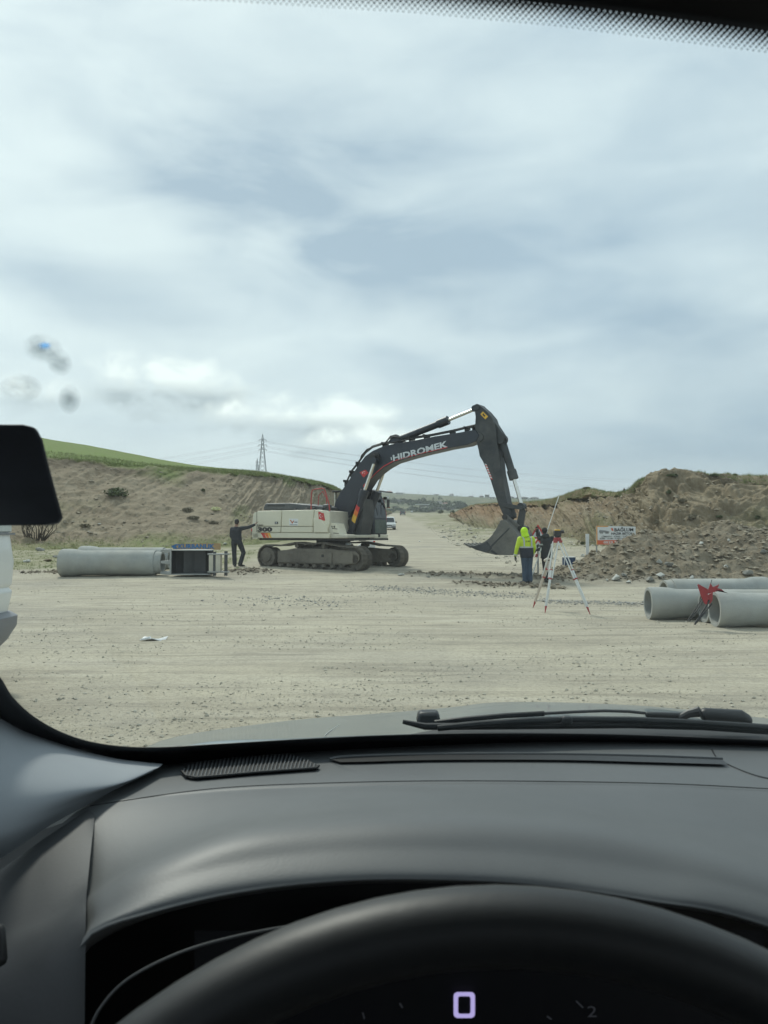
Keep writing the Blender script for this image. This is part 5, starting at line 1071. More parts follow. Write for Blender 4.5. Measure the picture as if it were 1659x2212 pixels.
def person(label, loc, rz, J, parts):
    """J: joints in the person's own frame, x to the right as seen from behind, +y the way the person faces"""
    t = thing('person', label, 'person', loc, rz)
    b = MB(); hc = Vector(J['head']); nk = Vector(J['neck'])
    b.ball(hc + Vector((0, -.005, .02)), (.076, .095, .098), 20); b.ball(hc + Vector((0, .015, -.045)), (.06, .075, .07), 16); b.ball(hc + Vector((0, .098, -.012)), (.013, .022, .02), 8)
    for s_ in (-1, 1): b.ball(hc + Vector((s_ * .077, -.005, -.005)), (.014, .022, .032), 8)
    b.tube([hc + Vector((0, -.01, -.05)), nk + Vector((0, 0, .03)), nk + Vector((0, 0, -.05))], [.052, .056, .075], 14)
    pv = Vector(J['pelvis']); ch = Vector(J['chest'])
    b.tube([pv + Vector((0, 0, -.08)), pv, lerp(pv, ch, .4), ch, nk], [(.13, .09), (.155, .10), (.125, .09), (.16, .105), (.06, .06)], 18, ref=(1, 0, 0))
    for s_ in ('l', 'r'):
        limb(b, [J['sh' + s_], lerp(J['sh' + s_], J['el' + s_], .5), J['el' + s_], lerp(J['el' + s_], J['wr' + s_], .4), J['wr' + s_]], [.052, .046, .038, .038, .025])
        limb(b, [J['hp' + s_], lerp(J['hp' + s_], J['kn' + s_], .5), J['kn' + s_], lerp(J['kn' + s_], J['an' + s_], .35), J['an' + s_]], [.082, .07, .052, .052, .036])
        b.tube([Vector(J['an' + s_]) + Vector((0, -.04, -.03)), Vector(J['an' + s_]) + Vector((0, .12, -.05))], [.035, .03], 10)
        hd = J['hand' + s_]; hand(b, J['wr' + s_], hd[0], hd[1], hd[2], 1.0, hd[3])
    o = b.build('body', M['skin'], t, smooth=180); remesh(o, .0075, 2)
    b = MB()
    for s_ in (-1, 1): b.ball(hc + Vector((s_ * .03, .088, .008)), (.012, .006, .006), 8)
    b.build('eyes', M['shoe'], t)
    b = MB(); b.ball(hc + Vector((0, .086, -.052)), (.022, .006, .006), 8); b.build('mouth', M['redp'], t)
    # trousers
    tr = MB(); tr.tube([pv + Vector((0, 0, -.10)), pv + Vector((0, 0, -.04)), pv + Vector((0, 0, .10))], [(.150, .115), (.185, .13), (.165, .115)], 20, ref=(1, 0, 0))
    tk = parts.get('tk', 1.)
    for s_ in ('l', 'r'): limb(tr, [J['hp' + s_], lerp(J['hp' + s_], J['kn' + s_], .5), J['kn' + s_], lerp(J['kn' + s_], J['an' + s_], .5), lerp(J['kn' + s_], J['an' + s_], .98)], [.105 * tk, .098 * tk, .083 * tk, .082 * tk, .078 * tk])
    remesh(tr.build('trousers', M[parts['trousers']], t, smooth=180), .014, 3)
    # jacket
    jk = MB(); hem = parts['hem']; bot = lerp(pv, ch, hem) if hem >= 0 else pv + Vector((0, 0, hem * .45)); kk = parts.get('jk', 1.)
    jk.tube([bot, lerp(bot, ch, .35), lerp(bot, ch, .7), ch, lerp(ch, nk, .55), lerp(ch, nk, .95)], [(.195 * kk, .145), (.185 * kk, .135), (.192 * kk, .14), (.20 * kk, .14), (.15 * kk, .11), (.075, .075)], 22, ref=(1, 0, 0))
    for s_ in ('l', 'r'): limb(jk, [J['sh' + s_], lerp(J['sh' + s_], J['el' + s_], .5), J['el' + s_], lerp(J['el' + s_], J['wr' + s_], .5), lerp(J['el' + s_], J['wr' + s_], .95)], [.085, .073, .062, .058, .048])
    remesh(jk.build('jacket', M[parts['jacket']], t, smooth=180), .013, 3)
    for s_ in ('l', 'r'):
        an = Vector(J['an' + s_]); b = MB(); yaw = parts.get('toe' + s_, 0); f_ = Vector((math.sin(yaw), math.cos(yaw), 0))
        b.tube([an - f_ * .07 + Vector((0, 0, -.035)), an + Vector((0, 0, -.03)), an + f_ * .10 + Vector((0, 0, -.05)), an + f_ * .19 + Vector((0, 0, -.06))], [(.04, .042), (.047, .05), (.05, .035), (.035, .022)], 14, ref=(1, 0, 0)); b.tube([an + Vector((0, 0, -.04)), an + Vector((0, 0, .08))], [.05, .056], 14); remesh(b.build('shoe', M['shoe'], t, smooth=180), .012, 2)
    if 'hood' in parts:
        b = MB(); b.ball(hc + Vector((0, -.02, .02)), (.112, .125, .130), 20); b.tube([hc + Vector((0, -.03, -.04)), nk + Vector((0, -.03, -.02))], [(.105, .11), (.12, .11)], 18, ref=(1, 0, 0)); remesh(b.build('hood', M[parts['hood']], t, smooth=180), .014, 3)
    if 'hair' in parts:
        b = MB(); b.ball(hc + Vector((0, -.022, .040)), (.086, .098, .092), 18); b.ball(hc + Vector((0, -.05, -.01)), (.074, .062, .06), 14); remesh(b.build('hair', M['hair'], t, smooth=180), .012, 1)
    if 'back_hood' in parts:
        b = MB(); b.ball(nk + Vector((0, -.09, .0)), (.12, .075, .085), 16); remesh(b.build('folded_hood', M[parts['back_hood']], t, smooth=180), .014, 2)
    if 'glove' in parts:
        for s_ in ('l', 'r'): b = MB(); hd = J['hand' + s_]; hand(b, J['wr' + s_], hd[0], hd[1], hd[2], 1.22, hd[3]); w_ = Vector(J['wr' + s_]); dd = Vector(hd[0]).normalized(); b.tube([w_ - dd * .06, w_ + dd * .02], [.045, .036], 12); remesh(b.build('glove', M['glove'], t, smooth=180), .008, 1)
    return t
def ring(par, c, ra, rb, h, m, up=(0, 0, 1), name='reflective_band', n=28):
    b = MB(); c = Vector(c); u = Vector(up).normalized(); b.tube([c - u * h / 2, c + u * h / 2], [(ra, rb), (ra, rb)], n, ref=(1, 0, 0)); return b.build(name, M[m], par)
# 1: yellow hi-vis jacket, seen from behind
k1 = 22.9; X = XY(1136.5, k1); zg = gzp(X, k1)
J = dict(head=(-.055, .03, 1.545), neck=(-.02, -.01, 1.40), chest=(-.01, -.01, 1.27), pelvis=(.02, 0, .88), shl=(-.195, 0, 1.335), shr=(.185, 0, 1.335), ell=(-.29, .0, 1.07), elr=(.26, .04, 1.06), wrl=(-.325, .05, .83), wrr=(.245, .16, .85),
         hpl=(-.07, 0, .86), hpr=(.105, 0, .86), knl=(-.045, .02, .47), knr=(.10, .02, .47), anl=(-.04, 0, .09), anr=(.115, 0, .09), handl=((0, .1, -1), (1, 0, 0), .3, -1), handr=((0, .2, -1), (-1, 0, 0), .4, 1))
p1 = person('person in a yellow hi-vis hooded jacket and blue jeans, standing with the back turned', (X, k1, zg), R(8), J, dict(trousers='jeans', jacket='hivis', hem=.48, hood='hivis_hood', glove=1, tk=1.02, toel=-1.1, jk=1.06))
b = MB(); b.tube([(.02, 0, .78), (.015, 0, .92), (.0, 0, 1.085)], [(.205, .15), (.208, .152), (.212, .155)], 24, ref=(1, 0, 0)); remesh(b.build('jacket_skirt', M['navy_cloth'], p1, smooth=180), .014, 3)
ring(p1, (0, 0, 1.09), .219, .162, .045, 'reflective')
for s_ in (-1, 1): b = MB(); b.tube([(s_ * .115, -.158, 1.10), (s_ * .115, -.166, 1.22), (s_ * .12, -.135, 1.335), (s_ * .125, -.07, 1.40), (s_ * .12, .02, 1.40)], [(.022, .008)] * 5, 8, ref=(1, 0, 0)); b.build('reflective_strap', M['reflective'], p1)
b = MB().mat(M['navy_cloth']); text_on(b, '▲' if False else 'A', (-.07, -.162, 1.255), (.04, 0, 0), (0, 0, .04), .03); b.box((.03, -.160, 1.275), (.07, .006, .022)); b.build('back_print', None, p1)
for s_, e, w_ in (('l', J['ell'], J['wrl']), ('r', J['elr'], J['wrr'])): d = (Vector(w_) - Vector(e)); ring(p1, Vector(w_) - d * .14, .062, .062, .035, 'reflective', d, 'cuff_band', 16)
# 2: dark parka, one arm raised, the other holding the staff
k2 = 23.3; X2 = XY(1178.5, k2); zg2 = gzp(X2, k2)
J = dict(head=(-.03, .05, 1.545), neck=(.0, 0, 1.41), chest=(.03, -.01, 1.27), pelvis=(.03, 0, .88), shl=(-.13, .04, 1.34), shr=(.20, -.02, 1.33), ell=(-.19, .22, 1.33), elr=(-.02, .10, 1.06), wrl=(-.24, .20, 1.50), wrr=(-.235, .12, .98),
         hpl=(-.05, 0, .86), hpr=(.11, 0, .86), knl=(-.03, .02, .47), knr=(.07, .02, .47), anl=(.0, 0, .09), anr=(.12, 0, .09), handl=((-.1, -.1, 1), (-.3, -1, 0), .1, 1), handr=((-1, .2, -.15), (0, .4, -1), 1.0, -1))
p2 = person('person in dark grey hooded parka, one hand raised, other holding a long white staff', (X2, k2, zg2), R(-12), J, dict(trousers='charcoal_cloth', jacket='charcoal_cloth', hem=-.35, hair=1, back_hood='charcoal_cloth', glove=1, tk=.86, jk=.98))
ring(p2, (.03, 0, 1.15), .200, .145, .045, 'reflective'); d = Vector(J['wrr']) - Vector(J['elr']); ring(p2, lerp(J['elr'], J['wrr'], .45), .068, .068, .03, 'reflective', d, 'cuff_band', 16)
a = P(1147, 1250, k2 - .1); e = P(1208.5, 1068, k2 + .1); b = MB(); m_ = lerp(a, e, .56); b.tube([a, m_], .019, 10); b.tube([m_, e], .012, 10); b.tube([m_ - (e - a) * .004, m_ + (e - a) * .004], .026, 10); st = b.build('survey_staff', M['tri_white'], None); tag(st, 'long thin white survey pole held at a slant by the person in the dark parka', 'survey pole')
h_ = P(1159, 1200, k2 - .06); b = MB(); b.tube([h_ - (e - a).normalized() * .05, h_ + (e - a).normalized() * .05], .036, 12); b.build('red_grip', M['tri_red'], st)
# 3: man in black with his arm out to the machine
k3 = 29.3; X3 = XY(511.5, k3); zg3 = gzp(X3, k3); S3 = 1.06
J = dict(head=(.0, .02, 1.60), neck=(-.02, 0, 1.45), chest=(-.02, -.01, 1.31), pelvis=(.0, 0, .92), shl=(-.165, 0, 1.355), shr=(.15, .0, 1.375), ell=(-.21, .05, 1.10), elr=(.42, .04, 1.42), wrl=(-.13, .20, .95), wrr=(.64, .08, 1.52),
         hpl=(-.10, 0, .90), hpr=(.09, 0, .90), knl=(-.09, .02, .49), knr=(.24, .06, .50), anl=(-.07, 0, .09), anr=(.13, 0, .09), handl=((.3, .3, -1), (1, 0, 0), .5, -1), handr=((.7, .2, .8), (.9, 0, -.7), .2, 1))
p3 = person('person in black jacket and trousers with dark hair, one arm stretched towards the excavator', (X3, k3, zg3), 0, J, dict(trousers='black_cloth', jacket='black_cloth', hem=.08, hair=1, tk=1.0, toer=.9)); p3.scale = (S3,) * 3
# ------------------------------------------------------------------ houses, trees and poles on the far hill
M['wall_pale'] = mat('pale_house_wall', (.50, .48, .43), .85, var=.08, scale=.3); M['wall_grey'] = mat('grey_house_wall', (.26, .255, .235), .85, var=.12, scale=.3); M['wall_white'] = mat('white_house_wall', (.72, .72, .69), .8, var=.05, scale=.3)
M['roof_red'] = mat('red_tile_roof', (.25, .10, .07), .8, var=.15, scale=.5); M['roof_grey'] = mat('grey_roof', (.16, .155, .15), .8, var=.15, scale=.5); M['roof_white'] = mat('white_sheet_roof', (.70, .71, .68), .6, var=.05, scale=.3); M['win'] = mat('far_window', (.03, .035, .04), .2, var=.1)
def qh(x, y): return 822.9 + .215 * x, 1042.3 + .215 * y
def ghit(px, py):
    h_ = hit(px, py, (ground,)); k = 0
    while h_ is None and k < 30: py += .5; k += 1; h_ = hit(px, py, (ground,))
    return h_[0]
def house(x, yb, wpx, hpx, wall, roof, label, storeys=1, cat='house', rk='hip', name='house'):
    c = ghit(*qh(x, yb)); k = c.y / 1646 * .215; W_, H_ = wpx * k, hpx * k; Dp = W_ * .6
    t = thing(name, label, cat, c + Vector((0, Dp / 2, -.3)), R(random.uniform(-12, 12)), 'buildings on the far hillside')
    hw = H_ * (.62 if rk == 'hip' else .85); b = MB(); b.box((0, 0, hw / 2), (W_, Dp, hw)); b.build('wall', M[wall], t)
    b = MB()
    if rk == 'hip': o_ = W_ * .06; b.add([(-W_ / 2 - o_, -Dp / 2 - o_, hw), (W_ / 2 + o_, -Dp / 2 - o_, hw), (W_ / 2 + o_, Dp / 2 + o_, hw), (-W_ / 2 - o_, Dp / 2 + o_, hw), (-W_ * .2, 0, H_), (W_ * .2, 0, H_)], [(0, 1, 5, 4), (1, 2, 5), (2, 3, 4, 5), (3, 0, 4), (3, 2, 1, 0)])
    else: b.box((0, 0, hw + .1), (W_ * 1.06, Dp * 1.1, max(.3, H_ * .12)), Matrix.Rotation(R(2), 3, 'Y'))
    b.build('roof', M[roof], t)
    for s_ in range(storeys):
        n = max(2, int(W_ / 3.2))
        for i in range(n):
            b = MB(); z = hw * (s_ + .55) / storeys; b.box((-W_ / 2 + W_ * (i + .5) / n, -Dp / 2, z), (W_ / n * .42, .12, min(1.4, hw / storeys * .45))); b.build('window', M['win'], t)
    return t
house(82, 92, 66, 24, 'wall_pale', 'roof_red', 'pavilion with a red hipped roof on the skyline just right of the excavator cab')
house(188, 120, 74, 22, 'wall_pale', 'roof_grey', 'cream low house below the red roofed pavilion', rk='flat')
house(68, 155, 22, 24, 'wall_white', 'roof_grey', 'small white cube house next to the cab mirror', rk='flat')
house(182, 196, 84, 24, 'wall_grey', 'roof_grey', 'long dark barn low on the far slope', rk='flat', cat='barn', name='barn')
house(710, 132, 50, 24, 'wall_white', 'roof_grey', 'white walled house high on the middle of the hill')
house(766, 137, 15, 13, 'wall_white', 'roof_grey', 'tiny white hut beside the white walled house', rk='flat', cat='hut', name='hut')
house(906, 131, 50, 16, 'wall_grey', 'roof_grey', 'low dark roofed house on the skyline left of the tower house')
house(1012, 133, 42, 20, 'wall_grey', 'roof_grey', 'dark gabled house directly left of the two storey tower house')
house(1068, 134, 42, 32, 'wall_grey', 'roof_grey', 'square two storey house with a flat roof on the skyline', 2, rk='flat')
house(1118, 165, 56, 22, 'wall_pale', 'roof_grey', 'pale house low behind the excavator arm', rk='flat')
house(1312, 158, 60, 22, 'wall_grey', 'roof_grey', 'grey house right behind the excavator arm')
house(1422, 165, 120, 26, 'wall_grey', 'roof_grey', 'wide grey farmhouse between the bucket cylinder and the right bank')
house(1545, 168, 84, 26, 'wall_pale', 'roof_grey', 'broad cream house furthest right on the skyline')
house(1488, 180, 42, 15, 'wall_white', 'roof_white', 'small bright white shed below the cream house', rk='flat', cat='shed', name='shed')
house(590, 213, 54, 30, 'wall_white', 'roof_grey', 'white house with a dark roof among the trees of the valley')
house(650, 219, 64, 20, 'wall_pale', 'roof_red', 'house with a red roof among the trees of the valley')
def shed():
    c = ghit(*qh(418, 262)); k = c.y / 1646 * .215; W_ = 142 * k; t = thing('open_shed', 'long farm shed with a bright white roof beyond the end of the road', 'shed', c, R(3)); H_ = 44 * k
    b = MB(); b.box((0, W_ * .15, H_ * .93), (W_, W_ * .32, H_ * .14), Matrix.Rotation(R(-3), 3, 'X')); b.build('roof', M['roof_white'], t)
    for i in range(8): b = MB(); b.box((-W_ / 2 + W_ * (i + .3) / 7.6, 0, H_ * .43), (W_ * .012, W_ * .012, H_ * .86)); b.build('post', M['wall_grey'], t)
    b = MB(); b.box((W_ * .12, W_ * .2, H_ * .4), (W_ * .62, W_ * .2, H_ * .78)); b.build('back_wall', M['wall_grey'], t)
    b = MB(); b.box((W_ * .25, W_ * .02, H_ * .22), (W_ * .4, W_ * .05, H_ * .4)); b.build('low_wall', M['wall_pale'], t)
shed()
house(640, 274, 190, 26, 'wall_grey', 'roof_grey', 'low grey outbuilding right of the white roofed shed', rk='flat', cat='barn', name='barn')
# trees
def tree_parts(seed):
    r = np.random.default_rng(seed); n = 900; lob = r.normal(0, 1, (9, 3)); lob /= np.linalg.norm(lob, axis=1)[:, None]; lob *= np.array([.55, .5, .42]); i = r.integers(0, 9, n)
    u = r.normal(0, 1, (n, 3)); u /= np.linalg.norm(u, axis=1)[:, None]; p = lob[i] + u * (r.uniform(.3, 1, (n, 1)) ** .5) * .48; p[:, 2] += .75 * 1.0
    A_ = r.normal(0, 1, (n, 3)); A_ /= np.linalg.norm(A_, axis=1)[:, None]; B_2 = np.cross(A_, r.normal(0, 1, (n, 3))); B_2 /= np.linalg.norm(B_2, axis=1)[:, None]; s_ = r.uniform(.05, .1, (n, 1))
    cm = np_mesh('crown', np.stack([p - A_ * s_, p + B_2 * s_ * .8, p + A_ * s_, p - B_2 * s_ * .8], 1).reshape(-1, 3), np.arange(4 * n).reshape(-1, 4), M['tree_leaf'], False)
    b = MB(); b.tube([(0, 0, -.1), (.02, 0, .3), (0, .02, .7)], [.06, .045, .02], 7)
    for q in range(5): a = q * 1.3; b.tube([(0, 0, .3 + q * .05), (.3 * math.cos(a), .3 * math.sin(a), .65), (.5 * math.cos(a), .5 * math.sin(a), .85)], [.03, .018, .006], 5)
    return cm, b.mesh('trunk', M['bark'], 60)
TPs = [tree_parts(s) for s in range(3)]
def tree(x, y, wpx, hpx, label, i=0, pt=None, group='trees on the far hillside'):
    c = pt or ghit(*qh(x, y)); k = c.y / 1646 * .215; t = thing('tree', label, 'tree', c, random.uniform(0, 6), group); sx2, sz = wpx * k / 2 / .95, hpx * k / 1.55
    cr_ = link('crown', TPs[i % 3][0], t); tr_ = link('trunk', TPs[i % 3][1], t)
    for o in (cr_, tr_): o.scale = (sx2, sx2, sz)
TL_ = [(775, 262, 76, 66, 'tallest dark tree of the clump on the far slope right of the road end'), (835, 264, 60, 56, 'dark tree at the right end of the tallest clump'), (812, 276, 70, 44, 'lower green tree in front of the dark clump'), (722, 318, 56, 42, 'round dark bush tree where the reddish bank begins'), (790, 310, 50, 30, 'low bush tree behind the start of the reddish bank'), (556, 106, 70, 14, 'flat dark trees on the skyline above the middle of the valley'), (300, 276, 60, 44, 'green tree beside the left end of the white roofed shed'), (350, 292, 60, 34, 'bushy tree below the left end of the white roofed shed'), (540, 292, 70, 38, 'bushy tree in front of the grey outbuilding'), (600, 312, 70, 40, 'dark bush tree below the grey outbuilding'), (470, 300, 90, 26, 'low green bushes under the white roofed shed'), (680, 286, 60, 40, 'tree beside the farm track on the far slope'), (300, 205, 70, 40, 'tree group right of the long dark barn'), (240, 205, 50, 28, 'small tree touching the long dark barn'), (120, 196, 50, 26, 'small tree left of the long dark barn'), (360, 214, 70, 40, 'tree above the roof of the white shed'), (150, 262, 90, 30, 'bush on the green slope left of the road'), (100, 300, 80, 40, 'bush close to the excavator mirror'), (500, 240, 60, 30, 'tree right of the white shed roof'), (640, 250, 50, 30, 'tree below the red roofed valley house'), (1380, 214, 60, 14, 'low dark bush on the plateau behind the bucket'), (1240, 178, 60, 14, 'dark bush behind the excavator arm'), (430, 190, 60, 26, 'pale tree in the middle of the far slope')]
for i, q in enumerate(TL_): tree(*q[:4], q[4], i)
n = 260; px = rng.uniform(825, 1010, n); py = rng.uniform(1078, 1106, n); pts = []
r_ = np.random.default_rng(3)
for a_, c_ in zip(px, py):
    h_ = hit(a_, c_, (ground,))
    if h_ is not None and h_[0].y > 340 and vnoise(np.array([h_[0].x / 35]), np.array([h_[0].y / 60]), 7)[0] > .52: pts.append(h_[0])
V = []; F = []
for p in pts:
    for q in range(16): c = p + Vector((r_.normal(0, 1.6), r_.normal(0, 1.6), abs(r_.normal(0, 1)) * 1.1)); a3, b3 = Vector(r_.normal(0, .7, 3)), Vector(r_.normal(0, .7, 3)); o_ = len(V); V += [c - a3, c + b3, c + a3, c - b3]; F.append((o_, o_ + 1, o_ + 2, o_ + 3))
if V: me = bpy.data.meshes.new('far_bushes'); me.from_pydata([tuple(v) for v in V], [], F); me.materials.append(M['tree_leaf']); tag(link('far_bushes', me), kind='stuff')
for i, (x, yt, yb, lab) in enumerate([(170, 66, 96, 'short pole on the skyline right of the red pavilion'), (240, 54, 100, 'tallest utility pole on the skyline left of the hill middle'), (376, 74, 102, 'utility pole with a transformer on the skyline'), (498, 70, 104, 'utility pole left of the flat skyline trees'), (598, 90, 107, 'very short pole right of the flat skyline trees'), (718, 78, 112, 'utility pole above the white walled house'), (802, 88, 120, 'thin pole right of the white walled house'), (922, 92, 124, 'thin pole above the low dark roofed house'), (1005, 92, 128, 'pole above the dark gabled house')]):
    c = ghit(*qh(x, yb)); k = c.y / 1646 * .215; hh = (yb - yt) * k; t = thing('utility_pole', lab, 'utility pole', c, 0, 'poles on the far skyline'); b = MB(); b.tube([(0, 0, -.3), (0, 0, hh)], [.26, .16], 8); b.build('pole', M['wall_grey'], t); b = MB(); b.box((0, 0, hh * .93), (hh * .14, .2, .22)); b.build('crossarm', M['wall_grey'], t)
    if i == 2: b = MB(); b.box((0, -.3, hh * .8), (1.6, 1.0, 1.6)); b.build('transformer', M['wall_grey'], t)

# ------------------------------------------------------------------ power lines
M['lattice'] = mat('pylon_steel', (.20, .215, .22), .6, .3, var=.1)
def pylon(px, py, d, H, arms, label, th=.16):
    c = P(px, py, d); t = thing('pylon', label, 'pylon', c); lv = np.linspace(0, 1, 11); half = lambda f: H * (.085 * (1 - f) ** 1.3 + .012) if f < .999 else .01
    for s_ in ((-1, -1), (1, -1), (1, 1), (-1, 1)): b = MB(); [b.beam((s_[0] * half(a_), s_[1] * half(a_), a_ * H), (s_[0] * half(e_), s_[1] * half(e_), e_ * H), th) for a_, e_ in zip(lv[:-1], lv[1:])]; b.build('leg', M['lattice'], t)
    b = MB()
    for a_, e_ in zip(lv[:-1], lv[1:]):
        for (s0, s1) in (((-1, -1), (1, -1)), ((1, -1), (1, 1)), ((1, 1), (-1, 1)), ((-1, 1), (-1, -1))):
            h0, h1 = half(a_), half(e_); b.beam((s0[0] * h0, s0[1] * h0, a_ * H), (s1[0] * h1, s1[1] * h1, e_ * H), th * .55); b.beam((s1[0] * h0, s1[1] * h0, a_ * H), (s0[0] * h1, s0[1] * h1, e_ * H), th * .55)
    b.build('bracing', M['lattice'], t)
    for f, l in arms: b = MB(); z = f * H; b.beam((-l * H, 0, z), (l * H, 0, z), th); b.beam((-l * H, 0, z), (0, 0, z + .035 * H), th * .7); b.beam((l * H, 0, z), (0, 0, z + .035 * H), th * .7); [b.tube([(q * l * H, 0, z), (q * l * H, 0, z - .03 * H)], th * .9, 6) for q in (-1, 1)]; b.build('crossarm', M['lattice'], t)
    return c, H
PD = 420.; k = PD / 1646
c1, h1 = pylon(567, 1030, PD, (1030 - 937) * k, [(.60 + .04, .085), (.74, .10), (.86, .085)], 'tall lattice pylon standing behind the crest of the left hill', .17)
pylon(555.5, 1030, PD + 60, 40 * (PD + 60) / 1646, [(.62, .09), (.8, .09)], 'smaller lattice pylon just left of the tall one', .16)
M['wire'] = mat('power_cable', (.16, .17, .18), .5, .5, var=.05)
def wire(p0, p1, sag, label):
    b = MB(); n = 26; b.tube([Vector(p0).lerp(Vector(p1), i / n) - Vector((0, 0, sag * 4 * (i / n) * (1 - i / n))) for i in range(n + 1)], .032, 5); tag(b.build('power_cable', M['wire'], None), label, 'cable', 'cables of the power line')
for i, (f, l) in enumerate([(.64, .085), (.74, .10), (.86, .085)]):
    for s_ in (-1, 1):
        a = c1 + Vector((s_ * l * h1, 0, (f - .03) * h1)); nm = ('lowest', 'middle', 'upper')[i] + (' left' if s_ < 0 else ' right')
        wire(a, P(-330 , 1058 - (f - .64) * 150 + s_ * 2, 560), 9, f'{nm} cable running left from the tall pylon over the green hill')
        wire(a, P(2050, 1052 - (f - .64) * 190 + s_ * 5, 600), 17, f'{nm} cable running right from the tall pylon behind the excavator boom')

# ------------------------------------------------------------------ vehicles
M['car_white'] = mat('white_car_paint', (.70, .72, .70), .3, var=.04, scale=1, dust=.15, coat=.4); M['car_dark'] = mat('dark_car_paint', (.05, .055, .06), .35, var=.1, dust=.35, coat=.3); M['car_glass'] = mat('car_window', (.02, .03, .035), .06, var=.1, spec=.7); M['bumper'] = mat('grey_bumper_plastic', (.17, .18, .20), .5, var=.06, dust=.2, scale=2); M['tyre'] = mat('tyre_rubber', (.02, .02, .02), .85, var=.2, dust=.5); M['rim'] = mat('wheel_rim', (.35, .35, .35), .4, .6); M['lamp'] = mat('headlamp_glass', (.60, .62, .62), .1, spec=.7); M['tail'] = mat('tail_lamp', (.35, .02, .02), .2)
def car(x, y, z, rz, paint, label, front=True, W_=1.72, H_=1.80, L2=4.1, van=True):
    t = thing('car', label, 'car', (x, y, z), rz)   # +y is the nose
    yb, yf = -L2 / 2, L2 / 2
    if van: side = [(yb, .35), (yb, 1.0), (yb + .06, H_ - .12), (yb + .2, H_ - .02), (.6, H_), (.85, H_ - .1), (1.30, 1.02), (yf - .12, .88), (yf, .72), (yf, .32)]
    else: side = [(yb, .35), (yb + .02, .98), (yb + .55, 1.05), (-.9, H_ - .04), (.3, H_), (1.05, .98), (yf - .15, .78), (yf, .6), (yf, .3)]
    b = MB(); b.prism([(p, q) for p, q in side if q < 1.03] , -W_ / 2, W_ / 2, 'x'); b.build('body', M[paint], t, bevel=.06)
    cab_ = [(p, q) for p, q in side if q > .95]; n = len(cab_); b = MB(); tp = lambda q: W_ / 2 - .03 - max(0, q - .98) * .17
    b.add([(-tp(q), p, q) for p, q in cab_] + [(tp(q), p, q) for p, q in cab_], [tuple(range(n)), tuple(reversed(range(n, 2 * n)))] + [(i, i + n, (i + 1) % n + n, (i + 1) % n) for i in range(n)]); b.build('cabin', M[paint], t, bevel=.04)
    def pane(nm, p0, p1, inset=.10):
        b = MB(); d = (Vector((0, p1[0] - p0[0], p1[1] - p0[1]))); nn = Vector((0, d.z, -d.y)).normalized() * .015
        if p0[0] < 0: nn = -nn
        if nn.y * p0[0] < 0: nn = -nn
        q = [Vector((s_ * (tp(z_) - inset), y_, z_)) + nn for s_, y_, z_ in ((-1, *p0), (1, *p0), (1, *p1), (-1, *p1))]; b.add(q + [v - nn * 1.6 for v in q], [(0, 1, 2, 3), (7, 6, 5, 4), (0, 4, 5, 1), (1, 5, 6, 2), (2, 6, 7, 3), (3, 7, 4, 0)]); b.build(nm, M['car_glass'], t)
    if van: pane('windscreen', (1.27, 1.08), (.88, H_ - .15)); pane('rear_window', (yb + .01, 1.08), (yb + .05, H_ - .25))
    else: pane('windscreen', (1.0, 1.02), (.38, H_ - .07)); pane('rear_window', (yb + .58, 1.08), (-.95, H_ - .09))
    for s_ in (-1, 1):
        b = MB(); zt_ = H_ - .22; b.add([(s_ * (tp(z_) + .008), y_, z_) for y_, z_ in ((-1.2, 1.06), (1.05, 1.06), (.72, zt_), (-1.1, zt_))], [(0, 1, 2, 3)]); o = b.build('side_window', M['car_glass'], t); o.modifiers.new('thick', 'SOLIDIFY').thickness = .01
        b = MB(); b.box((s_ * (W_ / 2 + .10), .95, 1.08), (.20, .10, .15)); b.build('wing_mirror', M['black'], t, bevel=.03)
        b = MB(); b.box((s_ * .62, yf - .02, .70), (.36, .10, .19)); b.build('headlight', M['lamp'], t, bevel=.03)
        b = MB(); b.box((s_ * (W_ / 2 - .09), yb, .95), (.16, .06, .4)); b.build('tail_light', M['tail'], t, bevel=.02)
        for yw in (yb + .75, yf - .80):
            b = MB(); b.tube([(s_ * (W_ / 2 - .22), yw, .31), (s_ * (W_ / 2 + .01), yw, .31)], .31, 22); wq = b.build('wheel', M['tyre'], t, bevel=.03); b = MB(); b.tube([(s_ * (W_ / 2 + .005), yw, .31), (s_ * (W_ / 2 + .02), yw, .31)], .19, 16); b.build('rim', M['rim'], wq)
    for yq, nm in ((yf, 'front_bumper'), (yb, 'rear_bumper')): b = MB(); b.box((0, yq, .42), (W_ * .98, .16, .26)); b.build(nm, M['bumper'], t, bevel=.05)
    b = MB(); b.box((0, yf + .085, .45), (.50, .01, .11)); b.box((0, yb - .085, .55), (.5, .01, .11)); b.build('number_plate', M['white'], t)
    b = MB(); b.box((0, yf + .01, .62), (.7, .06, .08)); b.build('grille', M['black'], t); return t
x = XY(839.5, 101); car(x, 101 + 2.0, gzp(x, 100), R(183), 'car_white', 'small white passenger van driving towards the camera beside the excavator cab')
h_ = ghit(869.8, 1113.2); car(h_.x, h_.y, h_.z, R(-2), 'car_dark', 'dark hatchback driving away on the left side of the distant road', van=False, H_=1.5, W_=1.76)
h_ = ghit(890, 1107); car(h_.x, h_.y + 3, h_.z, R(181), 'car_white', 'white car just coming over the crest of the distant road', W_=1.75, H_=1.6)
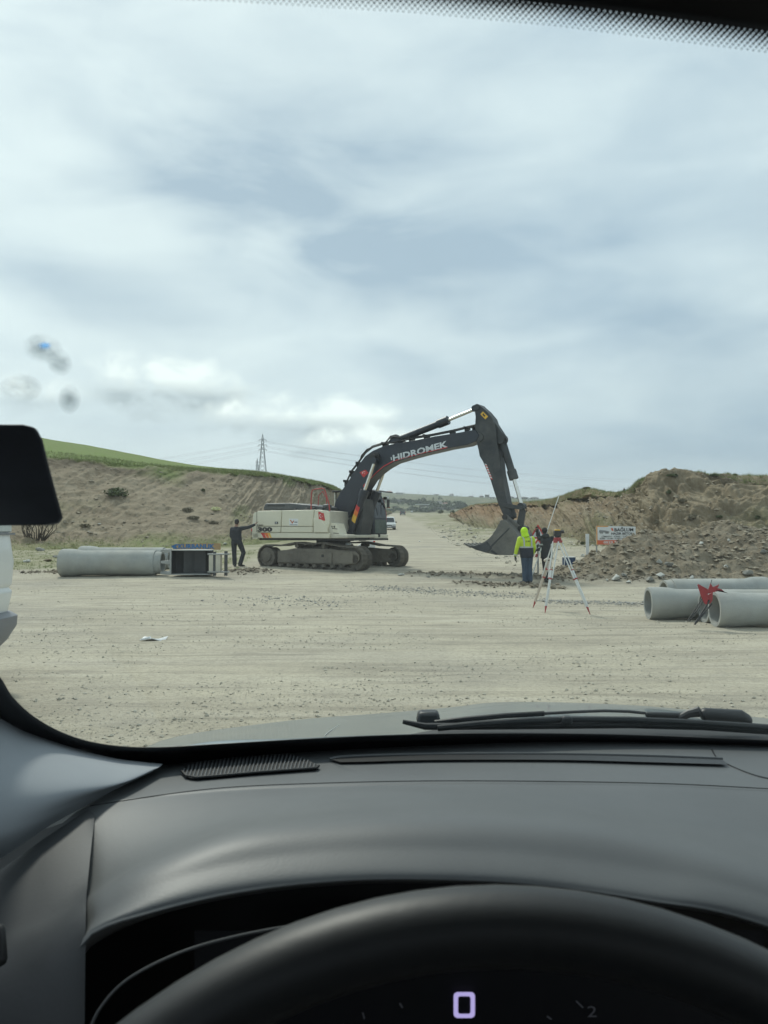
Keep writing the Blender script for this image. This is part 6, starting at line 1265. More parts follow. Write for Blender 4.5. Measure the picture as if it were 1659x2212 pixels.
# the white panel van at the left edge, its rear corner in view
vx = -3.83; vy0, vy1 = 3.0, 8.02
vn = thing('panel_van', 'tall white panel van with grey plastic bumper close by at the left edge', 'van', (vx - .95, (vy0 + vy1) / 2, 0)); VO = Vector(vn.location)
def vsurf(name, zs, inset, mm, y0=vy0, y1=vy1, rr=.16, bev=0):
    """rounded-plan shell: zs list of heights, inset(z) how far the skin is pulled in"""
    rings = []
    for z in zs:
        i_ = inset(z); ring_ = []; x0, x1, ya, yb_ = vx - 1.9 + i_, vx - i_, y0 + i_, y1 - i_
        for (cx, cy, a0) in ((x1 - rr, yb_ - rr, 0), (x0 + rr, yb_ - rr, 90), (x0 + rr, ya + rr, 180), (x1 - rr, ya + rr, 270)):
            for q in range(7): a = R(a0 + q * 15); ring_.append(Vector((cx + rr * math.cos(a), cy + rr * math.sin(a), z)) - VO)
        rings.append(ring_)
    b = MB(); n = len(rings[0]); b.add([p for r_ in rings for p in r_], [(i * n + j, i * n + (j + 1) % n, (i + 1) * n + (j + 1) % n, (i + 1) * n + j) for i in range(len(rings) - 1) for j in range(n)] + [tuple(reversed(range(n))), tuple((len(rings) - 1) * n + j for j in range(n))]); return b.build(name, M[mm], vn, smooth=50)
ins = lambda z: float(np.interp(z, [.72, .80, .97, 1.00, 1.03, 1.06, 1.30, 1.7, 2.2, 2.35], [.07, .035, .012, .012, .035, .012, .0, .045, .13, .30]))
vb = vsurf('body', [.72, .76, .80, .88, .97, 1.00, 1.02, 1.035, 1.05, 1.065, 1.1, 1.2, 1.3, 1.45, 1.6, 1.7, 1.85, 2.0, 2.2, 2.35], ins, 'car_white')
vsurf('rear_bumper', [.34, .40, .50, .64, .74, .785], lambda z: float(np.interp(z, [.34, .45, .66, .75, .785], [.18, .06, -.035, -.03, .02])), 'bumper', y0=7.1, y1=vy1 + .05, rr=.22)
b = MB(); b.prism([(p, q) for p, q in [(7.0 - VO.y, 1.60), (7.88 - VO.y, 1.60), (7.84 - VO.y, 2.1), (7.0 - VO.y, 2.1)]], .95 - .052, .95 - .012, 'x'); b.build('side_window', mat('van_window_painted_reflection', (.50, .54, .53), .25, var=.05, dust=.1), vn, bevel=.015)  # the pane's reflection is put into its pale base colour
b = MB(); b.prism([(7.0 - VO.y, 1.575), (7.93 - VO.y, 1.575), (7.93 - VO.y, 1.595), (7.0 - VO.y, 1.595)], .95 - .04, .95 - .006, 'x'); b.build('window_seal', M['bumper'], vn)
for sx3 in (0, 1):
    for yw in (4.0, 6.75): b = MB(); xw = (.95 if sx3 else -.95); b.tube([(xw - (.24 if sx3 else -.24), yw - VO.y, .34), (xw - .02 * (1 if sx3 else -1), yw - VO.y, .34)], .34, 24); b.build('wheel', M['tyre'], vn, bevel=.03)
b = MB(); b.tube([(.93, 7.05 - VO.y, .78), (.955, 7.25 - VO.y, .76), (.955, 7.42 - VO.y, .62), (.93, 7.46 - VO.y, .42)], .03, 8); b.build('wheel_arch_trim', M['bumper'], vn)
# ------------------------------------------------------------------ the car the photo is taken from
CR = thing('own_car', 'interior and bonnet of the car the photo is taken from, dark dashboard and steering wheel', 'car', (0, 0, 0))
def catm(pts, n):
    """Catmull-Rom through rows of equal length"""
    out = []; k = len(pts)
    for i in range(k - 1):
        p0, p1, p2, p3 = pts[max(i - 1, 0)], pts[i], pts[i + 1], pts[min(i + 2, k - 1)]
        for j in range(n if i < k - 2 else n + 1):
            t_ = j / n; out.append([(b_ * 2 + (c_ - a_) * t_ + (a_ * 2 - b_ * 5 + c_ * 4 - d_) * t_ ** 2 + (-a_ + b_ * 3 - c_ * 3 + d_) * t_ ** 3) * .5 for a_, b_, c_, d_ in zip(p0, p1, p2, p3)])
    return out
def smooth_line(pts, n):
    """resample a px/py/depth polyline with a spline at n x positions, then into space"""
    pp = catm([[Vector(p)] for p in pts], 12); return [q[0] for q in pp]
def curve3(pts, xs):
    c_ = [q for q in smooth_line(pts, 1)]; X_ = [q.x for q in c_]; return [P(x, float(np.interp(x, X_, [q.y for q in c_])), float(np.interp(x, X_, [q.z for q in c_]))) for x in xs]
dash_mat = mat('dashboard_plastic', (.082, .087, .090), .5, var=.12, scale=5, bump=.18, bscale=420, bdist=.0006, spec=.5, dust=.5, dustcol=(.135, .138, .134)); dark_mat = mat('black_interior_plastic', (.005, .0055, .006), .6, var=.1, bump=.1, bscale=300, bdist=.0005)
wheel_mat = mat('black_leather', (.009, .010, .011), .5, var=.15, bump=.2, bscale=260, bdist=.0004, spec=.5); trim_mat = mat('pale_grey_pillar_trim', (.27, .29, .31), .75, var=.05, scale=6, bump=.1, bscale=300, bdist=.0005); head_mat = mat('headliner_fabric', (.20, .20, .195), .9, var=.06, bump=.2, bscale=200, bdist=.001)
xs = np.linspace(-560, 2250, 90)
rows = [  # (px, py, distance) of lines across the dashboard, from the windscreen towards the driver
    [(-560, 1668, .92), (100, 1648, .94), (350, 1634, .95), (600, 1612, .955), (829, 1603, .96), (1200, 1598, .96), (1659, 1612, .96), (2250, 1640, .95)],
    [(-560, 1760, .80), (100, 1720, .82), (350, 1672, .86), (700, 1652, .87), (1000, 1648, .875), (1400, 1648, .875), (1659, 1660, .875), (2250, 1690, .86)],
    [(-560, 1840, .72), (60, 1790, .73), (200, 1735, .765), (450, 1703, .79), (700, 1690, .80), (1000, 1685, .805), (1400, 1690, .805), (1659, 1702, .80), (2250, 1730, .79)],
    [(-560, 1870, .70), (60, 1812, .71), (200, 1752, .745), (450, 1718, .77), (700, 1704, .78), (1000, 1699, .785), (1400, 1704, .785), (1659, 1718, .78), (2250, 1750, .77)],
    [(-560, 2050, .62), (60, 1985, .62), (200, 1900, .63), (320, 1835, .65), (500, 1770, .68), (700, 1735, .70), (900, 1724, .71), (1150, 1731, .71), (1400, 1760, .70), (1659, 1806, .68), (2250, 1960, .62)],
    [(-560, 2110, .565), (60, 2030, .555), (200, 1940, .555), (320, 1868, .565), (500, 1804, .585), (700, 1776, .60), (900, 1768, .605), (1150, 1776, .605), (1400, 1812, .595), (1659, 1880, .575), (2250, 2080, .54)],
    [(-560, 2180, .54), (60, 2090, .53), (200, 1988, .525), (320, 1925, .53), (500, 1872, .548), (700, 1846, .560), (900, 1840, .565), (1150, 1850, .565), (1400, 1886, .555), (1659, 1942, .54), (2250, 2150, .51)],
    [(-560, 2230, .53), (60, 2130, .52), (190, 2014, .51), (320, 1965, .515), (500, 1922, .53), (700, 1898, .54), (900, 1892, .545), (1150, 1903, .545), (1400, 1938, .535), (1659, 1992, .525), (2250, 2220, .49)],
    [(-560, 2262, .535), (60, 2150, .525), (190, 2034, .52), (320, 1980, .525), (500, 1936, .54), (700, 1910, .55), (900, 1904, .555), (1150, 1915, .555), (1400, 1950, .545), (1659, 2006, .535), (2250, 2240, .50)],
    [(-560, 2290, .62), (60, 2170, .62), (190, 2050, .62), (320, 1985, .62), (500, 1940, .63), (700, 1915, .63), (900, 1908, .63), (1150, 1920, .63), (1400, 1955, .63), (1659, 2010, .62), (2250, 2260, .60)]]
G = catm([curve3(r_, xs) for r_ in rows], 9)
b = MB(); b.grid(G); dash = b.build('dashboard', dash_mat, CR, smooth=60)
dash_bv = BVHTree.FromPolygons([v.co for v in dash.data.vertices], [p.vertices for p in dash.data.polygons])
def on_dash(px, py, lift=.0):
    h_ = dash_bv.ray_cast(CAMP, ray(px, py).normalized())
    if h_[0] is None: return P(px, py, .85)
    n_ = h_[1] if h_[1].z > 0 else -h_[1]; return h_[0] + n_ * lift
# cavity behind the brow: floor, back panel and sides, all black
b = MB(); bx2 = np.linspace(-560, 2250, 50); b.grid([curve3([(-560, 2200, .62), (60, 2060, .62), (190, 1990, .61), (320, 1925, .61), (500, 1872, .62), (700, 1846, .62), (900, 1840, .62), (1150, 1850, .62), (1400, 1886, .61), (1659, 1942, .60), (2250, 2180, .57)], bx2)] + [[P(x, y, d) for x in bx2] for y, d in ((2230, .62), (2400, .58), (2700, .56), (3300, .54))]); b.build('instrument_binnacle', dark_mat, dash)
# left end of the dash: rounded vertical side towards the door
b = MB(); L0 = [(-60, 1905, .66), (60, 1835, .70), (150, 1775, .745), (195, 1740, .765)]
side_rows = [[(-560, 1990, .60), (-60, 1925, .64), (0, 1880, .66), (90, 1815, .69), (190, 1748, .742), (205, 1760, .735)], [(-560, 2120, .56), (-60, 2040, .58), (0, 2000, .585), (90, 1960, .58), (150, 1930, .585), (190, 1900, .60)], [(-560, 2260, .53), (-60, 2180, .53), (0, 2120, .52), (90, 2080, .515), (150, 2040, .51), (185, 2010, .515)], [(-560, 2700, .47), (-60, 2600, .47), (0, 2600, .46), (90, 2600, .46), (150, 2600, .46), (180, 2600, .46)]]
SG = catm([[P(*p) for p in r_] for r_ in side_rows], 8); b.grid(SG); b.build('dashboard_end', mat('dark_end_plastic', (.035, .037, .039), .55, var=.1, bump=.2, bscale=300, bdist=.0005), dash, smooth=60)
b = MB(); b.prism([(-.008, -.013), (.008, -.013), (.008, .013), (-.008, .013)], -.004, .004); v_ = b.build('side_vent', dark_mat, dash, bevel=.01); v_.location = P(-14, 2045, .515); v_.rotation_euler = (R(-30), 0, R(35))

# black band where the windscreen meets the dash, and the speaker grille, the slot and the seams
def strip(name, up_, lo_, lift, m, n=90, par=dash, dash_lift=True, flip=False):
    a_ = np.linspace(0, 1, n); u_ = catm([[Vector((*p, 0))] for p in up_], 10); l_ = catm([[Vector((*p, 0))] for p in lo_], 10)
    g = lambda c_, t_: (float(np.interp(t_, np.linspace(0, 1, len(c_)), [q[0].x for q in c_])), float(np.interp(t_, np.linspace(0, 1, len(c_)), [q[0].y for q in c_])))
    U = [g(u_, t_) for t_ in a_]; W2 = [g(l_, t_) for t_ in a_]; b = MB(); k = 5
    b.grid([[on_dash(u[0] + (l[0] - u[0]) * j / k, u[1] + (l[1] - u[1]) * j / k, lift) for j in range(k + 1)] for u, l in zip(U, W2)]); o = b.build(name, m, par, smooth=40); return o
gx = [(393, 1673), (402, 1662), (425, 1652), (520, 1640), (618, 1634), (640, 1638), (668, 1650), (689, 1661), (684, 1666), (560, 1675), (425, 1687), (402, 1683)]
def dash_prism(name, pts, lift, depth, m, par=dash):
    top = [on_dash(x, y, lift) for x, y in pts]; low = [on_dash(x, y, lift - depth) for x, y in pts]; n = len(pts); b = MB(); b.add(top + low, [tuple(range(n))] + [(i, (i + 1) % n, (i + 1) % n + n, i + n) for i in range(n)]); return b.build(name, m, par)
gr_black = mat('grille_black', (.012, .013, .014), .45); gr_rib = mat('grille_rib', (.10, .105, .11), .45, var=.05)
gp = strip('speaker_grille', [(393, 1672), (402, 1661), (425, 1652), (520, 1640), (618, 1634), (640, 1638), (668, 1649), (689, 1660)], [(393, 1674), (402, 1683), (425, 1687), (500, 1681), (560, 1675), (640, 1669), (684, 1666), (689, 1662)], .003, gr_black)
def inside(pt, poly_):
    x, y = pt; c = False; j = len(poly_) - 1
    for i in range(len(poly_)):
        if (poly_[i][1] > y) != (poly_[j][1] > y) and x < (poly_[j][0] - poly_[i][0]) * (y - poly_[i][1]) / (poly_[j][1] - poly_[i][1]) + poly_[i][0]: c = not c
        j = i
    return c
b = MB()
for i in range(40):
    x0 = 392 + i * 8.2; pts = [(x0 - 8 + t_ * 16 * 1.0, 1690 - t_ * 58) for t_ in np.linspace(0, 1, 24)]; pts = [p for p in pts if inside(p, gx)]
    if len(pts) > 2: b.tube([on_dash(*p, .0036) for p in pts], .0010, 5)
o = b.build('grille_ribs', gr_rib, gp); o['kind'] = 'stuff'
b = MB(); b.tube([on_dash(*p, .0035) for p in gx[7:] + gx[:1]], .0014, 6); b.build('grille_edge', gr_black, gp)
strip('defroster_slot', [(712, 1645), (760, 1640), (950, 1636), (1200, 1636), (1400, 1640), (1560, 1646)], [(735, 1652), (790, 1651), (950, 1647), (1200, 1647), (1400, 1652), (1572, 1657)], .003, gr_black)
def seam(pts, r_, m, name, lift=.0008): q = catm([[Vector((*p, 0))] for p in pts], 12); b = MB(); b.tube([on_dash(v[0].x, v[0].y, lift) for v in q], r_, 6); return b.build(name, m, dash)
seam([(712, 1645), (760, 1639), (950, 1634), (1200, 1634), (1400, 1638), (1560, 1644)], .0016, dash_mat, 'slot_lip', .003)
seam([(1538, 1620), (1552, 1640), (1590, 1660), (1640, 1678), (1700, 1690)], .0010, gr_black, 'airbag_seam', .0003)
seam([(195, 1741), (450, 1705), (700, 1692), (1000, 1687), (1400, 1692), (1659, 1704)], .0007, dark_mat, 'dash_seam', .0)

# windscreen ------------------------------------------------------------------
def glass_pt(X, t_):
    c = X - .34; d = .995 - .735 * t_ - .20 * c * c * (1 - .5 * t_) ; return Vector((X, d, CAM_H - .285 + .51 * t_ + .0 * c * c))
GX = np.linspace(-.46, 1.16, 60); GT = np.linspace(-.16, 1.12, 56); GG = [[glass_pt(x, t_) for x in GX] for t_ in GT]
b = MB(); b.grid(GG); gm = bpy.data.materials.new('windscreen_glass'); gm.use_nodes = True; t = gm.node_tree; t.nodes.clear(); o_ = t.nodes.new('ShaderNodeOutputMaterial'); mx = t.nodes.new('ShaderNodeMixShader'); tr = t.nodes.new('ShaderNodeBsdfTransparent'); gl_ = t.nodes.new('ShaderNodeBsdfGlossy'); fr_ = t.nodes.new('ShaderNodeLayerWeight'); df = t.nodes.new('ShaderNodeBsdfDiffuse'); mx2 = t.nodes.new('ShaderNodeMixShader')
tr.inputs[0].default_value = (.925, .985, .96, 1); gl_.inputs['Roughness'].default_value = .02; fr_.inputs[0].default_value = .5; df.inputs[0].default_value = (.75, .8, .8, 1)
tcn = t.nodes.new('ShaderNodeTexCoord'); nz = t.nodes.new('ShaderNodeTexNoise'); nz.inputs['Scale'].default_value = 7; nz.inputs['Detail'].default_value = 6; t.links.new(tcn.outputs['Object'], nz.inputs[0]); mr = t.nodes.new('ShaderNodeMapRange'); mr.inputs[1].default_value = .35; mr.inputs[2].default_value = .8; mr.inputs[3].default_value = .02; mr.inputs[4].default_value = .075; t.links.new(nz.outputs[0], mr.inputs[0])
pw = t.nodes.new('ShaderNodeMath'); pw.operation = 'POWER'; pw.inputs[1].default_value = 5; t.links.new(fr_.outputs['Facing'], pw.inputs[0]); ml = t.nodes.new('ShaderNodeMath'); ml.operation = 'MULTIPLY_ADD'; ml.inputs[1].default_value = .55; ml.inputs[2].default_value = .055; t.links.new(pw.outputs[0], ml.inputs[0])   # Schlick, the same from both sides of the pane
t.links.new(ml.outputs[0], mx.inputs[0]); t.links.new(tr.outputs[0], mx.inputs[1]); t.links.new(gl_.outputs[0], mx.inputs[2]); t.links.new(mr.outputs[0], mx2.inputs[0]); t.links.new(mx.outputs[0], mx2.inputs[1]); t.links.new(df.outputs[0], mx2.inputs[2]); t.links.new(mx2.outputs[0], o_.inputs[0])
ws = b.build('windscreen', gm, CR, smooth=60)
ws_bv = BVHTree.FromPolygons([v.co for v in ws.data.vertices], [p.vertices for p in ws.data.polygons])
def on_glass(px, py, off=-.003):
    h_ = ws_bv.ray_cast(CAMP, ray(px, py).normalized()); r_ = ray(px, py).normalized(); return (h_[0] + r_ * off) if h_[0] is not None else P(px, py, .8)
frit = mat('black_frit', (.006, .006, .007), .35)
def glass_band(name, up_, lo_, m, n=120, off=-.003):
    a_ = np.linspace(0, 1, n); g = lambda pl, t_: (lambda c_: (float(np.interp(t_, np.linspace(0, 1, len(c_)), [q[0].x for q in c_])), float(np.interp(t_, np.linspace(0, 1, len(c_)), [q[0].y for q in c_]))))(catm([[Vector((*p, 0))] for p in pl], 10))
    b = MB(); b.grid([[on_glass(u[0] + (l[0] - u[0]) * j / 4, u[1] + (l[1] - u[1]) * j / 4, off) for j in range(5)] for u, l in ((g(up_, t_), g(lo_, t_)) for t_ in a_)]); o = b.build(name, m, ws, smooth=60); s_ = o.modifiers.new('thick', 'SOLIDIFY'); s_.thickness = .001; return o
glass_band('frit_band', [(-60, 1392), (0, 1462), (30, 1508), (80, 1552), (150, 1588), (230, 1608), (330, 1614), (480, 1606), (650, 1596), (829, 1588), (1000, 1584), (1200, 1584), (1400, 1588), (1700, 1600)], [(-60, 1520), (0, 1560), (60, 1600), (150, 1650), (230, 1680), (300, 1690), (380, 1680), (480, 1672), (700, 1660), (829, 1650), (1000, 1645), (1200, 1645), (1400, 1650), (1720, 1670)], frit)
# upper frit: solid band fading into dots
def top_y(x): return float(np.interp(x, [-200, 500, 900, 1200, 1659, 1900], [-70, -45, -20, 8, 66, 100]))
glass_band('upper_frit_band', [(x, top_y(x) - 90) for x in (200, 700, 1200, 1659, 1900)], [(x, top_y(x)) for x in (200, 700, 1200, 1659, 1900)], frit)
b = MB(); 
for row in range(7):
    for i in range(190):
        x = 380 + i * 12.6 + (row % 2) * 6.3; y = top_y(x) + 3 + row * 7.2
        if x > 1760: continue
        r_ = (5.6 - row * .62) / 1646; c = on_glass(x, y, -.002); d_ = c.y; s_ = r_ * d_; n_ = (CAMP - c).normalized(); ux = n_.cross(Vector((0, 0, 1))).normalized(); uy = ux.cross(n_); o2 = len(b.v)
        b.add([c + ux * math.cos(a) * s_ + uy * math.sin(a) * s_ for a in np.linspace(0, 2 * math.pi, 8)[:-1]], [tuple(range(7))])
o = b.build('frit_dots', frit, ws, smooth=None); o['kind'] = 'stuff'

# small black tag on the glass at the left
tagp = [(-95, 925), (-60, 917), (50, 917), (78, 924), (92, 950), (104, 1000), (120, 1060), (136, 1118), (130, 1130), (112, 1134), (-60, 1136), (-95, 1130)]
f_ = [on_glass(x, y, -.004) for x, y in tagp]; e_ = [on_glass(x, y, -.014) for x, y in tagp]; n = len(tagp); b = MB(); b.add(f_ + e_, [tuple(range(n)), tuple(reversed(range(n, 2 * n)))] + [(i, (i + 1) % n, (i + 1) % n + n, i + n) for i in range(n)]); tg = b.build('windscreen_tag', mat('black_tag_plastic', (.024, .029, .040), .5, var=.4, scale=14), None, bevel=.002); tag(tg, 'dark rounded plate stuck inside the windscreen at the left edge of the photo', 'sticker')
# dried splash, a blue fleck and a scratch on the outer face of the glass
def smudge_mat(name, colr, k, sc_):
    m = bpy.data.materials.new(name); m.use_nodes = True; t = m.node_tree; t.nodes.clear(); o_ = t.nodes.new('ShaderNodeOutputMaterial'); mx = t.nodes.new('ShaderNodeMixShader'); tr = t.nodes.new('ShaderNodeBsdfTransparent'); df = t.nodes.new('ShaderNodeBsdfTranslucent'); df.inputs[0].default_value = (*colr, 1)
    n = t.nodes.new('ShaderNodeTexNoise'); tcn = t.nodes.new('ShaderNodeTexCoord'); n.inputs['Scale'].default_value = sc_; n.inputs['Detail'].default_value = 5; t.links.new(tcn.outputs['Object'], n.inputs[0]); a_ = t.nodes.new('ShaderNodeAttribute'); a_.attribute_name = 'mask'; sp = t.nodes.new('ShaderNodeSeparateColor'); t.links.new(a_.outputs['Color'], sp.inputs[0])
    r_ = t.nodes.new('ShaderNodeMapRange'); r_.inputs[1].default_value = .36; r_.inputs[2].default_value = .62; r_.inputs[4].default_value = k; t.links.new(n.outputs[0], r_.inputs[0]); q = t.nodes.new('ShaderNodeMath'); q.operation = 'MULTIPLY'; t.links.new(r_.outputs[0], q.inputs[0]); t.links.new(sp.outputs[0], q.inputs[1]); t.links.new(q.outputs[0], mx.inputs[0]); t.links.new(tr.outputs[0], mx.inputs[1]); t.links.new(df.outputs[0], mx.inputs[2]); t.links.new(mx.outputs[0], o_.inputs[0]); return m
def splash(px, py, rx, ry, m, name, rot=0.):
    V = []; A_ = []; n, k = 24, 6
    for j in range(k + 1):
        for i in range(n):
            a = 2 * math.pi * i / n; f = j / k; u, v = rx * f * math.cos(a), ry * f * math.sin(a); V.append(on_glass(px + u * math.cos(rot) - v * math.sin(rot), py + u * math.sin(rot) + v * math.cos(rot), .0015)); A_.append([(1 - f) ** .8] * 3 + [1])
    F = [(j * n + i, j * n + (i + 1) % n, (j + 1) * n + (i + 1) % n, (j + 1) * n + i) for j in range(k) for i in range(n)]
    return link(name, np_mesh(name, np.array([tuple(v) for v in V]), np.array(F), m, True, np.array(A_)), ws)
sm1 = smudge_mat('dried_splash', (.10, .13, .14), .75, 60)
for q in ((92, 752, 46, 34, .2), (128, 782, 34, 28, .9), (45, 838, 50, 32, 0), (150, 862, 26, 34, 0)): splash(*q[:4], sm1, 'dried_splash', q[4])
splash(96, 747, 17, 10, smudge_mat('blue_fleck', (.10, .40, .85), 1.3, 12), 'blue_fleck')
b = MB(); q = [on_glass(x, y, .001) for x, y in ((700, 1592), (708, 1584), (718, 1576), (734, 1566))]; b.tube(q, [.0004, .0007, .0007, .0003], 5); b.build('glass_scratch', mat('glass_chip_white', (.8, .82, .8), .3), ws)
# pillar trim
pr = [[(-420, 1060, .80), (-240, 1250, .80), (-60, 1432, .80), (0, 1500, .80), (50, 1555, .81), (150, 1610, .83), (240, 1636, .85), (300, 1645, .86), (352, 1650, .87)], [(-420, 1240, .70), (-240, 1400, .71), (-60, 1530, .72), (0, 1578, .73), (60, 1618, .745), (160, 1650, .77), (240, 1662, .80), (300, 1665, .82), (345, 1656, .85)], [(-420, 1480, .62), (-240, 1570, .635), (-60, 1660, .66), (0, 1690, .67), (70, 1706, .69), (150, 1704, .72), (220, 1698, .755), (280, 1686, .79), (335, 1662, .84)], [(-420, 1700, .60), (-240, 1750, .61), (-60, 1800, .635), (0, 1800, .65), (60, 1780, .675), (120, 1752, .705), (190, 1722, .745), (260, 1695, .785), (330, 1664, .835)], [(-420, 1960, .62), (-240, 1940, .63), (-60, 1880, .65), (0, 1855, .665), (60, 1815, .69), (120, 1776, .72), (190, 1738, .76), (260, 1700, .80), (330, 1667, .845)]]
b = MB(); PG = catm([[P(*p) for p in r_] for r_ in pr], 9); PGt = catm([list(c_) for c_ in zip(*PG)], 5); b.grid(PGt); b.build('pillar_trim', trim_mat, CR, smooth=60)
# roof, header, door frame: they shade the cabin
b = MB(); b.grid([[Vector((x, y, CAM_H + z)) for x in np.linspace(-.62, 1.3, 8)] for y, z in ((.262, .250), (.20, .262), (.0, .285), (-.6, .30), (-1.6, .27))]); o = b.build('headliner', head_mat, CR, smooth=60); s_ = o.modifiers.new('thick', 'SOLIDIFY'); s_.thickness = .03; s_.offset = 1
b = MB(); b.prism([(-1.7, -1.2), (-1.7, -.28), (.62, -.26), (.85, -.30), (.85, -1.2)], -.66, -.60, 'x'); dr = b.build('door', dark_mat, CR, bevel=.01); dr.location = (0, 0, CAM_H)
b = MB(); b.tube([Vector((-.60, .80, CAM_H - .25)), Vector((-.60, .5, CAM_H - .02)), Vector((-.58, .22, CAM_H + .20)), Vector((-.56, -.3, CAM_H + .27)), Vector((-.56, -1.6, CAM_H + .25))], [.05, .035, .035, .04, .05], 10); b.build('roof_pillar', trim_mat, CR)
b = MB(); b.box((.35, -1.9, CAM_H - .5), (1.9, .1, 1.3)); b.build('rear_bulkhead', dark_mat, CR)
b = MB(); b.box((.35, -.2, CAM_H - 1.15), (1.95, 3.4, .08)); b.build('cabin_floor', dark_mat, CR)

# steering wheel ------------------------------------------------------------------
ti = R(24); ax = Vector((0, -math.cos(ti), math.sin(ti))); upw = Vector((0, math.sin(ti), math.cos(ti))); RW = .232; rt = .0152
T0 = P(1078, 1910, .300); top_c = T0 - Vector((0, 0, rt * 1.05)); cen = top_c - upw * RW
b = MB(); nn, mm_ = 96, 18; vs = []; fs = []
for i in range(nn):
    a = 2 * math.pi * i / nn; rd = upw * math.cos(a) + Vector((1, 0, 0)) * math.sin(a)
    for j in range(mm_): q = 2 * math.pi * j / mm_; vs.append(cen + rd * (RW + rt * math.cos(q) * .95) + ax * rt * 1.15 * math.sin(q))
for i in range(nn):
    for j in range(mm_): a_, b_, c_, d_ = i * mm_ + j, i * mm_ + (j + 1) % mm_, ((i + 1) % nn) * mm_ + (j + 1) % mm_, ((i + 1) % nn) * mm_ + j; fs.append((a_, b_, c_, d_))
b.add(vs, fs); sw = b.build('steering_wheel', wheel_mat, CR, smooth=80)
b = MB(); b.ball(cen - ax * .02, (.075, .05, .065), 20); b.build('airbag_hub', wheel_mat, sw)
for a in (R(95), R(-95), R(180)): rd = upw * math.cos(a) + Vector((1, 0, 0)) * math.sin(a); b = MB(); b.tube([cen - ax * .02 + rd * .05, cen + rd * RW], [(.028, .012), (.02, .010)], 10); b.build('spoke', wheel_mat, sw)
# instrument display
disp = mat('lit_numeral', (.02, .02, .03), .5, emit=(.52, .46, .86, .62)); dim = mat('dim_numeral', (.02, .02, .03), .5, emit=(.45, .5, .55, .025)); panel_m = mat('gloss_black_display', (.004, .004, .005), .5, spec=.15)
o4 = [P(*p) for p in ((420, 2010, .53), (1650, 2010, .53), (1650, 2420, .50), (420, 2420, .50))]; b = MB(); b.add(o4, [(0, 1, 2, 3)]); dpn = b.build('display_panel', panel_m, dash)
def rrect(cx, cy, w_, h_, r_, n=6): return [(cx + sx4 * (w_ - r_) + r_ * math.cos(R(a0 + k * 90 / n)), cy + sy4 * (h_ - r_) + r_ * math.sin(R(a0 + k * 90 / n))) for sx4, sy4, a0 in ((1, 1, 0), (-1, 1, 90), (-1, -1, 180), (1, -1, 270)) for k in range(n + 1)]
ou, inn = rrect(1003, 2171, 23, 28, 9), rrect(1003, 2171, 13.5, 19, 5); b = MB(); n = len(ou); b.add([P(x, y, .515) for x, y in ou + inn], [(i, (i + 1) % n, (i + 1) % n + n, i + n) for i in range(n)]); b.build('speed_numeral', disp, dpn, smooth=None)
b = MB(); vs, fs2 = text_mesh('2', .0); x0 = min(v[0] for v in vs); x1 = max(v[0] for v in vs); y0 = min(v[1] for v in vs); y1 = max(v[1] for v in vs); b.add([P(1269 + 20 * (v[0] - x0) / (x1 - x0), 2197 - 24 * (v[1] - y0) / (y1 - y0), .515) for v in vs], fs2); b.build('small_numeral', dim, dpn, smooth=None)
b = MB()
for (x0, y0, x1, y1) in ((1243, 2163, 1258, 2178), (862, 2168, 868, 2178), (1180, 2196, 1190, 2203), (782, 2188, 786, 2202)): b.add([P(x0, y0, .515), P(x0 + 3, y0 - 2, .515), P(x1 + 3, y1 - 2, .515), P(x1, y1, .515)], [(0, 1, 2, 3)])
b.build('dial_tick', dim, dpn, smooth=None)
b = MB(); q = catm([[P(*p)] for p in ((188, 2240, .46), (215, 2180, .465), (270, 2120, .47), (360, 2070, .48), (460, 2035, .49), (600, 2005, .50), (760, 1985, .51))], 10); b.tube([v[0] for v in q], .0009, 8); b.build('bezel_ring', mat('bezel_grey', (.05, .052, .053), .45), dash)

# bonnet, scuttle and wipers -----------------------------------------------------------
bon = mat('grey_green_metallic_paint', (.105, .145, .165), .30, .35, var=.08, scale=3, dust=.35, dustcol=(.19, .225, .235), coat=.5, bump=.03, bscale=30)
bxs = np.linspace(255, 2100, 60)
br_ = [[(255, 1790, 1.2), (420, 1740, 1.2), (650, 1706, 1.15), (829, 1700, 1.13), (1200, 1690, 1.13), (1659, 1712, 1.13), (2100, 1760, 1.13)],
       [(255, 1690, 1.35), (420, 1620, 1.30), (650, 1606, 1.25), (829, 1600, 1.22), (1200, 1596, 1.2), (1659, 1612, 1.2), (2100, 1660, 1.2)],
       [(255, 1680, 1.40), (400, 1608, 1.38), (600, 1592, 1.36), (829, 1580, 1.35), (1060, 1572, 1.34), (1200, 1570, 1.33), (1659, 1590, 1.32), (2100, 1630, 1.3)],
       [(255, 1672, 1.55), (360, 1603, 1.60), (600, 1572, 1.64), (829, 1556, 1.66), (1000, 1540, 1.68), (1080, 1533, 1.68), (1300, 1535, 1.68), (1659, 1562, 1.62), (2100, 1610, 1.6)],
       [(255, 1668, 1.70), (345, 1603, 1.80), (600, 1560, 1.95), (829, 1541, 2.02), (980, 1528, 2.05), (1060, 1519, 2.06), (1180, 1518, 2.06), (1400, 1527, 2.03), (1659, 1554, 1.95), (2100, 1605, 1.9)],
       [(255, 1690, 1.9), (345, 1640, 2.0), (600, 1590, 2.3), (829, 1572, 2.45), (980, 1560, 2.5), (1180, 1556, 2.5), (1400, 1566, 2.45), (1659, 1590, 2.35), (2100, 1650, 2.3)],
       [(255, 1860, 2.0), (345, 1820, 2.1), (600, 1790, 2.4), (829, 1780, 2.52), (980, 1780, 2.55), (1180, 1780, 2.55), (1400, 1790, 2.5), (1659, 1820, 2.4), (2100, 1900, 2.3)]]
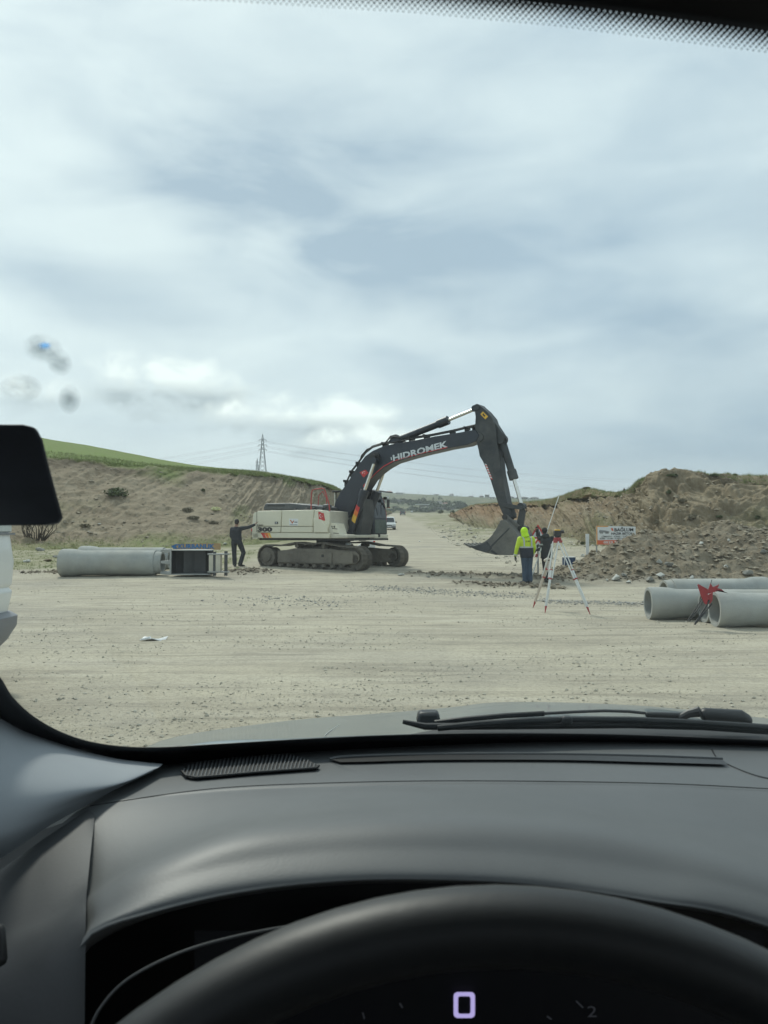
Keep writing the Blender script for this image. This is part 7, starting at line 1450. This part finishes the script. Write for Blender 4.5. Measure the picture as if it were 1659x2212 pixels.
b = MB(); b.grid(catm([curve3(r_, bxs) for r_ in br_], 8)); b.build('bonnet', bon, CR, smooth=60)
b = MB(); b.grid([[P(x, y + (x - 1100) ** 2 * 1.6e-5 + max(0, 960 - x) * .18, d) for x in np.linspace(880, 2100, 20)] for y, d in ((1572, 1.18), (1590, 1.08), (1640, 1.04), (1720, 1.02))]); b.build('scuttle_panel', mat('black_scuttle_plastic', (.013, .014, .015), .6, dust=.3, dustcol=(.06, .06, .055)), CR, smooth=60)
wip = mat('wiper_black', (.012, .014, .016), .45, var=.2)
def wp(x, y, d): return P(768 + .537 * x, 1453.8 + .537 * y, d)

b = MB(); b.tube([wp(320, 200, 1.15), wp(440, 186, 1.14), wp(600, 172, 1.135), wp(760, 163, 1.13)], [(.003, .004)] * 4, 8); b.tube([wp(760, 163, 1.13), wp(870, 157, 1.13), wp(1000, 152, 1.13), wp(1100, 155, 1.13), wp(1170, 162, 1.13)], .0022, 8); wi = b.build('wiper_arm', wip, CR)
b = MB(); b.beam(wp(1165, 166, 1.13), wp(1330, 172, 1.12), .009, .008); b.tube([wp(1300, 184, 1.12), wp(1340, 164, 1.115), wp(1390, 154, 1.11)], [.005, .006, .008], 10); b.prism([(0, 0), (0, 0), (0, 0)], 0, 0) if 0 else None; b.tube([wp(1385, 172, 1.11), wp(1400, 166, 1.11), wp(1550, 174, 1.11), wp(1578, 190, 1.11), wp(1590, 206, 1.11)], [(.006, .006), (.0095, .0095), (.0095, .0095), (.008, .008), (.003, .003)], 12); b.build('wiper_pivot', wip, wi, bevel=.003)
b = MB(); b.tube([wp(330, 222, 1.07), wp(500, 205, 1.07), wp(700, 192, 1.07), wp(850, 187, 1.07), wp(1100, 188, 1.07), wp(1300, 196, 1.07), wp(1500, 208, 1.07), wp(1700, 222, 1.07)], [(.0035, .0045)] * 8, 8); wj = b.build('wiper_blade', wip, CR)
b = MB(); b.tube([wp(190, 196, 1.09), wp(280, 215, 1.085), wp(400, 215, 1.08), wp(700, 212, 1.075), wp(1100, 208, 1.075), wp(1400, 216, 1.075), wp(1700, 236, 1.075)], [(.002, .003), (.004, .005), (.004, .005), (.004, .005), (.004, .005), (.004, .005), (.004, .005)], 8); b.build('wiper_rubber', wip, wj)
b = MB(); b.box(wp(850, 190, 1.065), (.014, .012, .012)); b.build('blade_clip', wip, wj, bevel=.003)
b = MB(); c = wp(293, 176, 1.30); b.box(c, (.042, .035, .020), taper=.8); b.build('washer_jet', wip, CR, bevel=.005)
# ------------------------------------------------------------------ air
hm = bpy.data.materials.new('haze_air'); hm.use_nodes = True; t = hm.node_tree; t.nodes.clear(); o_ = t.nodes.new('ShaderNodeOutputMaterial'); v_ = t.nodes.new('ShaderNodeVolumePrincipled'); v_.inputs['Color'].default_value = (.86, .92, .95, 1); v_.inputs['Density'].default_value = .00030; v_.inputs['Anisotropy'].default_value = .3; t.links.new(v_.outputs[0], o_.inputs['Volume'])
hz_top = max(float(Zg.max()), 75) + 22
b = MB(); b.box((0, 1850, (hz_top - 30) / 2), (6600, 4200, hz_top + 30)); hz = b.build('haze', hm, None, smooth=None); tag(hz, kind='stuff')
